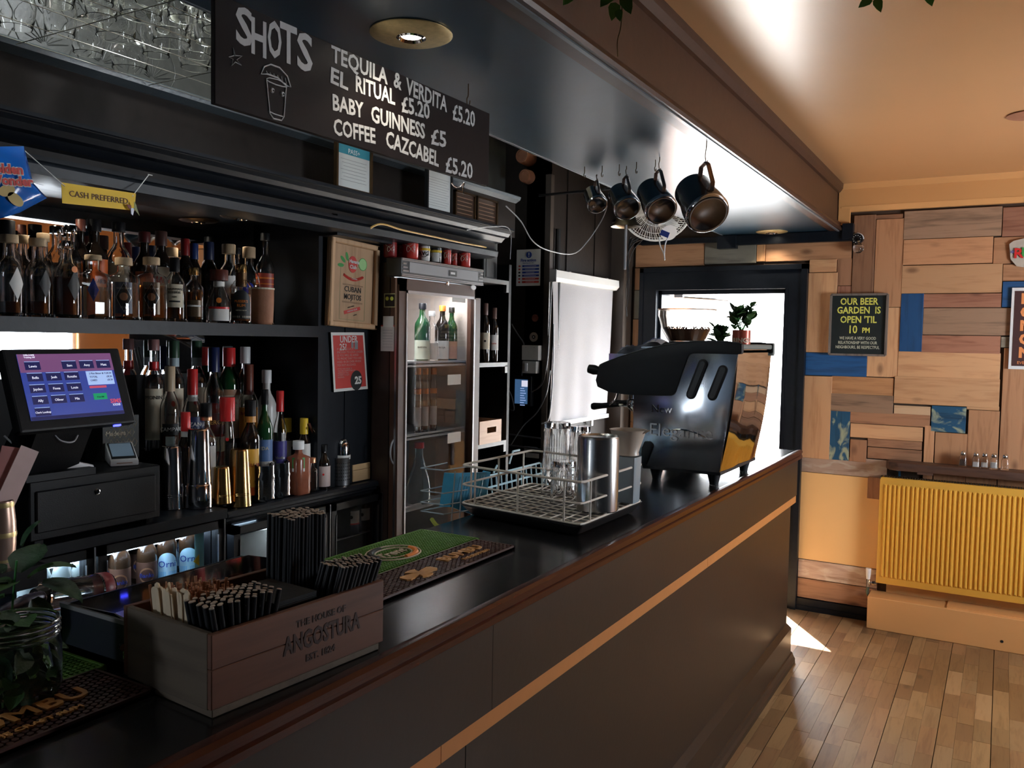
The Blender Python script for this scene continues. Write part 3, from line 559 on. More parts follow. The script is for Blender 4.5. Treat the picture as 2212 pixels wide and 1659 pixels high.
bk = [
 (14, 476, 58, 'std', DARKG, PLB, (.80, 1, 1.5), None, 'large dark bottle with tall black cap behind the leftmost clear bottle', {}),
 (49, 508, 46, 'round', G_CL, CORK, (.9, 1, 1.4), (LIQ_CL, .5), 'clear corked bottle with pale cork behind the gap of the first two front bottles', {}),
 (93, 504, 48, 'round', G_CL, CORK, (.9, 1, 1.4), (LIQ_BR, .4), 'round corked bottle behind the second front bottle', {}),
 (122, 489, 50, 'std', G_CL, STEEL, (.92, 1, 1.45), (LIQ_CL, .6), 'clear bottle with silver screw cap, left of the silver capped pair', {}),
 (153, 487, 50, 'std', G_CL, STEEL, (.92, 1, 1.45), (LIQ_CL, .6), 'clear bottle with silver screw cap, right of the silver capped pair', {}),
 (174, 474, 40, 'std', DARKG, mat('brown_cap', (.10, .03, .02), .4), (.88, 1, 1.3), None, 'tall dark bottle with brown cap behind the orange label bottle', {}),
 (203, 474, 58, 'std', DARKG, PLB, (.88, 1, 1.3), None, 'tall dark bottle with large bright orange label', dict(lab=(mat('orange_label', (.62, .12, .02), .45, var=.1), .08, .60, 62), txt=[('ORCHARD', .38, .016, INK)])),
 (256, 480, 54, 'std', G_CL, PLB, (.90, 1, 1.3), (LIQ_DK, .55), 'clear shouldered bottle with cream label and tall glass neck', dict(lab=(CREAM, .10, .58, 48))),
 (312, 501, 46, 'std', DARKG, mat('maroon_cap', (.07, .01, .01), .4), (.88, 1, 1.4), None, 'dark bottle with maroon cap and burnt orange side label', dict(lab=(mat('burnt_label', (.35, .07, .02), .5), .08, .55, 50))),
 (348, 500, 50, 'std', DARKG, mat('brown_foil', (.06, .025, .02), .4), (.84, 1, 1.3), None, 'dark brown bottle with cream label and red script', dict(lab=(CREAM, .10, .60, 48), txt=[('Aged', .45, .022, REDC, {'shear': .3})])),
 (400, 516, 38, 'wine', DARKG, mat('dark_red_foil', (.20, .012, .012), .35), (.80, 1, 1.3), None, 'dark wine-shaped bottle with dark red foil top', {}),
 (419, 526, 34, 'wine', DARKG, mat('navy_foil', (.012, .03, .12), .35), (.80, 1, 1.35), None, 'dark bottle with navy foil beside the dark red foil bottle', {}),
 (451, 523, 42, 'std', DARKG, mat('blue_black_foil', (.012, .018, .05), .35), (.78, 1, 1.35), None, 'dark bottle with wide blue-black foil neck behind the squat conical bottle', {}),
 (494, 528, 44, 'std', G_CL, CORK, (.88, 1, 1.7), (LIQ_CL, .5), 'clear corked bottle with tall white label marked V', dict(lab=(PAPER, .10, .60, 44), txt=[('V', .42, .022, INK, {'da': .25})])),
 (511, 536, 32, 'std', G_CL, PLB, (.92, 1, 1.4), (LIQ_CL, .5), 'slim clear bottle with black stopper behind the gold capped rum', {}),
 (538, 534, 48, 'round', G_CL, CORK, (.86, 1, 1.5), (LIQ_CL, .5), 'clear bottle with royal blue disc label', dict(disc=[(mat('royal_blue', (.01, .03, .32), .4), .47, .019, .0012)], lab=(CREAM, .16, .33, 44), txt=[('LA RUMBA', .27, .011, INK)])),
 (573, 504, 40, 'std', G_CL, PLB, (.92, 1, 1.3), (LIQ_DK, .5), 'tall bottle with red and orange label at the right end of the mirror shelf', dict(lab=(mat('rust_label', (.32, .05, .03), .45), .14, .56, 60), band=[(ORGP, .50, .515, 60), (ORGP, .44, .45, 60), (ORGP, .20, .21, 60)], txt=[('SPICED', .34, .014, ORGP)])),
]
for (u, vt, w, kd, gm, cm_, cap_, lq, lb, ex) in bk:
    ubottle(u, vt, w, BK, ZS, lb, kind=kd, gm=gm, cm=cm_, cap=cap_, liq=lq, group=DKB, **ex)
# liqueurs on the tiers
LQ = 'liqueur bottles on the tiered rack'; RB, RM, RF = -2.59, -2.475, -2.385; T0 = 1.041
wl_ = dict(group=LQ)
ubottle(332, 733, 40, RB, T1, 'clear bottle with cream label and red and white neck band, leftmost on the top tier', kind='std', cm=mat('pinkish_cap', (.30, .14, .13), .4), cap=(.9, 1, 1.5), sleeve=(REDC, .72, .80, 1.3), lab=(CREAM, .10, .56, 60), liq=(LIQ_CL, .5), txt=[('MONIN', .48, .018, INK)], **wl_)
for u, vt, tx in ((376, 736, 'clear vermouth bottle with green foil and white neck band, left of the matching pair'), (425, 736, 'clear vermouth bottle with green foil and white neck band, right of the matching pair')):
    ubottle(u, vt, 42, RB, T1, tx, kind='std', cm=mat('green_foil', (.03, .07, .04), .4), cap=(.84, 1, 1.35), sleeve=(mat('pale_band', (.38, .48, .52), .5), .76, .84, 1.3), lab=(CREAM, .08, .56, 60), liq=(LIQ_CL, .6), disc=[(REDC, .42, .010, .001)], txt=[('EXTRA DRY', .32, .009, INK)], **wl_)
ubottle(462, 750, 44, RM-.05, T2, 'bright red-orange aperitif bottle with navy cap and yellow lettering', kind='std', cm=mat('navy_cap', (.012, .02, .08), .35), cap=(.80, 1, 1.4), liq=(LIQ_RED, .55), lab=(mat('aperitif_label', (.10, .02, .02), .4), .30, .47, 70), band=(CREAM, .16, .28, 60), txt=[('APEROL', .395, .022, mat('amber_ink', (.75, .42, .10), .4))], **wl_)
ubottle(495, 751, 46, RB, T1, 'green glass bottle with bright red cap and cream label with red print', kind='wine', gm=DGRN, cm=REDC, cap=(.80, 1, 1.5), sleeve=None, lab=(CREAM, .04, .55, 70), band=(mat('tan_band', (.45, .25, .15), .5), .50, .56, 70), txt=[('KARNEVAL', .42, .013, REDC)], **wl_)
ubottle(530, 749, 40, RB-.02, T1, 'clear bottle with tall white wrapped neck standing behind the orange label bottle', kind='std', cm=PLW, cap=(.82, 1, 1.4), lab=(CREAM, .1, .5, 50), **wl_)
ubottle(537, 787, 42, RM-.04, T2, 'bottle with brown foil neck and orange yellow label', kind='std', cm=mat('brown_foil2', (.14, .035, .02), .4), cap=(.70, 1, 1.3), liq=(LIQ_BR, .45), lab=(mat('orange_yellow', (.62, .28, .05), .45), .28, .58, 62), txt=[('BARSOL', .52, .017, mat('dark_red_ink', (.25, .03, .02), .5))], **wl_)
ubottle(576, 799, 42, RM-.04, T2, 'opaque white bottle with white cap standing behind the green wine bottle', kind='std', gm=mat('white_bottle', (.55, .54, .52), .3), cm=PLW, cap=(.86, 1, 1.3), **wl_)
ubottle(367, 791, 42, RM, T2, 'clear bottle with ribbed beige cap and small black label with white lettering', kind='wine', cm=mat('beige_cap', (.50, .38, .25), .4), cap=(.78, 1, 1.35), liq=(LIQ_DK, .42), lab=(INK, .40, .50, 46), band=(mat('pale_teal', (.35, .45, .45), .5), .30, .39, 24), txt=[('CAMPARI', .45, .019, WHITE, {'da': .12})], **wl_)
ubottle(416, 797, 42, RM, T2, 'clear bottle with red cap and navy label with white lettering', kind='std', cm=REDC, cap=(.76, 1, 1.35), sleeve=(PAPER, .70, .76, 1.3), liq=(LIQ_CL, .5), lab=(mat('navy_label', (.01, .02, .09), .4), .42, .56, 75), band=(REDC, .34, .42, 70), txt=[('CINZANO', .49, .020, WHITE)], **wl_)
ubottle(401, 890, 36, RF, 1.0625, 'dark bottle with red cap half hidden behind the tall silver shaker', kind='std', gm=DARKG, cm=REDC, cap=(.80, 1, 1.4), sleeve=(PAPER, .74, .80, 1.3), **wl_)
ubottle(445, 871, 44, RF, 1.0625, 'clear bottle with black cap and white label with red and black drawn face', kind='std', cm=PLB, cap=(.86, 1, 1.5), liq=(LIQ_CL, .6), lab=(PAPER, .06, .58, 62), sleeve=(COP, .83, .87, 1.5), disc=[(INK, .36, .012, .001), (PAPER, .36, .009, .0018), (REDC, .46, .007, .001)], **wl_)
ubottle(491, 858, 50, RF, T0, 'waisted bottle with bright red cap half full of brown spirit', kind='waist', cm=REDC, cap=(.78, 1, 1.7), liq=(LIQ_BR, .35), disc=[(REDC, .62, .006, .0)], **wl_)
ubottle(541, 864, 42, RF, T0, 'coffee liqueur bottle with yellow label and black neck', kind='std', gm=DARKG, cm=PLB, cap=(.84, 1, 1.5), sleeve=(mat('amber_band', (.55, .25, .05), .4), .78, .84, 1.45), lab=(mat('yellow_label', (.70, .38, .05), .45), .06, .52, 55), band=(mat('orange_red_band', (.60, .10, .02), .45), .06, .14, 55), txt=[('KAHLUA', .36, .019, mat('dark_red_ink', (.25, .03, .02), .5))], **wl_)
ubottle(572, 841, 34, RF, T0, 'slim green wine bottle with blue and green landscape label', kind='wine', gm=DGRN, cm=PLB, cap=(.86, 1, 1.2), lab=(mat('landscape_blue', (.10, .18, .38), .45, var=.2), .10, .54, 70), band=[(mat('landscape_green', (.08, .22, .05), .45), .06, .22, 70), (mat('landscape_haze', (.40, .38, .36), .45), .22, .34, 70)], txt=[('IDA', .46, .018, CREAM)], **wl_)
ubottle(605, 844, 30, RF, T0, 'slim clear vodka bottle with red cap and violet blue label', kind='std', cm=REDC, cap=(.80, 1, 1.3), liq=(LIQ_CL, .6), lab=(mat('violet_label', (.06, .05, .22), .4, var=.3), .12, .52, 70), txt=[('Vodka', .36, .014, SIL, {'shear': .3})], **wl_)
YC_ = mat('yellow_cap', (.75, .50, .03), .4)
ubottle(621, 903, 24, RM, T2-.06, 'small bitters bottle with yellow cap and white wrap, left of the two yellow caps', kind='std', gm=DARKG, cm=YC_, cap=(.76, 1, 1.5), lab=(PAPER, .04, .62, 120), group='bitters bottles', name='bitters_bottle')
ubottle(657, 903, 28, RF, T0+.02, 'small bitters bottle with yellow cap and white wrap, right of the two yellow caps', kind='std', gm=DARKG, cm=YC_, cap=(.76, 1, 1.5), lab=(PAPER, .04, .62, 120), group='bitters bottles', name='bitters_bottle')
ubottle(638, 878, 24, RM, T0+.06, 'small dark bitters bottle with dropper cap between the yellow capped bottles', kind='std', gm=DARKG, cm=PLB, cap=(.78, 1, 1.2), lab=(mat('grey_label', (.10, .09, .08), .5), .1, .5, 80), txt=[('BITTERS', .36, .009, CREAM)], group='bitters bottles', name='bitters_bottle')
# ------------------------------------------------------------------ shakers, cups and small things on the back counter
CT = 1.0405
def tin(u, vt, vb, wt, wb, m, label, stack=False, group='cocktail shaker tins'):
    CT = 1.0625 if u < 490 else 1.0405; pb = Pz(u, vb-4, CT); 
    if pb.x > -2.335: pb = Px(u, vb-4, -2.335)
    pb = Vector((max(min(pb.x, -2.33), -2.42), pb.y, CT)); pt = Px(u, vt, pb.x); d = depth((pb.x, pb.y, 1.15)); h = pt.z-CT; r1, r0 = wb/2*d/F, wt/2*d/F
    t = thing('shaker_tin', label, 'cocktail shaker', (pb.x, Px(u, (vt+vb)/2, pb.x).y, CT), 0, group)
    def f(b):
        if not stack: b.lathe([(0, .01), (r1-.002, .01), (r1-.001, 0), (r1+.001, .002), (r1, .006), (r0+.002, h-.008), (r0, h-.002), (r0-.004, h), (0, h-.002)], 36)
        else:
            hm = h*.30; rm = r1+(r0-r1)*.25
            b.lathe([(0, .01), (r1-.001, 0), (r1+.001, .002), (r1, hm-.004), (r1-.002, hm), (rm, hm+.002), (rm-.001, hm+.01), (r0+.002, h-.008), (r0, h-.002), (r0-.004, h), (0, h-.002)], 36)
    part(t, 'tin_body', m, f, smooth=True, local=True, ang=35)
    def g(b):
        for k in (.20, .23): rr = r1+(r0-r1)*k+.0004; b.lathe([(rr, h*k), (rr+.0006, h*k+.001), (rr, h*k+.002)], 36)
    part(t, 'band', m, g, smooth=True, local=True)
    return t
tin(372, 962, 1102, 40, 52, STEEL, 'tall silver shaker tin upside down, leftmost on the back counter')
tin(429, 925, 1100, 42, 56, STEEL, 'tallest silver shaker of two stacked tins upside down', True)
tin(479, 1007, 1103, 30, 42, GOLD, 'short gold shaker tin upside down')
tin(517, 969, 1097, 36, 52, GOLD, 'tall gold shaker tin upside down')
def dcup(u, vt, vb, w, label):
    pb = Px(u, vb-3, -2.345); h = Px(u, vt, -2.345).z-CT; r = w/2*depth(pb)/F; t = thing('diamond_cup', label, 'cup', (-2.345, pb.y, CT), 0, 'diamond embossed metal cups')
    b = MB(); n = 16; rings = []
    zs = [0, .06, .16, .26, .36, .46, .56, .64, .8, .985]
    for i, z in enumerate(zs):
        ring = []
        for k in range(n*2):
            a = math.pi*k/n; d_ = 0
            if 1 <= i <= 7: d_ = .035 if (k//2+i) % 2 == 0 and k % 2 == 0 else (-.02 if k % 2 == 0 else 0)
            if i == len(zs)-1: z_ = h*z+(.006 if k % 8 == 0 else 0)
            else: z_ = h*z
            ring.append(b.bm.verts.new((r*(.96+d_ if i else .85)*math.cos(a), r*(.96+d_ if i else .85)*math.sin(a), z_)))
        rings.append(ring)
    ri = [b.bm.verts.new((v.co.x*.94, v.co.y*.94, v.co.z)) for v in rings[-1]]; rf = [b.bm.verts.new((v.co.x*.94, v.co.y*.94, .006)) for v in rings[0]]; rings += [ri, rf]
    for A, B in zip(rings, rings[1:]):
        for k in range(n*2): b.bm.faces.new((A[k], A[(k+1) % (2*n)], B[(k+1) % (2*n)], B[k]))
    b.bm.faces.new(rings[0][::-1]); b.bm.faces.new(rf)
    b.build('cup_body', STEEL, t, True, True, ang=14)
dcup(569, 1003, 1083, 50, 'diamond embossed metal cup beside the tall gold shaker')
dcup(606, 997, 1074, 42, 'diamond embossed metal cup beside the square sauce bottle')
SAU = mat('brown_sauce', (.26, .06, .03), .25, var=.2)
ubottle(645, 952, 40, -2.335, CT, 'square plastic sauce bottle with white cap and green label', kind='square', gm=mat('sauce_plastic', (.24, .075, .04), .2, var=.25), cm=PLW, cap=(.84, 1, 2.0), nr=.011, lab=(GREEN, .46, .70, 40), band=(PAPER, .44, .50, 40), name='sauce_bottle')
ubottle(675, 988, 22, -2.335, CT, 'small ribbed clear bottle with copper cap beside the sauce bottle', kind='std', cm=COP, cap=(.84, 1, 1.5), nr=.009, name='small_bottle')
ubottle(672, 955, 22, -2.40, CT, 'small black bottle standing behind the copper capped bottle', kind='std', gm=DARKG, cm=PLB, name='small_bottle')
ubottle(699, 960, 29, -2.335, CT, 'small black bottle with pinkish white label beside the cutlery holder', kind='beer', gm=DARKG, cm=PLB, cap=(.84, 1, 1.6), nr=.010, lab=(mat('pink_white', (.60, .48, .45), .5, var=.1), .06, .52, 80), disc=[(REDC, .34, .004, .001)], name='small_bottle')
p = Px(735, 1048, -2.345); rh = 20*depth(p)/F; hh = Px(735, 987, -2.345).z-CT
t = thing('cutlery_holder', 'perforated steel cutlery holder full of bar tools', 'holder', (-2.345, p.y, CT)); ch_ = Vector((-2.345, p.y, CT))
part(t, 'holder_body', mat('satin_steel', (.60, .60, .62), .3, 1, var=.05), lambda b: b.lathe([(0, 0), (rh, 0), (rh, hh-.003), (rh+.0015, hh), (rh-.002, hh), (rh-.002, .004), (0, .004)], 32), smooth=True, local=True)
def holes(b):
    for k in range(26):
        a = 2*math.pi*k/26
        for j in range(6):
            M = Matrix.Rotation(a, 4, 'Z') @ Matrix.Translation((rh+.0002, 0, hh*(.2+.12*j))) @ Matrix.Rotation(math.pi/2, 4, 'Y'); b.lathe([(0, -.0004), (.0022, -.0004), (.0022, .0005), (0, .0005)], 8, M)
part(t, 'hole', INK, holes, local=True, kind='stuff')
zt = CT+hh
t = thing('shaker_tin', 'rounded boston tin upside down in the cutlery holder', 'cocktail shaker', ch_+Vector((.005, .008, hh-.02)))
part(t, 'tin_body', STEEL, lambda b: b.lathe([(0, 0), (.0285, 0), (.0285, .045), (.026, .075), (.018, .092), (0, .097)], 28), smooth=True, local=True, ang=60)
part(t, 'strap', PLW, lambda b: b.lathe([(.0285, .012), (.0315, .012), (.0315, .028), (.0285, .028)], 28), local=True)
def tool(name, label, cat, m, du, top, r, tipfn=None, base=(0, 0)):
    a = ch_+Vector((base[0], base[1], .01)); e = Px(top[0], top[1], ch_.x+du); t = thing(name, label, cat, a)
    part(t, 'shaft', m, lambda b: b.tube([a, (a+e)/2, e], r, 8), smooth=True)
    if tipfn: part(t, 'head', m, lambda b: tipfn(b, e), smooth=True)
    return t
tool('bar_spoon', 'steel bar spoon with oval bowl leaning left in the cutlery holder', 'spoon', STEEL, 0, (676, 925), .0016, lambda b, e: b.lathe([(0, -.006), (.007, 0), (0, .007)], 12, Matrix.Translation(e)), (0, -.01))
tool('twisted_bar_spoon', 'steel bar spoon with twisted beaded handle in the cutlery holder', 'spoon', STEEL, 0, (700, 918), .002, None, (.005, -.005))
tool('ice_tongs', 'dark blue handled tongs standing in the cutlery holder', 'tongs', mat('blue_handle', (.02, .05, .18), .4), 0, (703, 948), .005, None, (-.005, 0))
tool('wooden_muddler', 'dark red-brown muddler leaning left behind the bar spoon', 'muddler', mat('mahogany', (.10, .03, .02), .4), -.02, (667, 915), .006, None, (-.01, -.01))
# wooden box
q0 = Px(762, 1044, -2.335); q1 = Px(853, 1026, -2.335); bz0 = CT
t = thing('wooden_box', 'light wooden box with metal clasp beside the tall fridge', 'box', (-2.40, (q0.y+q1.y)/2, CT)); WB = wood('box_birch', (.62, .42, .22), (.50, .31, .15), 'y', .5, knots=False, bump=.1)
part(t, 'box_base', WB, lambda b: b.box((-2.50, q0.y, CT), (-2.335, 2.825, CT+.048)).bevel(.002, 1)); part(t, 'box_lid', WB, lambda b: b.box((-2.50, q0.y, CT+.0488), (-2.335, 2.825, CT+.072)).bevel(.002, 1))
cy_ = Px(810, 1005, -2.335).y; part(t, 'clasp', STEEL, lambda b: (b.lathe([(0, 0), (.006, 0), (.006, .003), (0, .004)], 16, Matrix.Translation((-2.335, cy_, CT+.055)) @ Matrix.Rotation(math.pi/2, 4, 'Y')), b.box((-2.335, cy_-.003, CT+.038), (-2.331, cy_+.003, CT+.052))))
t = tag(MB().box((-2.47, q0.y+.01, CT+.0725), (-2.44, q0.y+.10, CT+.083)).bevel(.001, 1).build('wooden_offcut', WB), 'small wooden slat lying on the box lid', 'wood piece')
py = Px(781, 970, -2.43).y; zz = CT+.0725
for nm, c in (('blue', (.02, .20, .60)), ('green', (.10, .50, .08)), ('pink', (.70, .05, .10))):
    t = thing('snack_pot', 'small round tub with %s lid, %s of three stacked on the wooden box' % (nm, {'blue': 'lowest', 'green': 'middle', 'pink': 'topmost'}[nm]), 'tub', (-2.43, py, zz), 0, 'stacked round tubs')
    part(t, 'tub_body', mat('tub_clear', (.35, .33, .32), .3, var=.05), lambda b: b.lathe([(0, 0), (.026, 0), (.029, .016), (.029, .022), (0, .022)], 28), smooth=True, local=True)
    part(t, 'tub_lid', mat('lid_'+nm, c, .35), lambda b: b.lathe([(0, .022), (.031, .022), (.032, .024), (.031, .033), (.024, .036), (0, .036)], 28), smooth=True, local=True, ang=50); zz += .0365

# ------------------------------------------------------------------ till, readers, drawer
SCR = mat('screen_blue', (.02, .03, .12), .2, var=0, emit=.9, ecol=(.035, .055, .28)); SCR2 = mat('screen_purple', (.1, .05, .1), .2, var=0, emit=.9, ecol=(.16, .06, .16))
SBT = mat('screen_button', (.01, .01, .04), .3, var=0, emit=.9, ecol=(.012, .012, .07)); SLT = mat('screen_light', (.4, .5, .7), .3, var=0, emit=.9, ecol=(.28, .40, .72)); SWH = mat('screen_white', (.8, .8, .9), .3, var=0, emit=.9, ecol=(.7, .7, .85)); SGR = mat('screen_green', (0, .3, .1), .3, var=0, emit=.9, ecol=(.01, .22, .10)); SRD = mat('screen_red', (.4, .05, .1), .3, var=0, emit=.9, ecol=(.42, .06, .10))
BL, BR = Px(44, 933, -2.15), Px(295, 910, -2.15); TL, TR = Py(4, 751, BL.y), Py(257, 757, BR.y)
t = thing('till_monitor', 'black touchscreen till showing a blue grid of staff name buttons', 'till', (-2.3, (BL.y+BR.y)/2, 1.25))
wS, hS = (BR-BL).length, (TL-BL).length; ex = (BR-BL).normalized(); ey = (TL-BL).normalized(); ez = ex.cross(ey).normalized(); ey = ez.cross(ex)
MS = Matrix.Translation((BL+BR+TL+TR)/4) @ Matrix((ex, ey, ez)).transposed().to_4x4()      # local x right, y up, z to viewer
part(t, 'monitor_case', PLB, lambda b: b.obox(MS @ Matrix.Translation((0, 0, -.018)), (wS, hS, .034)).bevel(.006, 2))
sw, sh = wS*.80, hS*.80
part(t, 'screen', SCR, lambda b: b.obox(MS @ Matrix.Translation((0, .006, .0005)), (sw, sh, .002)))
part(t, 'screen_header', SCR2, lambda b: (b.obox(MS @ Matrix.Translation((0, sh*.36+.006, .0017)), (sw, sh*.28, .0006))))
def sp(fx, fy, z=.0024): return MS @ Matrix.Translation(((fx-.5)*sw, (.5-fy)*sh+.006, z))
names = [(0, 0, 'Lewis'), (2, 0, 'Sam'), (3, 0, 'Amy'), (4, 0, 'Matt'), (0, 1, 'Bella'), (1, 1, 'Josh'), (2, 1, 'Rosalie'), (0, 2, 'Jayden'), (1, 2, 'Fiona'), (2, 2, 'Louis'), (0, 3, 'Ally'), (1, 3, 'Oliver'), (2, 3, 'Mia'), (0, 4, 'Clerk Lookup')]
for c, r, nm in names:
    fx, fy = .13+.19*c+.008*0, .18+.175*r
    part(t, 'screen_button', SBT, lambda b: b.obox(sp(fx, fy), (sw*.155, sh*.125, .0008))); part(t, 'button_edge', SLT, lambda b: b.obox(sp(fx, fy-.062), (sw*.15, sh*.008, .0010)))
    text(nm, .0095 if len(nm) < 9 else .0075, sp(fx, fy+.01, .003), SWH, t)
part(t, 'receipt_panel', SLT, lambda b: b.obox(sp(.82, .40), (sw*.30, sh*.22, .0008)))
for k, (a, c) in enumerate((('2 Pint Bitter & T...', '£8.20'), ('TOTAL', '£8.20'), ('CARD', '£8.20'))):
    text(a, .0075, sp(.70, .33+.055*k, .003), INK, t, align='LEFT'); text(c, .0075, sp(.955, .33+.055*k, .003), INK, t, align='RIGHT')
part(t, 'red_bar', SRD, lambda b: b.obox(sp(.77, .545), (sw*.19, sh*.035, .0008))); part(t, 'green_button', SGR, lambda b: b.obox(sp(.77, .70), (sw*.15, sh*.10, .0008)))
text('Print Bill', .006, sp(.77, .71, .003), INK, t); text('SIMS', .017, sp(.93, .79, .003), SRD, t, offset=.0004); text('XXXII', .009, sp(.93, .85, .003), SWH, t); text('WELCOME\nTraining Off', .006, sp(.06, .035, .003), SWH, t, align='LEFT')
part(t, 'task_bar', SBT, lambda b: b.obox(sp(.5, .975), (sw, sh*.05, .0008)))
part(t, 'stand', PLB, lambda b: (b.prism([(-2.42, 1.30, 1.26), (-2.28, 1.30, 1.26), (-2.20, 1.32, 1.44), (-2.26, 1.32, 1.50)], (0, .16, 0)), b.box((-2.44, 1.29, 1.243), (-2.24, 1.49, 1.262))))
part(t, 'power_light', mat('blue_led', (.1, .1, 1), .3, var=0, emit=6, ecol=(.05, .06, 1)), lambda b: b.obox(MS @ Matrix.Translation((wS*.33, -hS*.5-.002, -.01)), (.02, .004, .008)))
DT = 1.242; t = thing('till_drawer_unit', 'black steel cash drawer with round lock under the till', 'cash drawer', (-2.42, 1.5, 1.0625))
dy0, dy1 = Px(66, 1045, -2.245).y, Px(348, 1003, -2.245).y
part(t, 'drawer_case', PLB, lambda b: b.box((-2.64, dy0, 1.0785), (-2.25, dy1, DT)).bevel(.003, 1))
part(t, 'drawer_front', PLB, lambda b: b.box((-2.26, dy0+.015, 1.10), (-2.243, dy1-.02, 1.215)).bevel(.003, 1))
lk = Px(210, 1062, -2.243); part(t, 'lock', CHROME, lambda b: b.lathe([(0, 0), (.008, 0), (.0085, .002), (.0065, .003), (.006, .0015), (0, .0015)], 20, Matrix.Translation((-2.243, lk.y, lk.z)) @ Matrix.Rotation(math.pi/2, 4, 'Y')))
for y_ in (dy0+.03, dy1-.03): part(t, 'foot', PLB, lambda b: b.box((-2.29, y_-.012, 1.0625), (-2.26, y_+.012, 1.0795)))
def reader(loc, rz, label, big):
    t = thing('card_reader', label, 'card reader', loc, rz, 'card payment readers')
    if big:    # wedge charging dock seen from its side
        b = MB(); b.prism([(-.035, -.08, 0), (-.035, -.085, .012), (-.035, -.075, .062), (-.035, -.045, .060), (-.035, .085, .022), (-.035, .088, .012), (-.035, .075, .002)], (.07, 0, 0)); b.bevel(.004, 2); b.build('reader_case', PLW, t, True, True, ang=35)
        b = MB(); b.prism([(.0352, .040, .006), (.0352, .052, .006), (.0352, .052, .009), (.0352, .040, .009)], (.0004, 0, 0)); b.build('slot', INK, t, False, True)
        b = MB(); M = Matrix.Translation((.012, -.0835, .034)) @ Matrix.Rotation(math.radians(8), 4, 'X')
        for x_, z_, w_, h_ in ((0, .0085, .018, .002), (0, -.0085, .018, .002), (-.0085, 0, .002, .018), (.0085, 0, .002, .018), (0, 0, .005, .007)): b.obox(M @ Matrix.Translation((x_, 0, z_)), (w_, .002, h_))
        b.build('square_mark', INK, t, False, True)
    else:
        b = MB(); b.prism([(-.04, -.075, 0), (-.04, -.075, .018), (-.04, .06, .058), (-.04, .075, .05), (-.04, .075, .002)], (.08, 0, 0)); b.bevel(.005, 2); b.build('reader_case', PLW, t, True, True, ang=35)
        M = Matrix.Translation((0, -.008, .0392)) @ Matrix.Rotation(math.atan2(.04, .135), 4, 'X')
        b = MB(); b.obox(M, (.070, .118, .002)); b.build('bezel', INK, t, False, True)
        b = MB(); b.obox(M @ Matrix.Translation((0, .004, .0012)), (.062, .098, .0012)); b.build('screen', mat('reader_screen', (.12, .16, .20), .15, var=0, emit=.35, ecol=(.12, .18, .24)), t, False, True)
        b = MB(); b.box((-.022, -.0765, .008), (.022, -.074, .011)); b.build('card_slot', mat('slot_pink', (.40, .25, .20), .5), t, False, True)
    return t
p = Pz(125, 1015, DT+.001); reader((-2.315, Px(125, 1000, -2.315).y, DT+.001), math.radians(-8), 'white wedge shaped card reader dock with small square logo seen from its side', True)
reader((-2.37, Px(262, 985, -2.37).y, DT+.001), math.radians(62), 'white card reader with slanted grey screen beside the till', False)
mug = thing('patterned_box', 'dark card box with pale diamond pattern behind the till', 'box', (-2.50, Px(268, 950, -2.50).y, DT))
def mbx(b, s_=0): b.box((-2.54, mug['y0'], DT+.0005), (-2.44, mug['y1'], DT+.13))
y0_, y1_ = Px(222, 950, -2.44).y, Px(300, 950, -2.44).y
part(mug, 'box_body', mat('dark_olive', (.03, .03, .025), .5), lambda b: b.box((-2.53, y0_, DT+.0005), (-2.44, y1_, DT+.14)))
def dia(b):
    for i in range(5):
        for j in range(4):
            c = Vector((-2.4395, y0_+.018+i*.021+(.0105 if j % 2 else 0), DT+.02+j*.032))
            if c.y > y1_-.01: continue
            o_ = [(0, .009, 0), (0, 0, .014), (0, -.009, 0), (0, 0, -.014)]; pts = [c+Vector(q) for q in o_]; b.tube(pts, .0014, 4, close=True)
part(mug, 'diamond_pattern', CREAM, dia); text('Madeira', .022, basis('L', (-2.4385, (y0_+y1_)/2-.02, DT+.085)), CREAM, mug)
cable('till_cable', 'grey cables looping under the till on the cash drawer', [(-2.36, 1.30, 1.36), (-2.30, 1.33, 1.30), (-2.34, 1.36, 1.262), (-2.34, 1.44, 1.25), (-2.42, 1.52, 1.25), (-2.48, 1.6, 1.26)], .003, PLGR)
cable('till_cable', 'pale cable hanging in a loop below the till screen', [(-2.24, 1.36, 1.38), (-2.23, 1.38, 1.35), (-2.23, 1.42, 1.345), (-2.25, 1.45, 1.385)], .0025, PLGR)
# menus in a barrel-shaped holder at the left edge
pm = Px(2, 1090, -2.16); t = thing('barrel_pot', 'metal barrel shaped pot with brass hoops holding red menus at the left edge', 'pot', (-2.16, pm.y, 1.055)); ph = Px(2, 1082, -2.16).z-1.055
part(t, 'pot_body', mat('copper_barrel', (.40, .26, .20), .3, .7, var=.1), lambda b: b.lathe([(0, 0), (.028, 0), (.033, ph*.35), (.034, ph*.5), (.033, ph*.7), (.028, ph), (.026, ph), (.026, .006), (0, .006)], 28), smooth=True, local=True)
for z_, r_0 in ((.02, .0295), (ph*.5, .0345), (ph*.95, .0295)): part(t, 'hoop', BRASS, lambda b: b.lathe([(r_0-.003, z_-.006), (r_0, z_-.006), (r_0+.0005, z_), (r_0, z_+.006), (r_0-.003, z_+.006)], 28), smooth=True, local=True)
part(bb, 'counter_front_shelf', BLACK, lambda b: b.box((-2.26, -.6, 1.0), (-2.10, 1.26, 1.0549)))
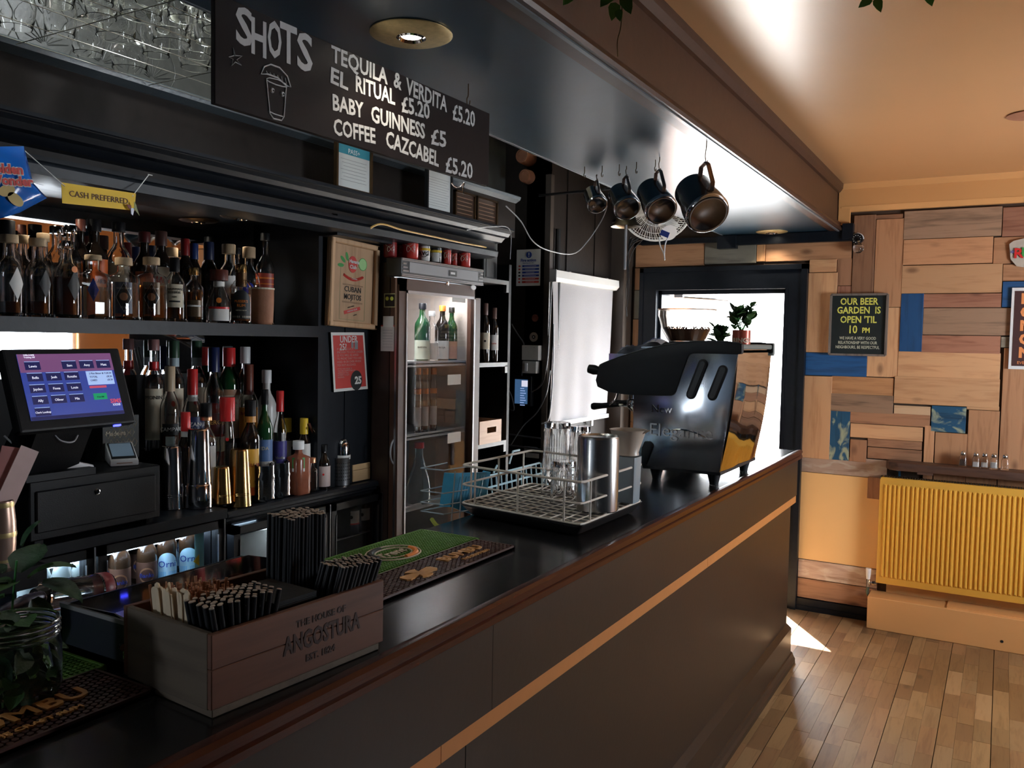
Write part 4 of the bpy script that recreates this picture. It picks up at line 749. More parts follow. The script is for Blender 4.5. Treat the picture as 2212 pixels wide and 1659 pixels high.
for k, (m_, lb, c) in enumerate(((mat('menu_red', (.20, .03, .02), .5), 'dark red folded menu standing in the barrel pot', (-.01, 0)), (mat('menu_pink', (.38, .25, .24), .5), 'pale leaflet leaning right in the barrel pot', (.008, .02)))):
    b = MB(); b.obox(Matrix.Translation((-2.17+.012*k, pm.y+.01+.02*k, 1.055+ph+.035)) @ Matrix.Rotation(math.radians(-14-12*k), 4, 'X'), (.002, .05, .20)); tag(b.build('menu', m_), lb, 'menu', 'menus in the barrel pot')
# ------------------------------------------------------------------ undercounter coolers
LEDC = mat('cool_led', (.6, .8, 1), .3, var=0, emit=8, ecol=(.5, .72, 1))
def cooler(name, label, x0, ys, z0, z1, glasses, lit, back):
    t = thing(name, label, 'fridge', (x0-.25, (ys[0]+ys[1])/2, 0))
    y0, y1 = ys; xb = -2.74
    part(t, 'cabinet', BLACK, lambda b: (b.box((xb, y0, .02), (x0-.04, y0+.03, z1)), b.box((xb, y1-.03, .02), (x0-.04, y1, z1)), b.box((xb, y0, z1-.03), (x0-.04, y1, z1)), b.box((xb, y0, .02), (x0-.04, y1, .10))))
    part(t, 'liner', back, lambda b: b.box((xb, y0+.03, .10), (xb+.01, y1-.03, z1-.03)))
    for (a, c) in glasses:
        d = part(t, 'glass_door', PLB, lambda b: (b.box((x0-.035, a, .10), (x0, a+.028, z1-.005)), b.box((x0-.035, c-.028, .10), (x0, c, z1-.005)), b.box((x0-.035, a, z1-.032), (x0, c, z1-.005)), b.box((x0-.035, a, .10), (x0, c, .15))))
        part(d, 'pane', G_CL, lambda b: b.box((x0-.02, a+.02, .14), (x0-.015, c-.02, z1-.025)))
        part(d, 'gasket_trim', ALU, lambda b: (b.box((x0-.002, a+.026, .15), (x0+.002, a+.029, z1-.05)), b.box((x0-.002, c-.029, .15), (x0+.002, c-.026, z1-.05)), b.box((x0-.001, c-.005, .10), (x0+.003, c, z1-.002))))
    if lit:
        part(t, 'light_strip', LEDC, lambda b: b.box((x0-.075, y0+.05, z1-.045), (x0-.055, y1-.05, z1-.035)))
    for zs in (.52, .815): part(t, 'shelf', ALU, lambda b: b.box((xb+.01, y0+.03, zs), (x0-.05, y1-.03, zs+.004)), )
    return t
gy = [Px(a, 1180, -2.25).y for a in (-60, 210, 487)]
WHL = mat('white_liner', (.65, .68, .70), .5)
cl = cooler('bottle_cooler', 'black undercounter bottle cooler with two lit glass doors left of the crate', -2.25, (.4, gy[2]), .1, 1.030, [(gy[0], gy[1]-.006), (gy[1]+.003, gy[2]-.002)], True, WHL)
part(bb, 'worktop_over_cooler', BLACKB, lambda b: (b.box((-2.65, -1.2, 1.031), (-2.245, 1.758, 1.062)), b.box((-2.418, 1.758, 1.031), (-2.245, gy[2]+.004, 1.062))))
y2, y3 = Px(503, 1150, -2.275).y, Px(838, 1150, -2.275).y; ym = (Px(715, 1150, -2.275).y)
cl2 = cooler('bottle_cooler', 'black undercounter cooler with pale backed left door and wine behind the right door', -2.275, (y2, y3-.03), .1, .988, [(y2+.005, ym-.004), (ym+.004, y3-.04)], False, mat('dark_liner', (.05, .07, .08), .5))
light('cooler_light', 'AREA', (-2.30, (y2+ym)/2, .95), .8, (.85, .95, 1), target=(-2.33, (y2+ym)/2, .6), size=.03, size_y=.2)  # added fill to brighten the pale panel; this cooler has no lamp
part(cl2, 'steel_inner_panel', mat('pale_steel', (.45, .50, .52), .35, .4), lambda b: b.box((-2.335, y2+.06, .15), (-2.325, ym-.04, .935)))
light('cooler_light', 'AREA', (-2.34, (gy[0]+gy[2])/2, .975), 7, (.55, .76, 1), target=(-2.5, (gy[0]+gy[2])/2, .4), size=.06, size_y=1.2).rotation_euler = (0, math.radians(-25), 0)
BRB = mat('brown_beer_glass', (.025, .012, .006), .06, var=0, coat=.4); BBL = mat('beer_label_blue', (.10, .40, .75), .4, var=.05)
SHZ = .8195
for i, (u, rw) in enumerate(((258, -2.36), (316, -2.36), (246, -2.47), (302, -2.47), (280, -2.56), (335, -2.56))):
    fr = i < 2
    bottle((rw, Px(u, 1200, rw).y, SHZ), .031, .215, kind='beer', gm=BRB, cm=mat('brown_beer_foil', (.10, .04, .03), .4), cap=(.80, 1, 1.25), nr=.013, lab=(mat('beer_label_brown', (.09, .04, .025), .4), .08, .46, 80), label='brown beer bottle with bronze label, %s' % ('front %s in the lit cooler' % ('left' if i == 0 else 'second') if fr else ['in second row left in the lit cooler', 'in second row right in the lit cooler', 'in back row left in the lit cooler', 'in back row right in the lit cooler'][i-2]), group='brown beer bottles in the cooler' if not fr else 'front brown beer bottles in the cooler',
           disc=[(COP, .27, .024, .001), (mat('dark_brown_ink', (.06, .02, .01), .5), .27, .019, .0014)], band=(PAPER, .22, .31, 38), txt=[('Banks', .265, .019, BLUE)], sleeve=(PAPER, .84, .90, 1.27))
for i, (u, rw) in enumerate(((360, -2.35), (406, -2.35), (352, -2.46), (398, -2.46), (385, -2.56))):
    fr = i < 2
    bottle((rw, Px(u, 1180, rw).y, SHZ), .031, .235, kind='beer', gm=BRB, cm=PLW, cap=(.94, 1, 1.25), nr=.0135, arch=(mat('pale_blue_label', (.45, .65, .75), .4), .10, .50, 60), band=(BBL, .10, .24, 58), label='dark bottle with pale blue label, %s' % (['front left in the lit cooler', 'front right in the lit cooler', 'second row left in the cooler', 'second row right in the cooler', 'furthest back in the cooler'][i]), group='blue label bottles in the cooler' if not fr else 'front blue label bottles in the cooler', txt=[('Orni', .34, .030, BLUE)], sleeve=(PAPER, .72, .92, 1.35))
SOD = mat('clear_soda_glass', (.35, .38, .36), .08, var=0, trans=.6); 
for i, (u, rw) in enumerate(((88, -2.34), (133, -2.34), (176, -2.34), (105, -2.44), (150, -2.44), (60, -2.34))):
    fr = i < 3
    bottle((rw, Px(u, 1230, rw).y, SHZ), .029, .205, kind='beer', gm=SOD, cm=BLUE, cap=(.78, 1, 1.45), nr=.014, band=(YC_, .30, .36, 170), sleeve=(PAPER, .80, .90, 1.5), label='clear soft drink bottle with blue cap, %s' % (['left of the front three', 'middle of the front three', 'right of the front three', 'second row left', 'second row right', 'leftmost behind the mint'][i]), group='soft drink bottles in the cooler' if fr else 'soft drink bottles behind in the cooler', txt=[('GS', .84, .016, INK)])
part(cl, 'energy_label', mat('energy_label_teal', (.25, .50, .50), .4, var=.05), lambda b: b.box((-2.269, Px(420, 1150, -2.268).y, .86), (-2.268, Px(440, 1150, -2.268).y, 1.0)))
ty = Px(424, 1180, -2.266).y; part(cl, 'warning_triangle', YC_, lambda b: b.prism([(-2.2675, ty-.012, .905), (-2.2675, ty+.012, .885), (-2.2675, ty+.012, .925)], (.0006, 0, 0)))
for i, u in enumerate((758, 781)):
    bottle((-2.36, Px(u, 1130, -2.36).y, .8195), .034, .16, kind='wine', gm=DARKG, cm=PLB, lab=(PAPER, .30, .62, 70), band=(RED, .26, .30, 70) if i == 0 else None, disc=[(INK, .46, .007, .001)], label='wine bottle with white label in the right cooler, %s of two' % ('left' if i == 0 else 'right'), group='wine in the right cooler')
# ------------------------------------------------------------------ tall fridge
FX, FY0, FY1, FZ = -2.20, 2.838, 3.475, 1.93
fr = thing('display_fridge', 'tall brown glass door drinks fridge with lit interior and ribbed header', 'fridge', (-2.45, 3.15, 0))
FB = mat('fridge_brown', (.075, .036, .024), .32, var=.15); FD = mat('fridge_dark_side', (.030, .018, .014), .35, var=.3)
part(fr, 'side_panel', FD, lambda b: b.box((-2.74, FY0, .04), (FX-.05, FY0+.03, FZ+.03))); part(fr, 'side_panel', FD, lambda b: b.box((-2.74, FY1-.03, .04), (FX-.05, FY1, FZ+.03)))
part(fr, 'top_panel', FD, lambda b: b.box((-2.74, FY0, FZ), (FX-.05, FY1, FZ+.035))); part(fr, 'liner', mat('fridge_liner', (.36, .31, .27), .4), lambda b: (b.box((-2.74, FY0+.03, .1), (-2.72, FY1-.03, FZ)), b.box((-2.72, FY0+.03, .1), (FX-.055, FY0+.035, FZ)), b.box((-2.72, FY1-.035, .1), (FX-.055, FY1-.03, FZ)), b.box((-2.72, FY0+.03, FZ-.01), (FX-.055, FY1-.03, FZ))))
hz0, hz1 = Px(900, 590, FX).z, 1.985
part(fr, 'header', PLG, lambda b: b.box((FX-.07, FY0-.003, 1.905), (FX+.012, FY1+.003, 1.985)).bevel(.006, 2))
part(fr, 'header_panel', PLGR, lambda b: b.box((FX+.011, FY0+.05, 1.925), (FX+.015, FY1-.05, 1.968)))
for z_ in (1.908, 1.915, 1.974, 1.980): part(fr, 'header_rib', ALU, lambda b: b.box((FX+.011, FY0, z_-.0018), (FX+.0155, FY1, z_+.0018)))
for k in range(3):
    for a, c in ((FY0+.005, FY0+.045-.008*k), (FY1-.045+.008*k, FY1-.005)): part(fr, 'header_rib', ALU, lambda b: b.box((FX+.011, a, 1.927+k*.015), (FX+.0155, c, 1.932+k*.015)))
part(fr, 'thermostat', INK, lambda b: b.box((FX+.014, 3.18, 1.932), (FX+.018, 3.24, 1.958))); part(fr, 'readout', PLW, lambda b: b.box((FX+.0175, 3.19, 1.94), (FX+.019, 3.225, 1.95)))
dd = part(fr, 'door_frame', FB, lambda b: (b.box((FX-.045, FY0, .06), (FX, FY0+.052, 1.90)), b.box((FX-.045, FY1-.052, .06), (FX, FY1, 1.90)), b.box((FX-.045, FY0, 1.845), (FX, FY1, 1.90)), b.box((FX-.045, FY0, .06), (FX, FY1, .13))))
part(dd, 'door_glass', glass('door_glass'), lambda b: b.box((FX-.025, FY0+.04, .12), (FX-.019, FY1-.04, 1.85)))
part(dd, 'door_trim', ALU, lambda b: (b.box((FX-.001, FY0+.048, .12), (FX+.003, FY0+.058, 1.85)), b.box((FX-.001, FY1-.058, .12), (FX+.003, FY1-.048, 1.85)), b.box((FX-.001, FY0+.048, 1.838), (FX+.003, FY1-.048, 1.850)), b.box((FX-.02, FY0-.002, .06), (FX-.01, FY0+.004, 1.90))))
hp = Px(869, 975, FX); part(dd, 'door_handle', PLGR, lambda b: b.tube(bez((FX-.02, FY0-.001, hp.z+.05), (FX-.02, FY0-.03, hp.z+.03), (FX-.02, FY0-.03, hp.z-.03), (FX-.02, FY0-.001, hp.z-.05)), .004, 8), smooth=True)
lk = Px(966, 612, FX); part(dd, 'lock', CHROME, lambda b: b.lathe([(0, 0), (.010, 0), (.011, .003), (0, .005)], 16, Matrix.Translation((FX, lk.y, lk.z)) @ Matrix.Rotation(math.pi/2, 4, 'Y')))
lk = Px(1022, 621, FX); part(dd, 'badge', PLW, lambda b: b.lathe([(0, 0), (.024, 0), (.022, .003), (0, .0035)], 20, Matrix.Translation((FX, lk.y, lk.z)) @ Matrix.Scale(.5, 4, (0, 0, 1)) @ Matrix.Rotation(math.pi/2, 4, 'Y')))
part(fr, 'light_tube', mat('fridge_tube', (1, 1, 1), .3, var=0, emit=9, ecol=(.85, .93, 1)), lambda b: b.cyl((FX-.09, FY0+.05, FZ-.045), (FX-.09, FY1-.05, FZ-.045), .013, 10), smooth=True)
light('fridge_light', 'AREA', (FX-.10, 3.15, FZ-.07), 4.5, (.95, .95, 1), target=(-2.5, 3.15, 1.0), size=.5, size_y=.05)
zsh = [Px(900, v, FX-.06).z for v in (782, 938, 1090)]
for z_ in zsh:
    part(fr, 'fridge_shelf', mat('shelf_white_wire', (.6, .62, .64), .35), lambda b: (b.box((-2.70, FY0+.036, z_-.012), (FX-.06, FY1-.036, z_-.006)), b.box((FX-.068, FY0+.036, z_-.022), (FX-.060, FY1-.036, z_+.004))))
for (u, v) in ((992, 642), (982, 820), (982, 945)):
    q = Px(u, v, FX-.016); b = MB(); b.box((FX-.0185, q.y-.055, q.z-.024), (FX-.0175, q.y+.055, q.z+.024)); b.build('door_notice', PAPER, dd)
wines = [(912, 655, 34, DGRN, PLB, 'green wine bottle with pale green label, leftmost on the top fridge shelf', mat('pale_green_paper', (.45, .50, .40), .5), 'BARVIN'), (932, 672, 30, G_CL, PLW, 'clear bottle with white cap on the top fridge shelf', PAPER, None), (955, 660, 30, DARKG, ORGP, 'dark bottle with white label on the top fridge shelf', PAPER, 'RIOJA'), (975, 664, 26, DGRN, PLB, 'green bottle with peach label on the top fridge shelf', mat('peach_paper', (.60, .32, .20), .5), None), (950, 668, 26, DARKG, PLB, 'dark bottle standing at the back of the top fridge shelf', CREAM, None)]
for i, (u, vt, w, gm, cm_, lb, lm, tx) in enumerate(wines):
    xr = -2.30 if i < 4 else -2.45
    ubottle(u, vt, w, xr, zsh[0]-.0055, lb, kind='wine', gm=gm, cm=cm_, lab=(lm, .06, .38, 70), group='wine bottles in the tall fridge', txt=[(tx, .26, .012, INK)] if tx else None)
for i, (u, lb) in enumerate(((902, 'left'), (918, 'middle'), (936, 'right'))):
    ubottle(u, 795, 15, -2.32, zsh[1]-.0055, 'slim bottle with orange neck band, %s of three on the second fridge shelf' % lb, kind='beer', gm=G_CL, cm=ORGP, lab=(PAPER, .10, .40, 80), sleeve=(ORGP, .60, .68, 1.5), liq=(LIQ_BR, .5), group='tonic bottles in the tall fridge')
CARD = mat('cardboard', (.48, .26, .13), .7, var=.1)
q = Px(945, 960, -2.34); tag(MB().box((-2.50, q.y-.02, zsh[2]-.0055), (-2.34, q.y+.11, zsh[2]+.27)).bevel(.002, 1).build('cardboard_box', CARD), 'plain cardboard box on the lower shelf inside the tall fridge', 'box')
q = Px(908, 1000, -2.29); bottle((-2.30, q.y, zsh[2]-.0055), .055, .28, kind='cone', gm=mat('blue_tint_plastic', (.45, .62, .72), .1, var=0, trans=.7), cm=REDC, label='large bluish plastic bottle with red cap inside the tall fridge', nr=.018, liq=None, name='plastic_bottle')
for i, u in enumerate((893, 915)): bottle((-2.32, Px(u, 1120, -2.32).y, .42), .032, .22, kind='beer', gm=DGRN, cm=PLB, lab=(PAPER, .2, .45, 70), label='green bottle on the bottom fridge shelf, %s' % ('left' if i == 0 else 'right'), group='green bottles at the bottom of the tall fridge')
part(fr, 'fridge_shelf', MATS['shelf_white_wire'], lambda b: b.box((-2.70, FY0+.036, .41), (FX-.06, FY1-.036, .4195)))
# stickers on the fridge side (facing -y)
def yq(u, v): return Py(u, v, FY0)
def sticker(name, u0, v0, u1, v1, m, off=.001):
    a, c = yq(u0, v0), yq(u1, v1); return part(fr, name, m, lambda b: b.box((a.x, FY0-off, c.z), (c.x, FY0, a.z)))
sticker('energy_sticker', 830, 634, 855, 664, mat('sticker_olive', (.50, .50, .25), .5)); sticker('energy_sticker_face', 832, 636, 853, 662, INK, .0014)
for u in (837, 847): c = yq(u, 645); part(fr, 'bike_wheel', YEL, lambda b: b.lathe([(0, 0), (.0085, 0), (.0085, .001), (0, .001)], 16, Matrix.Translation((c.x, FY0-.0015, c.z)) @ Matrix.Rotation(math.pi/2, 4, 'X')))
sticker('taped_note', 828, 683, 850, 707, PAPER); sticker('taped_list', 823, 705, 851, 759, mat('list_paper', (.62, .58, .56), .6, var=.1), .0008); sticker('red_tape', 823, 702, 852, 708, RED, .0006)
for k in range(7): sticker('list_line', 827, 713+k*6, 848, 714+k*6, PLGR, .0016)
# cans on top of the fridge
CR_ = mat('can_red', (.45, .035, .025), .3, var=.25, scale=60); CW = mat('can_white', (.65, .63, .60), .35); CB_ = mat('can_black', (.015, .015, .015), .3)
TZ = 1.9865
for i, (u, vt, w, m, xr, lb) in enumerate([(843, 514, 29, mat('can_dark_red', (.22, .02, .02), .3, var=.3), -2.27, 'dark red can with white script, leftmost on the fridge'), (869, 512, 26, CR_, -2.29, 'red can half hidden behind the biggest red can on the fridge'), (886, 508, 36, CR_, -2.235, 'biggest red can with pale swirls, front of the fridge top'), (916, 515, 26, CW, -2.235, 'white can with black circle and yellow band on the fridge'), (941, 520, 26, CB_, -2.235, 'black and white can with yellow band on the fridge'), (964, 525, 22, CR_, -2.235, 'bright red can right of the black and white can'), (981, 529, 20, CR_, -2.27, 'narrow red can between the last two red cans, set back'), (1002, 533, 29, CR_, -2.235, 'red can with brown picture, rightmost on the fridge')]):
    p = Px(u, vt, xr); r = w/2*depth(p)/F; h = p.z-TZ; t = thing('drinks_can', lb, 'can', (xr, p.y, TZ), 0, 'cans on top of the fridge'); a0 = math.atan2(-p.y, -xr)
    part(t, 'can_body', m, lambda b: b.lathe([(0, .003), (r*.85, 0), (r, .005), (r, h-.006), (r*.94, h-.001)], 28), smooth=True, local=True, ang=50); part(t, 'can_lid', ALU, lambda b: b.lathe([(r*.94, h-.0015), (r*.95, h), (r*.88, h), (r*.87, h-.003), (0, h-.003)], 28), smooth=True, local=True)
    def bandp(nm, mm, z0, z1, hw, off=.0005):
        rr = r+off; xs = [rr*math.radians(-hw+2*hw*k/10) for k in range(11)]; part(t, nm, mm, lambda b: b.wrap(rr, a0, xs, lambda x: h*z0, lambda x: h*z1), local=True)
    if i in (3, 4):
        rr = r+.0006; b = MB(); pts = [(rr*math.cos(a0+.9*math.cos(q)), rr*math.sin(a0+.9*math.cos(q)), h*(.52+.34*math.sin(q))) for q in [k*.2618 for k in range(24)]]; b.tube(pts, .0013, 5, close=True); b.build('ring', INK if i == 3 else CW, t, True, True)
        bandp('yellow_band', YC_, .46, .56, 80, .001); text('CID' if i == 3 else 'P', .028, None, INK if i == 3 else CW, t, wrap_r=r, a0=a0, z0=h*.74, offset=.0008); text('AVG' if i == 3 else 'PULL', .024, None, INK if i == 3 else CW, t, wrap_r=r, a0=a0, z0=h*.32, offset=.0006)
        if i == 4: bandp('white_panel', CW, .05, .45, 40, .0003)
    else:
        for q in range(2):
            rr = r+.0007; b = MB(); c_ = (.66, .40)[q]; pts = [(rr*math.cos(a0+.5*math.cos(w_)-.2+.3*q), rr*math.sin(a0+.5*math.cos(w_)-.2+.3*q), h*(c_+.12*math.sin(w_*(1+q)))) for w_ in [k*.3 for k in range(21)]]; b.tube(pts, .0008, 4); b.build('swirl', CREAM, t, True, True)
# ------------------------------------------------------------------ open shelves past the fridge
t = thing('open_shelf_unit', 'black open shelf unit between the tall fridge and the wall', 'shelf', (-2.45, 3.72, 0))
SHB = mat('shelf_brown_grey', (.05, .045, .042), .4, var=.2)
part(t, 'upright', BLACK, lambda b: b.box((-2.60, 3.93, 0), (-2.31, 3.955, 2.05))); part(t, 'upright', BLACK, lambda b: b.box((-2.60, 3.48, 0), (-2.31, 3.50, 1.92))); part(t, 'shelf_back', BLACK, lambda b: b.box((-2.61, 3.48, 0), (-2.60, 3.955, 2.2)))
for z_ in (1.94, 1.505, 1.085, .70): part(t, 'shelf_board', SHB, lambda b: b.box((-2.60, 3.50, z_), (-2.31, 3.93, z_+.022)))
for z_ in (1.90, 1.47, 1.045): part(t, 'bracket', SHB, lambda b: b.box((-2.33, 3.905, z_), (-2.31, 3.93, z_+.04)))
for u, vt, w, xr, lb, tx in ((1049, 655, 20, -2.36, 'dark wine bottle with animal picture on cream label on the open shelf', None), (1068, 665, 19, -2.355, 'dark wine bottle with plain white label on the open shelf', 'RAMA')):
    ubottle(u, vt, w, xr, 1.528, lb, kind='wine', gm=DARKG, cm=mat('foil_brown', (.12, .06, .05), .4), cap=(.80, 1, 1.25), lab=(CREAM if not tx else PAPER, .22, .50, 80), disc=[(INK, .36, .006, .001)] if not tx else None, txt=[(tx, .34, .011, RED)] if tx else None, group='wine on the open shelf')
y0_, y1_ = Px(1036, 930, -2.30).y, Px(1083, 930, -2.30).y; z0_, z1_ = 1.1075, Px(1083, 905, -2.30).z
t = thing('wooden_crate', 'small pale wooden crate with hand slot on the open shelf beside the fridge', 'crate', (-2.40, (y0_+y1_)/2, z0_)); WC = wood('crate_pale', (.62, .36, .22), (.48, .25, .14), 'y', .5, knots=False, bump=.1)
ym_ = (y0_+y1_)/2+.01
part(t, 'crate_front', WC, lambda b: (b.box((-2.31, y0_, z0_), (-2.30, y1_, z1_-.065)), b.box((-2.31, y0_, z1_-.035), (-2.30, y1_, z1_)), b.box((-2.31, y0_, z1_-.065), (-2.30, ym_-.045, z1_-.035)), b.box((-2.31, ym_+.045, z1_-.065), (-2.30, y1_, z1_-.035))))
part(t, 'crate_side', WC, lambda b: b.box((-2.55, y0_, z0_), (-2.31, y0_+.008, z1_))); part(t, 'crate_side', WC, lambda b: b.box((-2.55, y1_-.008, z0_), (-2.31, y1_, z1_))); part(t, 'crate_back', WC, lambda b: b.box((-2.558, y0_, z0_), (-2.55, y1_, z1_))); part(t, 'crate_floor', WC, lambda b: b.box((-2.55, y0_+.008, z0_), (-2.31, y1_-.008, z0_+.008)))
p = Px(1060, 550, -2.36); t = thing('wall_speaker', 'small dark grey speaker standing on the top of the open shelf', 'speaker', (-2.40, p.y, 1.963))
part(t, 'speaker_case', mat('speaker_grey', (.06, .06, .06), .5), lambda b: b.box((-2.47, Px(1046, 550, -2.36).y, 1.9635), (-2.36, Px(1075, 550, -2.36).y, 2.20)).bevel(.008, 2)); part(t, 'speaker_grille', INK, lambda b: b.box((-2.362, Px(1050, 550, -2.36).y, 1.975), (-2.357, Px(1071, 550, -2.36).y, 2.19)))
cable('yellow_cable', 'yellow cable draped under the cornice over the cans to the speaker', [Px(768, 517, -2.30), Px(790, 500, -2.20), Px(822, 484, -2.17), Px(870, 497, -2.17), Px(930, 510, -2.17), Px(1000, 525, -2.17), Px(1044, 533, -2.18), Px(1062, 540, -2.30)], .004, mat('yellow_flex', (.50, .30, .08), .5))
cable('black_cable', 'thin grey cable hanging in a loop from the cornice corner across the wall', [Px(1093, 445, -2.29), Px(1125, 478, -2.28), Px(1150, 520, -2.27), Px(1185, 541, -2.26), Px(1238, 548, -2.25), Px(1270, 520, -2.24), Px(1300, 475, -2.2), Px(1312, 445, -2.2)], .0035, PLGR)
cable('black_cable', 'thin cable clipped along the end of the upper cornice', [Px(1008, 497, -2.15), Px(1060, 490, -2.15), Px(1101, 496, -2.15), Px(1102, 560, -2.16)], .002, PLGR)

# ------------------------------------------------------------------ ceiling lights
BULB = mat('lamp_face', (1, 1, 1), .3, var=0, emit=25, ecol=(1, .93, .80))
def downlight(x, y, z, r, label, e, m=BRASS, spot=True, group='brass downlights'):
    t = thing('downlight', label, 'ceiling light', (x, y, z), 0, group)
    part(t, 'brass_plate', m, lambda b: b.lathe([(r*.33, -.004), (r*.36, -.010), (r*.42, -.009), (r*.9, -.006), (r, -.002), (r, 0), (0, 0)], 40), smooth=True, local=True)
    part(t, 'bulb_ring', CHROME, lambda b: b.lathe([(r*.25, -.006), (r*.30, -.013), (r*.36, -.010), (r*.36, -.004)], 32), smooth=True, local=True)
    part(t, 'lamp', BULB, lambda b: b.lathe([(0, -.006), (r*.27, -.006), (r*.27, -.003), (0, -.003)], 24), local=True)
    if spot: l = light('downlight_beam', 'SPOT', (x, y, z-.02), e, (1, .88, .70), target=(x, y, 0), radius=.02, angle=2.0, blend=.6)
    return t
downlight(-1.195, 1.575, 2.339, .094, 'brass downlight in the dark soffit beside the shots board', 3)
downlight(-1.263, 5.313, 2.339, .094, 'brass downlight in the soffit at the far wall end', 6)
AZ = 2.099
for i, (u, v, tx) in enumerate(((95, 388, 'dark brass downlight in the alcove ceiling behind the crisp packet'), (520, 468, 'dark brass downlight over the right end of the mirror shelf'))):
    p = Pz(u, v, AZ); downlight(max(p.x, -2.56), p.y, AZ, .075, tx, 4, DBRASS, group='alcove downlights')
light('shelf_lamp', 'POINT', (-1.95, .75, 2.82), 16, (.88, .95, 1), radius=.06); light('shelf_lamp', 'POINT', (-2.0, 1.75, 2.82), 12, (.88, .95, 1), radius=.06)  # added fill to brighten glasses and ceiling over the rack, no fixture
p = Pz(2225, 247, 2.61); t = thing('downlight', 'round brown downlight in the orange ceiling at the right edge', 'ceiling light', (p.x, p.y, 2.609)); part(t, 'plate', TERRA, lambda b: b.lathe([(0, -.012), (.05, -.012), (.085, -.004), (.085, 0), (0, 0)], 32), smooth=True, local=True)
# ------------------------------------------------------------------ shots board
A, B_ = Vector((-1.30, 1.106, 0)), Vector((-1.285, 2.052, 0)); ex = (B_-A).normalized(); ez = ex.cross(Vector((0, 0, 1))); Lb = (B_-A).length; z0b, z1b = 2.08, 2.283
t = thing('shots_board', 'long dark board with white hand-painted shots prices hanging from the soffit', 'sign', (-1.30, 1.58, 2.08))
MBd = Matrix.Translation((A+B_)/2+Vector((0, 0, (z0b+z1b)/2))) @ Matrix((ex, Vector((0, 0, 1)), ez)).transposed().to_4x4()
BDM = mat('board_dark_maroon', (.009, .0045, .0045), .45, spec=.2, bump=.1, bscale=40, var=.2)
part(t, 'board', BDM, lambda b: b.obox(MBd, (Lb, z1b-z0b, .012)).bevel(.001, 1))
def bpx(u, v):   # photo position on the board face
    n = (MBd.to_3x3() @ Vector((0, 0, 1))); p0 = MBd @ Vector((0, 0, .0065)); r = ray(u, v); k = (p0-CAM).dot(n)/r.dot(n); return MBd.inverted() @ (CAM+r*k)
def btext(s_, u0, v0, u1, v1, hpx, off=.0008, **k):
    a, c = bpx(u0, v0), bpx(u1, v1); me = text_mesh(s_, 1, .0004, offset=0); w = max(v.co.x for v in me.vertices)-min(v.co.x for v in me.vertices); bpy.data.meshes.remove(me)
    m_ = (a+c)/2; d = c-a; ang = math.atan2(d.y, d.x); q = bpx((u0+u1)/2, (v0+v1)/2-hpx/2); q2 = bpx((u0+u1)/2, (v0+v1)/2+hpx/2); hgt = q.y-q2.y
    size = hgt/.70; sx = d.length/(w*size)
    return text(s_, size, MBd @ Matrix.Translation((m_.x, m_.y, .0065)) @ Matrix.Rotation(ang, 4, 'Z') @ Matrix.Diagonal((sx, 1, 1, 1)), CHALK, t, offset=off*k.get('o', 1))
for ch, u, v, hh_, ww in (('S', 527, 62, 78, 32), ('H', 559, 86, 76, 30), ('O', 593, 90, 76, 28), ('T', 623, 100, 82, 34), ('S', 658, 117, 78, 30)): btext(ch, u-ww/2, v-ww*.2, u+ww/2, v+ww*.2, hh_, .0022)
for ln in ((('TEQUILA', 716, 117, 836, 168), ('&', 851, 172, 866, 180), ('VERDITA', 878, 187, 965, 228), ('£5.20', 978, 243, 1025, 260)), (('EL', 714, 163, 750, 180), ('RITUAL', 768, 182, 852, 212), ('£5.20', 868, 226, 927, 243)), (('BABY', 718, 222, 783, 240), ('GUINNESS', 802, 247, 917, 286), ('£5', 932, 296, 963, 304)), (('COFFEE', 721, 275, 810, 296), ('CAZCABEL', 834, 301, 947, 346), ('£5.20', 963, 356, 1020, 372))):
    for a in ln: btext(a[0], a[1], a[2], a[3], a[4], 33, .0012)
def bline(pts, r=.0016, close=False): return part(t, 'chalk_drawing', CHALK, lambda b: b.tube([MBd @ Vector((q.x, q.y, .0068)) for q in [bpx(*p) for p in pts]], r, 5, close=close))
bline([(503, 104), (508, 120), (523, 121), (511, 129), (521, 141), (508, 134), (500, 142), (503, 128), (494, 123), (505, 120)], .0011, True)
bline([(575, 172), (582, 245), (590, 256), (608, 260), (613, 252), (618, 188)]); bline([(574, 170), (580, 176), (596, 183), (610, 187), (619, 188), (618, 182), (600, 172), (582, 168)], .0012, True); bline([(580, 240), (592, 246), (611, 252)], .0012)
bline([(563, 160), (570, 144), (584, 139), (603, 146), (620, 165), (627, 188), (616, 184), (600, 168), (578, 160)], .0018, True)
for k in range(6): bline([(575+k*8, 153+k*3), (578+k*8, 160+k*4)], .0009)
for u, v in ((588, 195), (610, 203)): c = bpx(u, v); part(t, 'googly_eye', CHALK, lambda b: b.lathe([(0, 0), (.0055, 0), (.004, .003), (0, .0035)], 12, MBd @ Matrix.Translation((c.x, c.y, .0062)))); part(t, 'pupil', INK, lambda b: b.lathe([(0, 0), (.0022, 0), (0, .001)], 10, MBd @ Matrix.Translation((c.x+.001, c.y-.001, .0098))))
def hook(p, r=.0014, L_=.035, label=None, grp='ceiling hooks', m=None):
    p = Vector(p); pts = [p, p-Vector((0, 0, L_*.55)), p-Vector((0, .006, L_*.75)), p-Vector((0, .004, L_)), p+Vector((0, .006, -L_)), p+Vector((0, .009, -L_*.78))]
    t_ = MB().tube(smooth_path(pts, 4), r, 6).build('ceiling_hook', m or DBRASS, None, True); return tag(t_, label, 'hook', grp)
hook((-1.285, 1.95, 2.339), L_=.055, label='small hook holding the right end of the shots board'); hook((-1.30, 1.15, 2.339), L_=.05, label='hook holding the left end of the shots board')
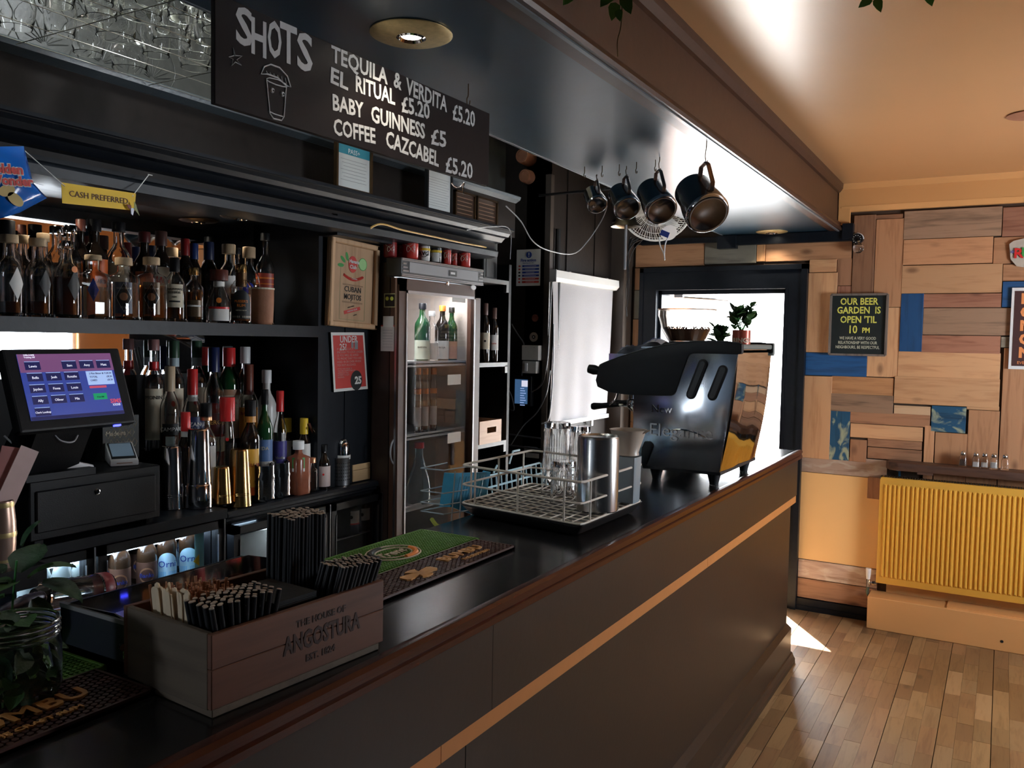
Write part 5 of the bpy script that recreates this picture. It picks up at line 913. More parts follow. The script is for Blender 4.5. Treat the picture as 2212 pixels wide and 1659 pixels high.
# light string of clear fairy bulbs under the board
def bulbs(b):
    for u, v in ((993, 408), (1008, 200)):
        p = Px(u, v, -1.305); b.tube([p, p-Vector((0, .004, .012)), p-Vector((0, 0, .02))], [.001, .004, .001], 6)
tag(MB().tube(smooth_path([Px(975, 395, -1.30), Px(985, 405, -1.30), Px(996, 402, -1.30), Px(1003, 395, -1.30), Px(1000, 412, -1.30), Px(1002, 420, -1.30)], 5), .0016, 5).build('fairy_light', glass('fairy_clear'), None, True), 'clear fairy light wire curling below the shots board', 'fairy light')
# ------------------------------------------------------------------ wine glasses upside down on a wire rack
t = thing('glass_rack', 'wire rack over the back bar holding upturned glasses', 'rack', (-1.9, 1.2, 2.405)); ZR = 2.405; RKW = mat('rack_wire', (.35, .34, .30), .3, .8, var=0)
for x_ in [-1.56-.14*k for k in range(6)]: part(t, 'wire', RKW, lambda b: b.cyl((x_, .2, ZR), (x_, 2.05, ZR), .0011, 6))
for y_ in (.5, .9, 1.3, 1.7, 2.04): part(t, 'cross_wire', RKW, lambda b: b.cyl((-1.58, y_, ZR-.004), (-2.28, y_, ZR-.004), .0013, 6))
for x_ in (-1.56, -2.26): part(t, 'hanger', RKW, lambda b: b.cyl((x_, 2.04, ZR), (x_, 2.04, 3.0), .003, 6)); part(t, 'hanger', RKW, lambda b: b.cyl((x_, .9, ZR), (x_, .9, 3.0), .003, 6))
def wineglass(R_, hb, Hh, rim=.8):
    o = [(R_*rim-.001, -.001), (R_*rim+.0006, 0), (R_*rim+.0004, .002), (R_*.93, hb*.25), (R_, hb*.55), (R_*.88, hb*.8), (R_*.5, hb*.95), (.006, hb+.008), (.0038, hb+.02), (.0038, Hh-.015), (.008, Hh-.006), (.034, Hh-.0015), (.034, Hh)]
    i = [(0, hb-.004), (R_*.48, hb*.93), (R_*.86, hb*.785), (R_-.0012, hb*.55), (R_*.93-.0012, hb*.25), (R_*rim-.0022, .001)]
    return o, i
protos = []
for R_, hb, Hh, rm in ((.046, .10, .19, .80), (.040, .11, .20, .86), (.052, .09, .175, .9)):
    o, i = wineglass(R_, hb, Hh, rm); b = MB(); b.lathe(i+o+[(0, Hh)], 26); g = b.build('wine_glass', G_CL, None, True, ang=60); protos.append((g.data, R_)); bpy.data.objects.remove(g)
spots = [tuple(Pz(u, v, ZR)[:2]) for u, v in ((35, 62), (130, 78), (250, 83), (190, 118), (337, 122), (280, 152), (60, 105), (420, 150), (118, 128))]
spots = [q for q in spots if q[0] > -2.22]; n0 = len(spots)
for i_ in range(8):
    for j_ in range(11):
        x_ = -1.56-.095*i_+(j_ % 2)*.02; y_ = .60+.10*j_+(i_ % 2)*.04
        if y_ > 1.75 or x_ < -2.22 or any((x_-a)**2+(y_-c)**2 < .0068 for a, c in spots[:n0]): continue
        spots.append((x_, y_))
for k, (x_, y_) in enumerate(spots[:62]):
    me, R_ = protos[k % 3]; o = bpy.data.objects.new('wine_glass', me); COL.objects.link(o); o.location = (x_, y_, ZR+.003); o.rotation_euler = (0, 0, random.random()*6)
    kd = ('round bowled', 'tall narrow', 'wide bowled')[k % 3]
    tag(o, '%s clear stemmed glass standing upside down on the wire rack above the back bar' % kd, 'glass', '%s stemmed glasses on the wire rack' % kd)
# ------------------------------------------------------------------ framed papers on the ledge
def frm(name, label, u0, v0, u1, v1, x, fm_, pm_, cat='picture frame', z_top=None):
    a, c = Px(u0, (v0+v1)/2, x), Px(u1, (v0+v1)/2, x); um = (u0+u1)/2; zt_, zb_ = z_top or Px(um, v0, x).z, 2.2085
    t = thing(name, label, cat, (x, (a.y+c.y)/2, zb_)); ya, yc = a.y, c.y; w_ = .010
    part(t, 'frame', fm_, lambda b: (b.box((x-.012, ya, zb_), (x+.004, ya+w_, zt_)), b.box((x-.012, yc-w_, zb_), (x+.004, yc, zt_)), b.box((x-.012, ya, zb_), (x+.004, yc, zb_+w_)), b.box((x-.012, ya, zt_-w_), (x+.004, yc, zt_))))
    part(t, 'paper', pm_, lambda b: b.box((x-.008, ya+w_*.9, zb_+w_*.9), (x-.004, yc-w_*.9, zt_-w_*.9))); return t, ya, yc, zb_, zt_
CERT = mat('certificate_paper', (.62, .64, .62), .5, var=.03)
t, ya, yc, zb_, zt_ = frm('framed_certificate', 'framed certificate with teal PASS heading standing on the ledge under the board', 726, 300, 804, 415, -2.20, DBRASS, CERT, z_top=2.42)
part(t, 'teal_band', mat('teal_print', (.03, .25, .33), .5), lambda b: b.box((-2.2039, ya+.012, 2.345), (-2.2032, yc-.012, 2.395)))
text('PASS+', .026, basis('L', (-2.2028, (ya+yc)/2, 2.358)), WHITE, t)
for k in range(7): part(t, 'text_line', PLGR, lambda b: b.box((-2.2038, ya+.03+.008*(k % 3), 2.325-.013*k), (-2.2033, yc-.03-.006*(k % 2), 2.3262-.013*k)))
t, ya, yc, zb_, zt_ = frm('framed_notice', 'black framed white price notice standing on the ledge behind the board corner', 922, 360, 977, 465, -2.20, PLB, CERT, z_top=2.40)
for k in range(12): part(t, 'text_line', PLGR, lambda b: b.box((-2.2038, ya+.02, 2.355-.011*k), (-2.2033, yc-.02-.01*(k % 3), 2.3562-.011*k)))
for u0, u1, lb in ((983, 1027, 'left'), (1030, 1075, 'right')):
    t, ya, yc, zb_, zt_ = frm('small_plaque', 'dark engraved plaque with tan lettering on the ledge, %s of the pair' % lb, u0, 418, u1, 490, -2.215, DBRASS, mat('plaque_dark', (.05, .028, .018), .4), cat='plaque', z_top=2.335)
    for k in range(5): part(t, 'text_line', mat('tan_ink', (.22, .12, .07), .5), lambda b: b.box((-2.219, ya+.018+.006*(k % 2), zt_-.03-.018*k), (-2.2185, yc-.018-.006*(k % 3), zt_-.026-.018*k)))
# ------------------------------------------------------------------ crisp packet and cash sign
c = [Px(u, v, -2.10) for u, v in ((-60, 318), (50, 316), (70, 395), (100, 428), (40, 460), (0, 472), (-70, 440))]
t = thing('crisp_packet', 'shiny blue crisp packet clipped under the cornice at the left edge', 'crisp packet', (-2.10, c[0].y, 2.1))
CP = mat('packet_blue', (.005, .10, .42), .18, bump=.5, bscale=14, var=.3, scale=10)
def pk(b):
    n = len(c); mid = sum(c, Vector())/n; F_ = [b.bm.verts.new(p+Vector((.003, 0, 0))) for p in c]; K_ = [b.bm.verts.new(p-Vector((.003, 0, 0))) for p in c]
    i1 = [b.bm.verts.new(mid+(p-mid)*.6+Vector((.028+.006*math.sin(3*k), 0, 0))) for k, p in enumerate(c)]; cf = b.bm.verts.new(mid+Vector((.034, 0, 0))); cb = b.bm.verts.new(mid-Vector((.02, 0, 0)))
    for k in range(n):
        m_ = (k+1) % n; b.bm.faces.new((F_[k], F_[m_], i1[m_], i1[k])); b.bm.faces.new((i1[k], i1[m_], cf)); b.bm.faces.new((K_[m_], K_[k], cb)); b.bm.faces.new((F_[m_], F_[k], K_[k], K_[m_]))
part(t, 'packet', CP, pk, smooth=True, ang=50)
MP = basis('L', Px(18, 378, -2.062), math.radians(6)); text('golden', .030, MP @ Matrix.Translation((-.004, .013, 0)), PAPER, t, offset=.003, name='lettering_outline'); text('golden', .030, MP @ Matrix.Translation((-.004, .013, .0015)), RED, t, offset=.0012)
text('Wonder', .030, MP @ Matrix.Translation((.004, -.014, 0)), PAPER, t, offset=.003, name='lettering_outline'); text('Wonder', .030, MP @ Matrix.Translation((.004, -.014, .0015)), RED, t, offset=.0012)
cc = Px(22, 420, -2.066); 
for dy, dz, a in ((-.008, .008, .5), (.012, -.010, -.6)): part(t, 'printed_crisp', mat('crisp_yellow', (.55, .40, .14), .5), lambda b: b.lathe([(0, 0), (.019, 0), (.019, .001), (0, .001)], 18, basis('L', cc+Vector((0, dy, dz)), a) @ Matrix.Diagonal((1.1, .7, 1, 1))))
XQ = -2.15; t = thing('cash_sign', 'yellow card sign reading CASH PREFERRED hung on two strings', 'sign', (XQ, 1.5, 2.07))
q = [Px(u, v, XQ) for u, v in ((132, 394), (293, 418), (290, 455), (134, 439))]
GLD = mat('gold_card', (.62, .40, .03), .28, .2, var=.12, scale=6)
part(t, 'card', GLD, lambda b: b.prism(q, (.0015, 0, 0)))
d = (q[1]-q[0]); ang = math.atan2(d.z, d.y); mc = sum(q, Vector())/4; text('CASH PREFERRED', .0222, basis('L', mc+Vector((.0025, -.002, -.001)), ang), mat('maroon_ink', (.06, .01, .005), .5), t, sx=1.02*d.length*.86/.19 if False else 1.0)
STR = mat('white_string', (.6, .6, .58), .7)
part(t, 'string', STR, lambda b: b.cyl(Px(140, 402, XQ+.002), Px(47, 320, -2.12), .0012, 6)); part(t, 'string', STR, lambda b: b.cyl(Px(286, 424, XQ+.002), Px(322, 377, -2.175), .0012, 6)); part(t, 'pin', STR, lambda b: b.cyl(Px(320, 377, -2.175), Px(329, 379, -2.18), .0014, 6))
p = Px(285, 452, XQ+.01); t = thing('foil_charm', 'small crumpled foil star charm under the right corner of the cash sign', 'charm', p)
for k, (m_, pts) in enumerate(((mat('charm_red', (.20, .03, .02), .3), ((-.018, .012), (-.004, .010), (-.002, -.006), (-.012, .002))), (mat('charm_silver', (.5, .55, .65), .25, .6), ((-.006, .002), (.006, .004), (.0, -.018), (-.005, -.014))), (mat('charm_olive', (.25, .28, .10), .4), ((.004, .022), (.010, .012), (.012, .004), (.020, -.016), (.012, -.008), (.004, .0))))):
    part(t, 'foil', m_, lambda b: b.prism([p+Vector((.002*k, a, c)) for a, c in pts], (.002, 0, 0)))
# ------------------------------------------------------------------ pillar pictures
XH = -2.315; t = thing('mojito_sign', 'tilted pale wooden box frame sign reading CUBAN MOJITOS on the pillar', 'sign', (XH, 2.7, 1.87))
q = [Px(u, v, XH) for u, v in ((718, 513), (822, 533), (802, 713), (698, 700))]
qc = sum(q, Vector())/4; ux = ((q[1]-q[0])+(q[2]-q[3])).normalized(); w_ = ((q[1]-q[0]).length+(q[2]-q[3]).length)/2; h_ = ((q[0]-q[3]).length+(q[1]-q[2]).length)/2; uy = Vector((1, 0, 0)).cross(ux)
MH = Matrix.Translation(qc) @ Matrix((ux, uy, Vector((1, 0, 0)))).transposed().to_4x4(); WH = wood('sign_birch', (.58, .36, .20), (.46, .27, .14), 'z', .45, knots=False, bump=.08)
part(t, 'frame_back', WH, lambda b: b.obox(MH @ Matrix.Translation((0, 0, -.004)), (w_, h_, .010)))
for sx_, sy_, a_, b_2 in ((-1, 0, .022, h_), (1, 0, .022, h_), (0, -1, w_, .022), (0, 1, w_, .022)):
    part(t, 'frame_rail', WH, lambda b: b.obox(MH @ Matrix.Translation((sx_*(w_/2-.011), sy_*(h_/2-.011), .008)), (a_, b_2, .020)).bevel(.004, 1))
def hm(x, y, z=.0015): return MH @ Matrix.Translation((x*w_, y*h_, z))
part(t, 'print_border', mat('thin_green', (.10, .20, .08), .5), lambda b: [b.obox(hm(x, y, .0012), (a, c, .0006)) for x, y, a, c in ((-.26, -.10, .001, h_*.62), (.26, -.10, .001, h_*.62), (0, -.41, w_*.52, .001), (.14, .21, w_*.25, .001), (-.22, .21, w_*.08, .001))])
part(t, 'red_oval', RED, lambda b: b.lathe([(0, 0), (.026, 0), (.026, .0015), (0, .0015)], 24, hm(-.02, .23) @ Matrix.Diagonal((1, 1.3, 1, 1))))
part(t, 'lime_slice', mat('lime_green', (.35, .60, .25), .5), lambda b: b.lathe([(0, 0), (.024, 0), (.024, .001), (0, .001)], 24, hm(.19, .25, .0008))); part(t, 'lime_rind', GREEN, lambda b: b.lathe([(.0235, 0), (.026, 0), (.026, .0012), (.0235, .0012)], 24, hm(.19, .25, .0008)))
for x, y, a in ((-.22, .27, .9), (-.26, .20, 1.6), (-.14, .31, .3)): part(t, 'mint_leaf', GREEN, lambda b: b.lathe([(0, 0), (.013, 0), (.013, .001), (0, .001)], 12, hm(x, y, .0008) @ Matrix.Rotation(a, 4, 'Z') @ Matrix.Diagonal((.6, 1.4, 1, 1))))
text('Havana', .021, hm(0, .262, .0045), PAPER, t, offset=.0005); text('Club', .021, hm(-.02, .198, .0045), PAPER, t, offset=.0005)
part(t, 'red_ribbon', RED, lambda b: b.tube([hm(-.2+.05*k, .10-.045*math.sin(math.pi*k/8), .001).translation for k in range(9)], .006, 4)); text("Cantina", .011, hm(0, .065, .0085), PAPER, t)
for y in (-.005, -.015, -.205, -.215): part(t, 'rule', mat('brown_ink', (.12, .06, .03), .5), lambda b: b.obox(hm(0, y), (w_*.42, .0015, .0006)))
text('CUBAN', .031, hm(0, -.062, .002), INK, t, sx=.98, offset=.0004); text('MOJITOS', .031, hm(0, -.150, .002), INK, t, sx=.86, offset=.0004)
part(t, 'red_strap', RED, lambda b: b.obox(hm(0, -.30) @ Matrix.Rotation(.25, 4, 'Z'), (w_*.34, .014, .0006))); text('HAVANA CLUB', .009, hm(0, -.30, .0022) @ Matrix.Rotation(.25, 4, 'Z'), PAPER, t); text('MADE WITH', .007, hm(-.03, -.26, .002) @ Matrix.Rotation(.25, 4, 'Z'), INK, t); text('3 AÑOS', .007, hm(.06, -.35, .002) @ Matrix.Rotation(.25, 4, 'Z'), INK, t)
XU = -2.330; q = [Px(u, v, XU) for u, v in ((714, 718), (786, 718), (794, 840), (721, 847))]; t = thing('age_check_poster', 'red poster reading UNDER 25 with white border below the mojito sign', 'poster', (XU, 2.7, 1.5))
part(t, 'poster_sheet', PAPER, lambda b: b.prism(q, (.0015, 0, 0))); qi = [sum(q, Vector())/4+(p-sum(q, Vector())/4)*.90 for p in q]; part(t, 'red_panel', mat('poster_red', (.55, .045, .035), .5, var=.06), lambda b: b.prism([p+Vector((.0016, 0, 0)) for p in qi], (.0005, 0, 0)))
ux = ((q[1]-q[0])+(q[2]-q[3])).normalized(); uy = Vector((1, 0, 0)).cross(ux); wU = (q[1]-q[0]).length; hU = (q[0]-q[3]).length; MU = Matrix.Translation(sum(q, Vector())/4+Vector((.0024, 0, 0))) @ Matrix((ux, uy, Vector((1, 0, 0)))).transposed().to_4x4()
def um_(x, y, z=0): return MU @ Matrix.Translation((x*wU, y*hU, z))
text('UNDER', .038, um_(-.03, .375), PAPER, t, sx=.85, offset=.0004); text('25?', .038, um_(-.20, .245), PAPER, t, sx=.85, offset=.0004)
text("IF YOU ARE LUCKY\nENOUGH TO LOOK UNDER\n25 YOU WILL BE ASKED\nTO PROVE THAT YOU ARE\nAGED 18 OR OVER WHEN\nYOU BUY ALCOHOL", .0125, um_(-.38, .08), mat('pink_ink', (.60, .30, .28), .5), t, align='LEFT', line=1.05)
text("IF YOU ARE UNDER 18\nYOU ARE COMMITTING AN\nOFFENCE IF YOU\nATTEMPT TO BUY\nALCOHOL", .0085, um_(-.36, -.19), MATS['pink_ink'], t, align='LEFT')
part(t, 'grey_picture', PLGR, lambda b: (b.obox(um_(.20, .28), (.020, .036, .0004)), b.obox(um_(.08, .285), (.014, .026, .0004))))
part(t, 'black_disc', INK, lambda b: b.lathe([(0, 0), (.036, 0), (.036, .0006), (0, .0006)], 24, um_(.20, -.33) @ Matrix.Diagonal((1, 1.15, 1, 1)))); text('25', .042, um_(.25, -.335, .0009), PAPER, t, offset=.0018)
# ------------------------------------------------------------------ wall past the shelves
YR = 4.358
def rq(u, v): return Py(u, v, YR)
a, c = rq(1117, 540), rq(1167, 617); t = thing('fire_action_sign', 'white fire action notice with blue and red instruction bars', 'sign', ((a.x+c.x)/2, YR, c.z)); MF = basis('F', ((a.x+c.x)/2, YR-.002, (a.z+c.z)/2)); wF, hF = c.x-a.x, a.z-c.z
part(t, 'plate', PLW, lambda b: b.obox(MF, (wF, hF, .003)))
def fm2(x, y): return MF @ Matrix.Translation((x*wF, y*hF, .002))
part(t, 'blue_disc', BLUE, lambda b: b.lathe([(0, 0), (.019, 0), (.019, .001), (0, .001)], 24, fm2(.02, .35))); part(t, 'exclamation', WHITE, lambda b: (b.obox(fm2(.02, .37) @ Matrix.Translation((0, 0, .001)), (.005, .018, .001)), b.obox(fm2(.02, .30) @ Matrix.Translation((0, 0, .001)), (.005, .005, .001))))
text('Fire action', .024, fm2(0, .20), BLUE, t, offset=.0003); text('If you discover a fire', .009, fm2(0, .125), BLUE, t)
for k in range(6): part(t, 'instruction_bar', BLUE if k < 4 else RED, lambda b: b.obox(fm2(.10, .045-.088*k), (wF*.70, hF*.055, .0008))); part(t, 'pictogram', RED if k in (0, 1) else (INK if k < 4 else RED), lambda b: b.obox(fm2(-.37, .045-.088*k), (wF*.08, hF*.045, .0008))); part(t, 'bar_text', WHITE, lambda b: b.obox(fm2(.08, .045-.088*k) @ Matrix.Translation((0, 0, .0006)), (wF*(.5-.07*(k % 3)), hF*.010, .0004)))
for (u0, v0, u1, v1, rr_, lb) in ((1115, 342, 1147, 344, 17, 'upper'), (1120, 384, 1145, 384, 15, 'lower')):
    p1 = Py(u1, v1, YR); r = rr_*depth(p1)/F; L_ = .11 if lb == 'upper' else .07; t = thing('clay_pot', 'terracotta pot fixed sideways on the black wall, %s of two' % lb, 'pot', p1, 0, 'terracotta pots on the wall')
    part(t, 'pot_body', TERRA, lambda b: b.lathe([(0, 0), (r*.85, 0), (r, L_*.2), (r*.95, L_*.9), (r*.85, L_), (r*.7, L_), (r*.66, L_-.004), (0, L_-.004)], 24, Matrix.Translation((p1.x, YR, p1.z)) @ Matrix.Rotation(math.radians(90), 4, 'X')), smooth=True, ang=50)
def wbox(name, label, cat, u0, v0, u1, v1, d_, m, y=YR):
    a, c = Py(u0, (v0+v1)/2, y), Py(u1, (v0+v1)/2, y); zt_, zb_ = Py((u0+u1)/2, v0, y).z, Py((u0+u1)/2, v1, y).z; t = thing(name, label, cat, ((a.x+c.x)/2, y, zb_)); part(t, 'case', m, lambda b: b.box((a.x, y-d_, zb_), (c.x, y, zt_)).bevel(.002, 1)); return t, a.x, c.x, zb_, zt_
t, x0_, x1_, z0_, z1_ = wbox('junction_box', 'white plastic control box on the black wall, upper and larger of two', 'switch box', 1136, 746, 1172, 778, .05, mat('aged_white_plastic', (.50, .48, .45), .5)); 
for fx in (.25, .75): part(t, 'screw', PLGR, lambda b: b.obox(Matrix.Translation((x0_+(x1_-x0_)*fx, YR-.0505, z1_-.012)), (.006, .002, .004)))
t, x0_, x1_, z0_, z1_ = wbox('junction_box', 'smaller white plastic box directly under the larger control box', 'switch box', 1136, 780, 1166, 806, .045, MATS['aged_white_plastic']); part(t, 'switch', PLW, lambda b: b.box((x0_+.02, YR-.05, z0_+.012), (x0_+.035, YR-.045, z1_-.012)))
t, x0_, x1_, z0_, z1_ = wbox('payment_screen', 'small plastic wrapped handheld screen glowing blue on the black wall', 'screen', 1114, 812, 1153, 876, .03, PLB)
part(t, 'screen', mat('wall_screen', (.05, .1, .2), .1, var=.5, scale=30, emit=.8, ecol=(.05, .12, .25)), lambda b: b.box((x0_+.012, YR-.032, z0_+.012), (x1_-.025, YR-.030, z1_-.02))); part(t, 'screen_text', SLT, lambda b: [b.box((x0_+.05, YR-.0335, z1_-.075-.014*k), (x0_+.075+.006*(k % 3), YR-.032, z1_-.070-.014*k)) for k in range(8)]); part(t, 'screen_photo', SWH, lambda b: b.box((x0_+.058, YR-.0335, z1_-.062), (x0_+.098, YR-.032, z1_-.026)))
for u, v, r, m_, lb in ((1153, 728, .028, mat('round_sticker', (.38, .30, .26), .5, var=.5, scale=40), 'round worn sticker on the black wall above the control boxes'), (1156, 687, .022, mat('torn_sticker', (.22, .07, .05), .6, var=.6, scale=40), 'torn reddish sticker remains above the round sticker')):
    p = rq(u, v); t = thing('wall_sticker', lb, 'sticker', (p.x, YR, p.z)); part(t, 'sticker_face', m_, lambda b: b.lathe([(0, 0), (r, 0), (r, .001), (0, .001)], 20, basis('F', (p.x, YR-.0005, p.z)))); 
    if v == 728: part(t, 'sticker_centre', INK, lambda b: b.lathe([(0, 0), (r*.4, 0), (r*.4, .0005), (0, .0005)], 16, basis('F', (p.x, YR-.0016, p.z)))); part(t, 'sticker_dot', WHITE, lambda b: b.lathe([(0, 0), (r*.16, 0), (r*.16, .0005), (0, .0005)], 12, basis('F', (p.x, YR-.0022, p.z))))
for i, (u, v) in enumerate(((1147, 970), (1150, 984))): p = rq(u, v); tag(MB().box((p.x-.045, YR-.002, p.z-.014), (p.x+.045, YR, p.z+.014)).build('wall_sticker', mat('grey_label2', (.40, .42, .45), .5, var=.3, scale=80)), 'pale electrical label low on the black wall, %s of two' % ('upper' if i == 0 else 'lower'), 'sticker')
for k, (pp, lb) in enumerate(([[(1105, 700), (1120, 725), (1131, 742), (1133, 765), (1128, 800), (1127, 812)], 'black cable with white clip running from the shelf to the glowing screen'], [[(1112, 862), (1140, 850), (1170, 830), (1182, 780), (1186, 720), (1190, 640), (1192, 610)], 'black cable bundle rising beside the blind'], [[(1104, 960), (1130, 920), (1160, 890), (1180, 850), (1188, 800)], 'black cable crossing the wall under the glowing screen'], [[(1098, 884), (1110, 885), (1106, 860), (1100, 845)], 'short looped black cable at the shelf edge'], [[(1170, 915), (1185, 905), (1192, 850), (1195, 780), (1196, 700)], 'pale cable beside the blind edge'])):
    cable('wall_cable', lb, [Py(u, v, YR-.01-.01*k) for u, v in pp[0]] if isinstance(pp[0], list) else [Py(u, v, YR-.01-.01*k) for u, v in pp], .004, PLB if k != 4 else PLGR) if False else cable('wall_cable', lb, [Py(u, v, YR-.012-.008*k) for u, v in pp], .0045, PLG if k != 4 else PLGR)
for z_, lb in ((1.085, 'upper'), (1.02, 'lower')): tag(MB().tube([(-2.55, YR-.01, z_), (-2.32, YR-.01, z_-.01)], .006, 6).build('thin_pipe', PLG, None, True), 'thin dark pipe along the foot of the black wall, %s of two' % lb, 'pipe')
# roller blind
t = thing('roller_blind', 'white roller blind pulled down on the dark left wall', 'blind', (-2.28, 4.93, 1.13)); y0_, y1_ = 4.44, 5.30
q = [Px(1195, 585, -2.265), Px(1338, 605, -2.265)]; y0_, y1_ = q[0].y, min(q[1].y, 5.27); zt_ = (q[0].z+q[1].z)/2
part(t, 'cassette', mat('blind_white', (.70, .69, .66), .4, var=.03), lambda b: b.prism([(-2.305, y0_, zt_), (-2.245, y0_, zt_-.002), (-2.242, y0_, zt_-.045), (-2.26, y0_, zt_-.066), (-2.29, y0_, zt_-.07), (-2.305, y0_, zt_-.06)], (0, y1_-y0_, 0)), smooth=True, ang=35)
part(t, 'end_cap', PLGR, lambda b: b.box((-2.306, y0_-.006, zt_-.07), (-2.242, y0_, zt_+.001)))
FAB = mat('blind_fabric', (.27, .26, .27), .9, var=.05, scale=4, bump=.3, bscale=300)
def fab(b):
    ny, nz = 30, 24; zb_ = Px(1225, 908, -2.285).z; ya_, yb_ = y0_+.015, y1_-.03; V = []
    for j in range(nz+1):
        row = []
        for i in range(ny+1):
            fy, fz = i/ny, j/nz; y = ya_+(yb_-ya_)*fy-(.05*fz*fy)+.015*math.sin(fz*5)*(1-fy); x = -2.275+.010*math.sin(fy*9+1.5*fz)*fz+.006*math.sin(fy*21)*fz
            row.append(b.bm.verts.new((x, y, zt_-.05+(zb_-zt_+.05)*fz)))
        V.append(row)
    for j in range(nz):
        for i in range(ny): b.bm.faces.new((V[j][i], V[j][i+1], V[j+1][i+1], V[j+1][i]))
    bmesh.ops.solidify(b.bm, geom=b.bm.faces[:], thickness=.0015)
part(t, 'fabric', FAB, fab, smooth=True); zb_ = Px(1225, 908, -2.285).z
part(t, 'bottom_bar', PLW, lambda b: b.box((-2.285, y0_+.02, zb_-.022), (-2.262, y1_-.075, zb_+.004)).bevel(.003, 1))
part(t, 'bar_bracket', PLW, lambda b: b.box((-2.285, 4.95, zb_-.06), (-2.275, 4.975, zb_-.02)))
for y_ in (4.55, 5.1): part(t, 'bracket', ALU, lambda b: b.box((-2.30, y_, zt_), (-2.26, y_+.03, zt_+.006)))

# ================================================================== ON THE BAR
ZB = 1.1005
# rubber bar mats
def mat_(name, label, x0, x1, y0, y1, m, h, pitch, nr_, hexed=False):
    t = thing(name, label, 'bar mat', ((x0+x1)/2, (y0+y1)/2, ZB), 0, 'rubber bar mats')
    part(t, 'mat_base', m, lambda b: b.box((x0, y0, ZB), (x1, y1, ZB+h*.55))); part(t, 'mat_rim', m, lambda b: (b.box((x0, y0, ZB), (x0+.004, y1, ZB+h)), b.box((x1-.005, y0, ZB), (x1, y1, ZB+h)), b.box((x0, y0, ZB), (x1, y0+.005, ZB+h)), b.box((x0, y1-.005, ZB), (x1, y1, ZB+h))))
    def nb(b):
        i = 0; y = y0+.010
        while y < y1-.008:
            x = x0+.010+(pitch*.5 if i % 2 and hexed else 0)
            while x < x1-.008: b.cyl((x, y, ZB+h*.5), (x, y, ZB+h*.97), nr_, 6); x += pitch
            y += pitch*(.87 if hexed else 1); i += 1
    part(t, 'rubber_nubs', m, nb, kind='stuff'); return t
MG = mat('mat_green', (.085, .20, .025), .5, var=.1); MBN = mat('mat_brown', (.055, .018, .012), .42, var=.15); MLT = mat('mat_tan_lettering', (.50, .24, .07), .5)
mg = mat_('bar_mat', 'green nubbed rubber bar mat with oval badge between the crate and the basket', -1.41, -1.214, 1.20, 1.932, MG, .008, .0095, .0036)
mb = mat_('bar_mat', 'brown nubbed rubber bar mat with tan cross and lettering between the crate and the basket', -1.212, -1.090, 1.20, 1.910, MBN, .010, .0115, .0048, True)
mg2 = mat_('bar_mat', 'green nubbed rubber bar mat under the mint jar', -1.46, -1.242, .10, .843, MG, .008, .0095, .0036)
mb2 = mat_('bar_mat', 'brown nubbed rubber bar mat with tan lettering in front of the mint jar', -1.240, -1.095, .10, .822, MBN, .010, .0115, .0048, True)
c0 = Pz(1012, 1198, ZB+.01); text('BUMBU', .044, basis('T', (-1.160, c0.y, ZB+.0105)), MLT, mb, offset=.0012, extrude=.002, sx=1.15, spacing=1.05); text('THE CRAFT RUM', .013, basis('T', (-1.122, c0.y+.01, ZB+.0105)), MLT, mb, offset=.0004, extrude=.0015, sx=1.2)
c1 = Pz(905, 1240, ZB+.01)
part(mb, 'cross_emblem', MLT, lambda b: [b.prism([(c1.x+x*.001, c1.y+y*.001, ZB+.009) for x, y in pts], (0, 0, .004)) for pts in (((-6, -8), (-20, -14), (-26, -20), (-30, -10), (-30, 10), (-26, 20), (-20, 14), (-6, 8)), ((6, 8), (20, 14), (26, 20), (30, 10), (30, -10), (26, -20), (20, -14), (6, -8)), ((-8, -6), (-12, -24), (-16, -50), (-10, -58), (10, -58), (16, -50), (12, -24), (8, -6)), ((8, 6), (12, 24), (16, 50), (10, 58), (-10, 58), (-16, 50), (-12, 24), (-8, 6)), ((-9, -9), (-9, 9), (9, 9), (9, -9)))])
c2 = Pz(850, 1193, ZB+.01)
part(mg, 'oval_ring', mat('mat_cream', (.45, .36, .26), .5), lambda b: b.tube([(c2.x+.062*math.cos(a), c2.y+.078*math.sin(a), ZB+.009) for a in [k*.2094 for k in range(30)]], .0022, 5, close=True)); part(mg, 'oval_ring', MATS['mat_cream'], lambda b: b.tube([(c2.x+.040*math.cos(a), c2.y+.055*math.sin(a), ZB+.009) for a in [k*.2094 for k in range(30)]], .0018, 5, close=True))
part(mg, 'red_arc', ORGP, lambda b: b.tube([(c2.x+.051*math.cos(a), c2.y+.066*math.sin(a), ZB+.0075) for a in [-.2+k*.1 for k in range(19)]], .007, 6)); part(mg, 'dark_arc', INK, lambda b: b.tube([(c2.x+.051*math.cos(a), c2.y+.066*math.sin(a), ZB+.0075) for a in [3+k*.1 for k in range(19)]], .007, 6)); text('Trent', .044, basis('T', (c2.x, c2.y-.012, ZB+.0085)), MATS['mat_cream'], mg, offset=.0010, shear=.3, extrude=.0015)
text('BUMBU', .052, basis('T', (-1.172, .665, ZB+.0105)), MLT, mb2, offset=.0012, extrude=.002, sx=1.1, spacing=1.05); text('THE CRAFT RUM', .015, basis('T', (-1.128, .66, ZB+.0105)), MLT, mb2, offset=.0004, extrude=.0015, sx=1.2)
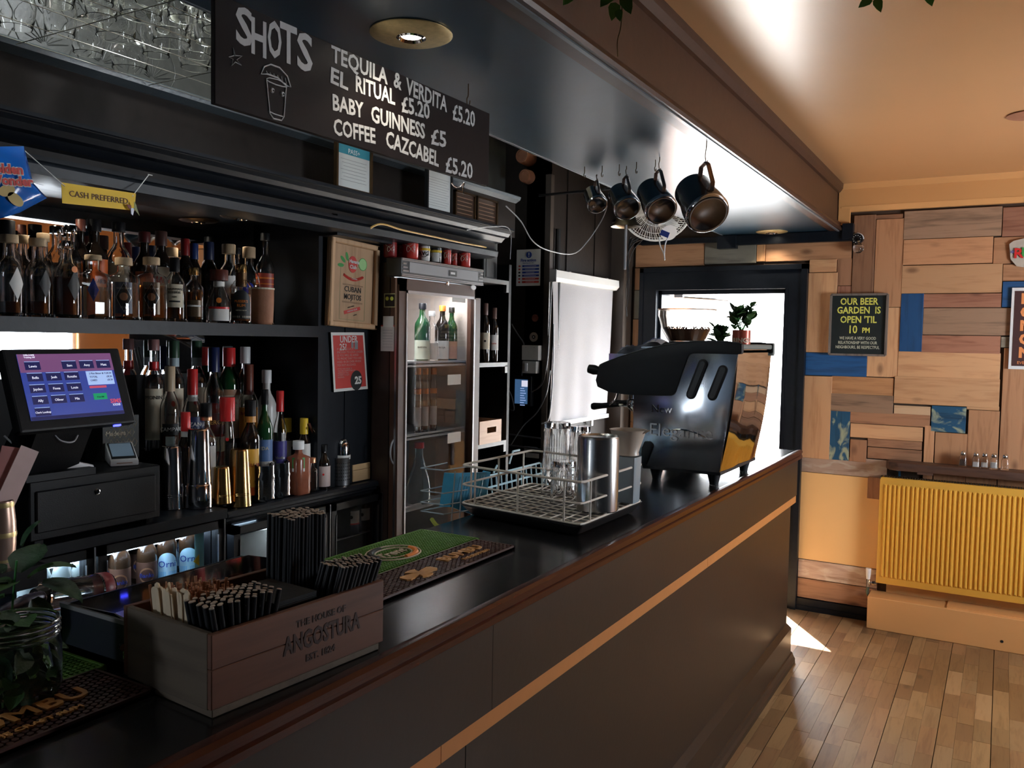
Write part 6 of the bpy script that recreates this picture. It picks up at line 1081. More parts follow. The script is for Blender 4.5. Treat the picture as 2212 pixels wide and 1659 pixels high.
# crate of straws
CA, CBv = Vector((-.956, .811, 0)), Vector((-.929, 1.164, 0)); cy_ax = (CBv-CA).normalized(); cx_ax = Vector((-cy_ax.y, cy_ax.x, 0)); CL, CWd, CHt = (CBv-CA).length, .222, .122
crang = math.atan2(cy_ax.y, cy_ax.x)-math.pi/2
t = thing('straw_crate', 'red-brown wooden crate with burnt lettering holding straws, stirrers and napkins on the bar', 'crate', CA+Vector((0, 0, ZB)), crang)
CRW = wood('crate_red_brown', (.15, .055, .028), (.09, .030, .015), 'y', .5, knots=False, bump=.15, freq=.8); CRD = wood('crate_grey_brown', (.12, .085, .055), (.085, .058, .038), 'x', .6, knots=False, bump=.1)
W_ = .010     # local: x negative is away from the customer, y along the bar
def lp(b, a, c): return b.box(a, c).bevel(.0012, 1)
part(t, 'front_board', CRW, lambda b: lp(b, (-W_, 0, .012), (0, CL, CHt-.052)), local=True); part(t, 'front_board', CRW, lambda b: lp(b, (-W_, 0, CHt-.0515), (0, CL, CHt)), local=True)
part(t, 'back_board', CRW, lambda b: lp(b, (-CWd, 0, .012), (-CWd+W_, CL, CHt)), local=True)
part(t, 'end_board', CRD, lambda b: lp(b, (-CWd+W_, 0, .010), (-W_+.0005, W_, CHt)), local=True); part(t, 'end_board', CRD, lambda b: lp(b, (-CWd+W_, CL-W_, .010), (-W_, CL, CHt)), local=True)
part(t, 'crate_floor', CRD, lambda b: lp(b, (-CWd+.05, .002, 0), (-.001, CL-.01, .012)), local=True)
MC = Matrix.Translation(CA+Vector((0, 0, ZB))) @ Matrix.Rotation(crang, 4, 'Z') @ basis('L', (0, CL*.60, CHt*.5)); BURN = mat('burnt_lettering', (.035, .012, .008), .6)
text('THE HOUSE OF', .0155, MC @ Matrix.Translation((-.004, .034, .0004)), BURN, t, offset=.0003); text('ANGOSTURA', .040, MC @ Matrix.Translation((0, .004, .0004)), BURN, t, offset=.0012, sx=.68); text('EST. 1824', .0155, MC @ Matrix.Translation((-.006, -.026, .0004)), BURN, t, offset=.0004)
CM = Matrix.Translation(CA+Vector((0, 0, ZB))) @ Matrix.Rotation(crang, 4, 'Z')
ST = mat('straw_black_paper', (.013, .014, .018), .5, var=.2); TIP = mat('straw_tip_pale', (.42, .33, .27), .6, var=.15)
def straw_proto(L_, r=.0039):
    b = MB(); b.cyl((0, 0, 0), (0, 0, L_), r, 9); a = b.build('paper_straw', ST, None, True); b = MB(); b.lathe([(r*1.0, L_), (r*1.04, L_+.0006), (r*.9, L_+.0014), (0, L_+.0018)], 9); c = b.build('straw_tip', TIP, None, True); r_ = (a.data, c.data); bpy.data.objects.remove(a); bpy.data.objects.remove(c); return r_
SP = [straw_proto(.212), straw_proto(.150), straw_proto(.140)]
def straw(M, pr, label, group):
    o = bpy.data.objects.new('paper_straw', pr[0]); COL.objects.link(o); o.matrix_world = M; o.matrix_basis = M; tag(o, label, 'straw', group); c = bpy.data.objects.new('straw_tip', pr[1]); COL.objects.link(c); c.parent = o
def bundle(x0, x1, y0, y1, tx, ty, pr, label, group, spread=0, jit=.004, drop=0):
    i = 0; x = x0
    while x >= x1:
        y = y0+(.0041 if i % 2 else 0)
        while y <= y1:
            fx, fy = (x-x0)/(x1-x0) if x1 != x0 else 0, (y-y0)/(y1-y0)
            M = CM @ Matrix.Translation((x, y, .014+random.random()*jit-drop*fx)) @ Matrix.Rotation(ty+spread*(fy-.5)+random.uniform(-.012, .012), 4, 'X') @ Matrix.Rotation(tx+random.uniform(-.012, .012), 4, 'Y')
            straw(M, pr, label, group); y += .0083
        x -= .0074; i += 1
bundle(-.135, -.198, .258, .338, .02, .0, SP[0], 'long black paper straw standing in the tallest bundle in the crate', 'straws in the tall bundle')
bundle(-.020, -.078, .225, .305, .08, -.30, SP[1], 'black paper straw in the leaning bundle at the far end of the crate', 'straws in the leaning far bundle', -.12)
bundle(-.020, -.084, .040, .108, .02, .0, SP[2], 'black paper straw in the leaning bundle at the near end of the crate', 'straws in the near bundle', -.40)
# napkins
t = thing('napkin_stack', 'thick stack of black paper napkins lying in the middle of the crate', 'napkins', CM @ Vector((-.1, .17, .02)), crang); NPK = mat('black_napkin', (.010, .010, .011), .8, bump=.3, bscale=60)
ci = CM @ Matrix.Translation((0, 0, 0))
for k in range(14): part(t, 'napkin', NPK, lambda b: b.obox(ci @ Matrix.Translation((-.086+random.uniform(-.001, .001), .178, .094+.0026*k)) @ Matrix.Rotation(random.uniform(-.01, .01), 4, 'Z'), (.118, .088, .0023)))
t2 = thing('napkin_stack', 'lower stack of black napkins under the top stack filling the crate', 'napkins', CM @ Vector((-.1, .17, .02)), crang); part(t2, 'napkin', NPK, lambda b: b.obox(ci @ Matrix.Translation((-.088, .178, .053)), (.115, .09, .078)))
# wooden stirrers
SW = mat('stirrer_wood', (.75, .60, .42), .6, var=.1, scale=60, stretch=(1, 1, .1)); CW2 = mat('stick_pink_wood', (.42, .20, .11), .65, var=.25)
b = MB(); b.prism([(-.0055, 0, 0), (.0055, 0, 0), (.0055, 0, .120), (.0042, 0, .1245), (0, 0, .1265), (-.0042, 0, .1245), (-.0055, 0, .120)], (0, .0015, 0)); sm = b.build('stirrer', SW); smd = sm.data; bpy.data.objects.remove(sm)
k = 0
for j in range(3):
    for i in range(7):
        M = CM @ Matrix.Translation((-.082-.0105*i-(.005 if j % 2 else 0), .016+.006*j, .028+random.random()*.012)) @ Matrix.Rotation(random.uniform(-.06, .02), 4, 'X') @ Matrix.Rotation(-.10-.02*i+random.uniform(-.05, .05), 4, 'Y') @ Matrix.Rotation(random.uniform(-.3, .3), 4, 'Z')
        o = bpy.data.objects.new('wooden_stirrer', smd); COL.objects.link(o); o.matrix_basis = M; tag(o, 'flat pale wooden stirrer standing at the near left end of the crate', 'stirrer', 'wooden stirrers in the crate')
b = MB(); b.obox(Matrix.Translation((0, 0, .065)), (.0052, .0022, .130)); b.bevel(.0006, 1); cm2 = b.build('stick', CW2); cmd = cm2.data; bpy.data.objects.remove(cm2)
for j in range(12):
    for i in range(10):
        x_, y_ = -.100-.0100*i+random.uniform(-.002, .002), .034+.0085*j+random.uniform(-.002, .002)
        M = CM @ Matrix.Translation((x_, y_, .018+random.random()*.008-.0008*j)) @ Matrix.Rotation(random.uniform(-.12, .12), 4, 'X') @ Matrix.Rotation(random.uniform(-.12, .12), 4, 'Y') @ Matrix.Rotation(random.uniform(0, 3), 4, 'Z')
        o = bpy.data.objects.new('cocktail_stick', cmd); COL.objects.link(o); o.matrix_basis = M; tag(o, 'brown wooden stick packed in the crate behind the pale stirrers', 'stick', 'brown wooden sticks in the crate')
# garnish caddy behind the crate
t = thing('garnish_caddy', 'black garnish tray with clear hinged lid behind the straw crate', 'tray', (-1.32, .98, ZB)); ACR = glass('acrylic', (.80, .80, .82), .05); g0 = Pz(190, 1440, ZB); 
gx0, gx1, gy0, gy1 = -1.37, -1.196, .845, 1.24
part(t, 'tray_body', mat('tray_black', (.010, .014, .025), .35), lambda b: (b.box((gx0, gy0, ZB), (gx1, gy0+.004, ZB+.085)), b.box((gx0, gy1-.004, ZB), (gx1, gy1, ZB+.085)), b.box((gx0, gy0, ZB), (gx0+.004, gy1, ZB+.085)), b.box((gx1-.004, gy0, ZB), (gx1, gy1, ZB+.085)), b.box((gx0, gy0, ZB), (gx1, gy1, ZB+.02))))
part(t, 'clear_lid', ACR, lambda b: (b.prism([(gx1, gy0, ZB+.085), (gx0+.02, gy0, ZB+.085), (gx0+.02, gy0, ZB+.089), (gx1-.03, gy0, ZB+.096), (gx1, gy0, ZB+.088)], (0, gy1-gy0, 0))))
part(t, 'lid_rail', PLGR, lambda b: b.box((gx0, gy0-.002, ZB+.082), (gx1, gy0+.006, ZB+.089))); part(t, 'hinge', CHROME, lambda b: (b.cyl((gx1-.004, gy0-.004, ZB+.048), (gx1+.003, gy0-.006, ZB+.048), .006, 12), b.box((gx1-.003, gy0-.003, ZB), (gx1+.001, gy0+.002, ZB+.045))))
part(t, 'garnish', mat('dried_citrus', (.22, .12, .05), .6, var=.5), lambda b: [b.lathe([(0, 0), (.024, 0), (.024, .003), (0, .003)], 14, Matrix.Translation((gx0+.07+.05*(k % 2), gy0+.05+.07*k, ZB+.03+.008*(k % 3))) @ Matrix.Rotation(.5*k, 4, 'X') @ Matrix.Rotation(.4, 4, 'Y')) for k in range(5)])
part(t, 'divider', PLB, lambda b: b.box((gx0, .98, ZB+.02), (gx1, .984, ZB+.08)))
# mint jar
jx, jy = -1.245, .700; jr = .060; t = thing('mint_jar', 'wide clear screw-neck jar stuffed with mint leaves on the green mat', 'jar', (jx, jy, ZB+.009)); o_ = [(0, 0), (jr*.9, 0), (jr, .012), (jr, .070), (jr*.96, .084), (jr*.94, .088)]; th = []
for k in range(3): th += [(jr*.94, .090+.008*k), (jr*.985, .093+.008*k), (jr*.94, .096+.008*k)]
inn = [(jr*.90, .113), (jr*.91, .088), (jr*.955, .07), (jr*.955, .014), (0, .006)]
part(t, 'jar_glass', G_CL, lambda b: b.lathe(o_+th+[(jr*.94, .114)]+inn, 40), smooth=True, local=True, ang=50)
LEAF = mat('mint_leaf_green', (.045, .12, .03), .5, var=.4, scale=60, bump=.4, bscale=200); LEAF2 = mat('mint_leaf_dark', (.02, .07, .025), .5, var=.4, scale=60, bump=.4, bscale=200)
def leafmesh(L_, w, curl=.3, name='mint_leaf'):
    b = MB(); n = 8; rows = []
    for i in range(n+1):
        t_ = i/n; ww = w*math.sin(math.pi*min(1, t_*.92+.06))**.8*(1+.06*(i % 2)); z = -curl*L_*t_*t_
        rows.append([b.bm.verts.new((x*ww, t_*L_, z+abs(x)*w*.25)) for x in (-1, -.5, 0, .5, 1)])
    for A, B in zip(rows, rows[1:]):
        for k in range(4): b.bm.faces.new((A[k], A[k+1], B[k+1], B[k]))
    bmesh.ops.solidify(b.bm, geom=b.bm.faces[:], thickness=.0006); return b
lms = []
for k in range(4):
    b = leafmesh(.030+.006*k, .011+.0025*k, .2+.15*k); o = b.build('leaf', (LEAF, LEAF2)[k % 2], None, True); lms.append(o.data); bpy.data.objects.remove(o)
def leaf(loc, eul, k=0, sc=1, parent=None, label=None, group=None, name='mint_leaf'):
    o = bpy.data.objects.new(name, lms[k % 4]); COL.objects.link(o)
    M = Matrix.Translation(loc) @ Matrix.Rotation(eul[2], 4, 'Z') @ Matrix.Rotation(eul[0], 4, 'X') @ Matrix.Rotation(eul[1], 4, 'Y') @ Matrix.Scale(sc, 4)
    if parent: o.parent = parent; o.matrix_basis = wmat(parent).inverted() @ M
    else: o.matrix_basis = M; tag(o, label, 'leaf', group)
    return o
for k in range(70):
    a = random.random()*6.28; r = jr*.78*math.sqrt(random.random()); leaf((jx+r*math.cos(a), jy+r*math.sin(a), ZB+.02+random.random()*.065), (random.uniform(-1.2, 1.2), random.uniform(-1, 1), random.random()*6.28), k, .8, None, 'mint leaf packed inside the wide jar', 'mint leaves in the jar')
for k in range(9):
    a = random.random()*6.28; r = jr*.5*random.random(); leaf((jx-.01+r*math.cos(a), jy+r*math.sin(a), ZB+.095+random.random()*.02), (random.uniform(-.5, .8), random.uniform(-.6, .6), random.random()*6.28), k, 1.0, None, 'mint leaf lying on top inside the jar neck', 'mint leaves at the jar neck')
# mint sprig standing behind the jar
mp_ = Pz(50, 1380, ZB); sx0 = Vector((-1.40, .78, ZB)); t = thing('mint_bunch', 'fresh mint bunch with large leaves standing behind the jar at the left edge', 'mint', sx0)
stem = smooth_path([sx0, sx0+Vector((.0, .0, .08)), sx0+Vector((.005, .006, .17))], 5); part(t, 'stem', GREEN, lambda b: b.tube(stem, .002, 6), smooth=True)
for (u, v, k, ez_, ex_, sc) in ((45, 1238, 3, 2.2, .9, 1.5), (50, 1180, 1, 1.2, 1.3, 1.25), (90, 1262, 3, .4, .2, 1.4), (20, 1262, 2, 3.6, .2, 1.4), (70, 1295, 3, .2, -.9, 1.4), (10, 1290, 2, 3.9, -.3, 1.3), (35, 1260, 2, 5.0, .3, 1.3), (62, 1250, 0, 1.0, .7, 1.4), (5, 1240, 1, 3.2, .4, 1.3), (85, 1235, 2, .9, .5, 1.2)):
    p = Px(u, v, -1.395); leaf(p, (ex_, 0, ez_-1.57), k, sc, t)
p0 = Px(-30, 1345, -1.55); tag(MB().tube(smooth_path([p0, Px(15, 1318, -1.55), Px(52, 1300, -1.56), Px(90, 1290, -1.58)], 8), [.011+.0018*(k % 2) for k in range(25)], 12).build('flexible_hose', mat('hose_dark', (.03, .03, .05), .3, .5), None, True), 'ribbed dark flexible hose curving up behind the mint', 'hose')
q0, q1 = Px(95, 1290, -1.62), Px(238, 1268, -1.62); dv = (q1-q0)
t = thing('lying_bottle', 'ribbed clear plastic bottle with dark red label lying behind the mint', 'bottle', q0); MR = Matrix.Translation(q0) @ dv.to_track_quat('Z', 'Y').to_matrix().to_4x4(); Lq = dv.length
part(t, 'bottle_body', glass('ribbed_plastic', (.75, .70, .70), .05), lambda b: b.lathe([(0, 0)]+[(.030+(.002 if k % 2 else 0), Lq*k/22) for k in range(20)]+[(.030, Lq*.97), (0, Lq)], 24, MR), smooth=True); part(t, 'bottle_label', mat('dark_red_label', (.16, .015, .02), .4), lambda b: b.lathe([(.0325, Lq*.78), (.033, Lq*.785), (.033, Lq*.93), (.0325, Lq*.935)], 24, MR), smooth=True); part(t, 'dark_cap', PLB, lambda b: b.lathe([(0, -.02), (.02, -.02), (.024, 0), (0, .002)], 16, MR))
part(bar, 'speed_rail', mat('rail_steel', (.25, .25, .26), .4, 1), lambda b: (b.box((-1.72, .3, .86), (-1.52, 1.6, .87)), b.box((-1.72, .3, .86), (-1.715, 1.6, .98))))
# ------------------------------------------------------------------ basket tray with glasses
Nn, Ll, Rr = Vector((-.995, 2.110, 0)), Vector((-1.442, 2.181, 0)), Vector((-.989, 2.553, 0)); e1, e2 = Ll-Nn, Rr-Nn; ZG = 1.140
t = thing('oven_tray', 'dark shallow metal tray under the white wire basket', 'tray', Nn+Vector((0, 0, ZB))); cc = Nn+e1*.5+e2*.5
def rect(f, z, off=0, n=6):
    out = []; r = .08
    for (s1, s2) in ((1, -1), (1, 1), (-1, 1), (-1, -1)):
        for k in range(n):
            a = math.pi/2*k/(n-1); ca, sa = math.cos(a), math.sin(a); 
            lx, ly = {(1, -1): (ca, -sa), (1, 1): (ca, sa), (-1, 1): (-ca, sa), (-1, -1): (-ca, -sa)}[(s1, s2)]
            if (s1, s2) in ((1, -1), (-1, 1)): lx, ly = {(1, -1): (sa, -ca), (-1, 1): (-sa, ca)}[(s1, s2)]
            out.append(cc+e1*(.5*f)*((1-r)*s1+r*lx)+e2*(.5*f)*((1-r)*s2+r*ly)+Vector((0, 0, z-0)))
    return out
def trayf(b):
    rg = [[b.bm.verts.new(p) for p in rect(f, z)] for f, z in ((.86, ZB), (.90, ZB+.004), (1.00, ZB+.030), (1.02, ZB+.036), (1.02, ZB+.038), (.99, ZB+.036), (.87, ZB+.006))]
    for A, B in zip(rg, rg[1:]):
        for k in range(len(A)): b.bm.faces.new((A[k], A[(k+1) % len(A)], B[(k+1) % len(A)], B[k]))
    b.bm.faces.new(rg[0][::-1]); b.bm.faces.new(rg[-1])
part(t, 'tray_pan', mat('oven_tray_metal', (.07, .065, .065), .35, .7, var=.3), trayf, smooth=True, ang=50)
WWH = mat('white_coated_wire', (.68, .62, .55), .4, var=.05)
t = thing('wire_basket', 'white coated wire dish basket holding glasses on the bar', 'basket', Nn+Vector((0, 0, ZG))); P4 = [Nn, Ll, Ll+e2, Rr]
def rimpts(z, f=1): return [cc+(p-cc)*f+Vector((0, 0, z)) for p in P4]
for z_, r_0 in ((ZG, .0036), (ZG+.058, .0032), (ZG+.118, .0038)):
    pts = []
    for i in range(4):
        p, nx, pv = rimpts(z_)[i], rimpts(z_)[(i+1) % 4], rimpts(z_)[i-1]; d1, d2 = (pv-p).normalized()*.02, (nx-p).normalized()*.02; pts += [p+d1, p+d1*.3+d2*.3, p+d2]
    part(t, 'rim_wire', WWH, lambda b: b.tube(pts, r_0, 8, close=True), smooth=True)
for a, c, n in ((Nn, Ll, 3), (Nn, Rr, 3), (Ll, Ll+e2, 3), (Rr, Rr+e1, 3)):
    for k in range(n):
        p = a+(c-a)*((k+.35)/(n-.3)); part(t, 'upright_wire', WWH, lambda b: b.cyl(p+Vector((0, 0, ZG)), p+Vector((0, 0, ZG+.118)), .0032, 8), smooth=True)
part(t, 'grid_wires', WWH, lambda b: ([b.cyl(Nn+e1*(k/12)+Vector((0, 0, ZG)), Nn+e1*(k/12)+e2+Vector((0, 0, ZG)), .0021, 5) for k in range(1, 12)], [b.cyl(Nn+e2*(k/12)+Vector((0, 0, ZG-.003)), Nn+e2*(k/12)+e1+Vector((0, 0, ZG-.003)), .0021, 5) for k in range(1, 12)]), kind='stuff')
ZT = ZG+.0035
p = Pz(1290, 1100, ZT); p = Vector((max(-1.10, p.x), 2.33, ZT)); p = Py(1290, 1090, 2.315); t = thing('steel_beaker', 'tall brushed steel beaker upside down in the wire basket', 'beaker', (p.x, 2.315, ZT)); hB = Py(1290, 940, 2.315).z-ZT; rB = 45*depth((p.x, 2.315, 1.25))/F
part(t, 'beaker_body', BRUSH, lambda b: b.lathe([(rB*.96, .0), (rB, .003), (rB, hB-.010), (rB*.965, hB-.002), (rB*.90, hB), (rB*.86, hB-.004), (0, hB-.004)], 48), smooth=True, local=True, ang=35)
def tumbler(u, v, yy, w, vt, label, cut='round'):
    p = Py(u, v, yy); d = depth((p.x, yy, 1.2)); h = Py(u, vt, yy).z-ZT; r = w/2*d/F; t = thing('cut_glass_tumbler', label, 'glass', (p.x, yy, ZT), 0, 'cut glass tumblers in the basket')
    b = MB(); n = 32; rings = []; N_ = 9
    for i in range(N_+1):
        z = h*i/N_; tp = r*(1-.16*(i/N_)); ring = []
        for k in range(n):
            a = 2*math.pi*k/n; dd = (.0014 if (k//2+i) % 2 else -.0010) if 3 <= i <= N_-1 else 0
            ring.append(b.bm.verts.new(((tp+dd)*math.cos(a), (tp+dd)*math.sin(a), z)))
        rings.append(ring)
    for A, B in zip(rings, rings[1:]):
        for k in range(n): b.bm.faces.new((A[k], A[(k+1) % n], B[(k+1) % n], B[k]))
    b.bm.faces.new(rings[-1]); inn = [[b.bm.verts.new((q*math.cos(2*math.pi*k/n), q*math.sin(2*math.pi*k/n), z)) for k in range(n)] for q, z in ((r*.94, 0), (r*.80, h-.018))]
    for A, B in zip([rings[0]]+inn, inn):
        for k in range(n): b.bm.faces.new((A[(k+1) % n], A[k], B[k], B[(k+1) % n]))
    b.bm.faces.new(inn[-1][::-1]); b.build('tumbler_glass', G_CL, t, True, True, ang=12)
tumbler(1202, 1040, 2.50, 66, 912, 'tall cut glass tumbler upside down at the left of the basket glasses'); tumbler(1251, 1030, 2.52, 52, 920, 'tall cut glass tumbler upside down behind the steel beaker'); tumbler(1217, 1075, 2.36, 60, 995, 'short cut glass tumbler upside down in front of the tall tumblers')
p = Py(1357, 1075, 2.49); t = thing('clear_tub', 'square cloudy plastic tub standing in the right corner of the basket', 'tub', (p.x, 2.49, ZT)); hT = Py(1357, 985, 2.49).z-ZT; CLD = mat('cloudy_plastic', (.30, .36, .40), .25, var=.08)
part(t, 'tub_body', CLD, lambda b: (b.lathe([(0, 0), (.028, 0), (.030, .004), (.033, hT), (.030, hT), (.028, .006), (0, .006)], 32, sq=.8)), smooth=True, local=True, ang=40)
t = thing('funnel', 'pale translucent plastic funnel resting on the cloudy tub', 'funnel', (p.x, 2.49, ZT+hT)); hf = Py(1350, 927, 2.49).z-(ZT+hT); FUN = mat('funnel_plastic', (.46, .40, .34), .35, var=.05)
part(t, 'funnel_body', FUN, lambda b: b.lathe([(.030, .002), (.036, .004), (.036, .008), (.034, .012), (.056, hf-.004), (.060, hf), (.057, hf), (.032, .014), (.028, .003)], 40, Matrix.Translation((-.006, 0, 0))), smooth=True, local=True, ang=50); part(t, 'pouring_lip', FUN, lambda b: b.prism([(.045, -.012, hf-.012), (.068, 0, hf+.001), (.045, .012, hf-.012), (.045, .012, hf+.001), (.045, -.012, hf+.001)], (.0, 0, .001)), local=True)
# blue dish rack and tub behind the bar
BTR = mat('blue_tub_plastic', (.04, .30, .50), .3, var=.1); p = Px(1010, 1060, -1.52)
t = thing('blue_tub', 'ribbed bright blue plastic tub tilted in a grey wire rack behind the bar', 'tub', (-1.52, 2.3, 1.0)); q = [Px(u, v, -1.50) for u, v in ((985, 1022), (1058, 1020), (1040, 1118), (975, 1095))]
part(t, 'tub_side', BTR, lambda b: b.prism(q, (-.008, 0, 0))); part(t, 'tub_side', BTR, lambda b: b.prism([q[1], q[2], q[2]+Vector((-.035, .01, 0)), q[1]+Vector((-.035, .01, 0))], (0, .006, 0))); part(t, 'tub_side', BTR, lambda b: b.prism([q[0], q[3], q[3]+Vector((-.035, -.01, 0)), q[0]+Vector((-.035, -.01, 0))], (0, -.006, 0)))
for k in range(9): a = q[0]+(q[1]-q[0])*(.12+.085*k)+Vector((.001, 0, -.012)); c = q[3]+(q[2]-q[3])*(.12+.085*k)+Vector((.001, 0, .012)); part(t, 'rib', BTR, lambda b: b.cyl(a, c, .0018, 5))
GW = mat('grey_wire', (.35, .42, .46), .35, var=0); PT = mat('pale_teal_rack', (.40, .58, .65), .4, var=.05)
t = thing('wire_dish_rack', 'grey wire dish rack behind the bar holding the blue tub', 'rack', (-1.5, 2.2, .98))
for v_, z_ in ((1010, 0), (1060, 0), (1085, 0), (1105, 0)):
    a, c = Px(958, v_+6, -1.47), Px(1010, v_-2, -1.47); part(t, 'rack_wire', GW, lambda b: b.tube([c, a, a+Vector((-.10, .02, -.005)), c+Vector((-.10, .03, 0))], .0022, 6))
for u in (975, 992): part(t, 'rack_wire', GW, lambda b: b.cyl(Px(u+8, 1018, -1.468), Px(u, 1130, -1.468), .0022, 6))
t = thing('glass_rack_basket', 'pale blue slatted plastic glass rack standing behind the wire basket', 'rack', (-1.6, 2.7, 1.0)); xr = -1.60
for (u0, v0, u1, v1) in ((1048, 1030, 1165, 1000), (1050, 1055, 1170, 1022), (1052, 1080, 1175, 1045)): part(t, 'rail', PT, lambda b: b.cyl(Px(u0, v0, xr), Px(u1, v1, xr), .004, 6))
for k in range(12): f = k/11; u = 1050+118*f; part(t, 'slat', PT, lambda b: b.cyl(Px(u, 1030-30*f, xr), Px(u+3, 1080-34*f, xr), .003, 6))
for u, v, u2, v2 in ((1100, 1002, 1108, 975), (1108, 975, 1122, 972), (1066, 1022, 1074, 1005)): part(t, 'handle', PT, lambda b: b.cyl(Px(u, v, xr+.01), Px(u2, v2, xr+.01), .004, 6))
tag(MB().tube(smooth_path([Px(933, 1122, -1.50), Px(945, 1137, -1.46), Px(965, 1142, -1.45)], 5), .007, 6).build('scourer', mat('scourer_yellow_green', (.25, .28, .04), .7), None, True), 'yellow-green sponge edge lying behind the bar by the mats', 'sponge')
part(bar, 'sink_shelf', BRUSH, lambda b: b.box((-1.75, 1.7, .92), (-1.425, 3.2, .94)))

# ------------------------------------------------------------------ coffee machine
YM = 3.20; s1 = .2532
def mp(a, c, y=YM): return Py(1220+a*s1, 640+c*s1, y)
def outline(pts, y=YM): return [mp(a, c, y) for a, c in pts]
YB = 3.72      # far side of the machine
t = thing('coffee_machine', 'polished steel two-slot espresso machine with black curved side housing on the bar', 'coffee machine', (-1.15, 3.45, ZB))
xr_ = -.925
MST = mat('mirror_steel', (.66, .66, .67), .045, 1, var=0, bump=.10, bscale=5); SST = mat('side_steel', (.60, .63, .68), .16, 1, var=0, bump=.06, bscale=5)
body = [(-1.29, 1.43), (-1.225, 1.155), (xr_, 1.152), (-.868, 1.615), (-1.06, 1.615)]
bz_ = [Vector((x, 0, z)) for x, z in ((-1.285, 1.47), (-1.285, 1.20), (-1.235, 1.152), (-.925, 1.150), (-.868, 1.615), (-1.07, 1.615), (-1.12, 1.47))]
part(t, 'side_panel', SST, lambda b: b.prism([p+Vector((0, YM-.006, 0)) for p in bz_], (0, .012, 0)).bevel(.002, 2), smooth=True, ang=30)
def backp(b):
    n = 8; rows = []
    for i in range(n+1):
        f = i/n; x = -.925+.057*f; z = 1.150+.465*f; rows.append([b.bm.verts.new((x+.012*math.sin(math.pi*f)*(0 if False else 1)-.002*math.cos(j*1.9), YM+(YB-YM)*j/6, z)) for j in range(7)])
    for A, B in zip(rows, rows[1:]):
        for k in range(6): b.bm.faces.new((A[k], A[k+1], B[k+1], B[k]))
    bmesh.ops.solidify(b.bm, geom=b.bm.faces[:], thickness=.004)
part(t, 'back_panel', MST, backp, smooth=True, ang=60)
part(t, 'inner_body', PLG, lambda b: b.prism([(-1.24, YM+.01, 1.17), (-.94, YM+.01, 1.165), (-.89, YM+.01, 1.60), (-1.15, YM+.01, 1.60), (-1.15, YM+.01, 1.45), (-1.20, YM+.01, 1.42)], (0, YB-YM-.02, 0)))
part(t, 'side_panel', MST, lambda b: b.prism([p+Vector((0, YB-.006, 0)) for p in bz_], (0, .012, 0)))
hous = [(292, 600), (262, 715), (276, 772), (375, 818), (480, 835), (600, 845), (800, 850), (905, 850), (930, 838), (945, 815), (990, 680), (1045, 520), (1062, 497), (1090, 489), (1300, 492), (1470, 496), (1500, 494), (1510, 480), (1512, 412), (1500, 400), (1380, 385), (1250, 381), (1100, 384), (980, 395), (850, 415), (700, 447), (560, 485), (450, 522), (340, 565), (300, 585)]
HB = mat('housing_black', (.014, .016, .020), .45, var=.1, bump=.08, bscale=300)
part(t, 'side_housing', HB, lambda b: b.prism(outline(hous, YM-.012), (0, .03, 0)).bevel(.004, 2), smooth=True, ang=25)
part(t, 'housing_lip', mat('housing_edge_grey', (.10, .11, .12), .35), lambda b: b.tube(outline(hous[19:] + hous[:1], YM-.0125), .0022, 6), smooth=True)
part(t, 'side_housing', HB, lambda b: b.prism(outline(hous, YM), (0, .03, 0)), smooth=True, ang=25)
for o in [x for x in COL.objects if x.parent == t and x.name.startswith('side_housing')][1:]: o.location = (0, YB-YM-.02, 0)
part(t, 'top_tray', STEEL, lambda b: (b.box((-1.26, YM, 1.625), (-.87, YB, 1.632)), b.box((-1.40, YM, 1.56), (-1.24, YB, 1.60))))
part(t, 'front_fascia', HB, lambda b: b.prism([(-1.44, YM+.01, 1.50), (-1.40, YM+.01, 1.455), (-1.18, YM+.01, 1.44), (-1.18, YM+.01, 1.60), (-1.40, YM+.01, 1.565)], (0, YB-YM-.02, 0)))
part(t, 'rear_corner_cap', mat('cap_grey', (.14, .16, .15), .4), lambda b: b.box((-.90, YB-.02, 1.60), (-.855, YB+.01, 1.655)).bevel(.006, 2)); part(t, 'rear_top_rail', MATS['cap_grey'], lambda b: b.box((-.885, YM+.03, 1.628), (-.862, YB, 1.648)).bevel(.004, 1))
for (ax, ay, bx_, by) in ((1178, 575, 1075, 838), (1348, 628, 1258, 850)):
    a, c = mp(ax, ay, YM-.010), mp(bx_, by, YM-.010); d = (c-a).normalized(); n_ = d.cross(Vector((0, 1, 0)))
    def slot(b, r, y0, dep):
        pts = [a+n_*(r*math.cos(q))-d*(r*math.sin(q)) for q in [math.pi*k/8 for k in range(9)]]+[c+n_*(r*math.cos(q))-d*(r*math.sin(q)) for q in [math.pi+math.pi*k/8 for k in range(9)]]
        b.prism([p+Vector((0, y0, 0)) for p in pts], (0, dep, 0))
    part(t, 'slot_surround', HB, lambda b: (slot(b, .0185, -.004, .012), b.bevel(.003, 2)), smooth=True, ang=30); part(t, 'slot_inset', mat('slot_grey', (.035, .042, .045), .35), lambda b: (slot(b, .0115, -.006, .004), b.bevel(.002, 1)), smooth=True, ang=30)
text('Elegance', .072, basis('F', (-1.085, YM-.0075, 1.300)), BRUSH, t, extrude=.0030, offset=-.0004, sx=1.05); text('New', .045, basis('F', (-1.165, YM-.0075, 1.385)), MST, t, extrude=.002, offset=-.0002)
def sw_(b):
    a, c = mp(860, 1165, YM-.008), mp(1240, 1230, YM-.008); b.tube(bez(a, a+Vector((.04, 0, .03)), c+Vector((-.06, 0, .035)), c, 10), [.001, .002, .003, .004, .004, .004, .003, .003, .002, .0015, .001], 6)
part(t, 'embossed_swoosh', MST, sw_, smooth=True)
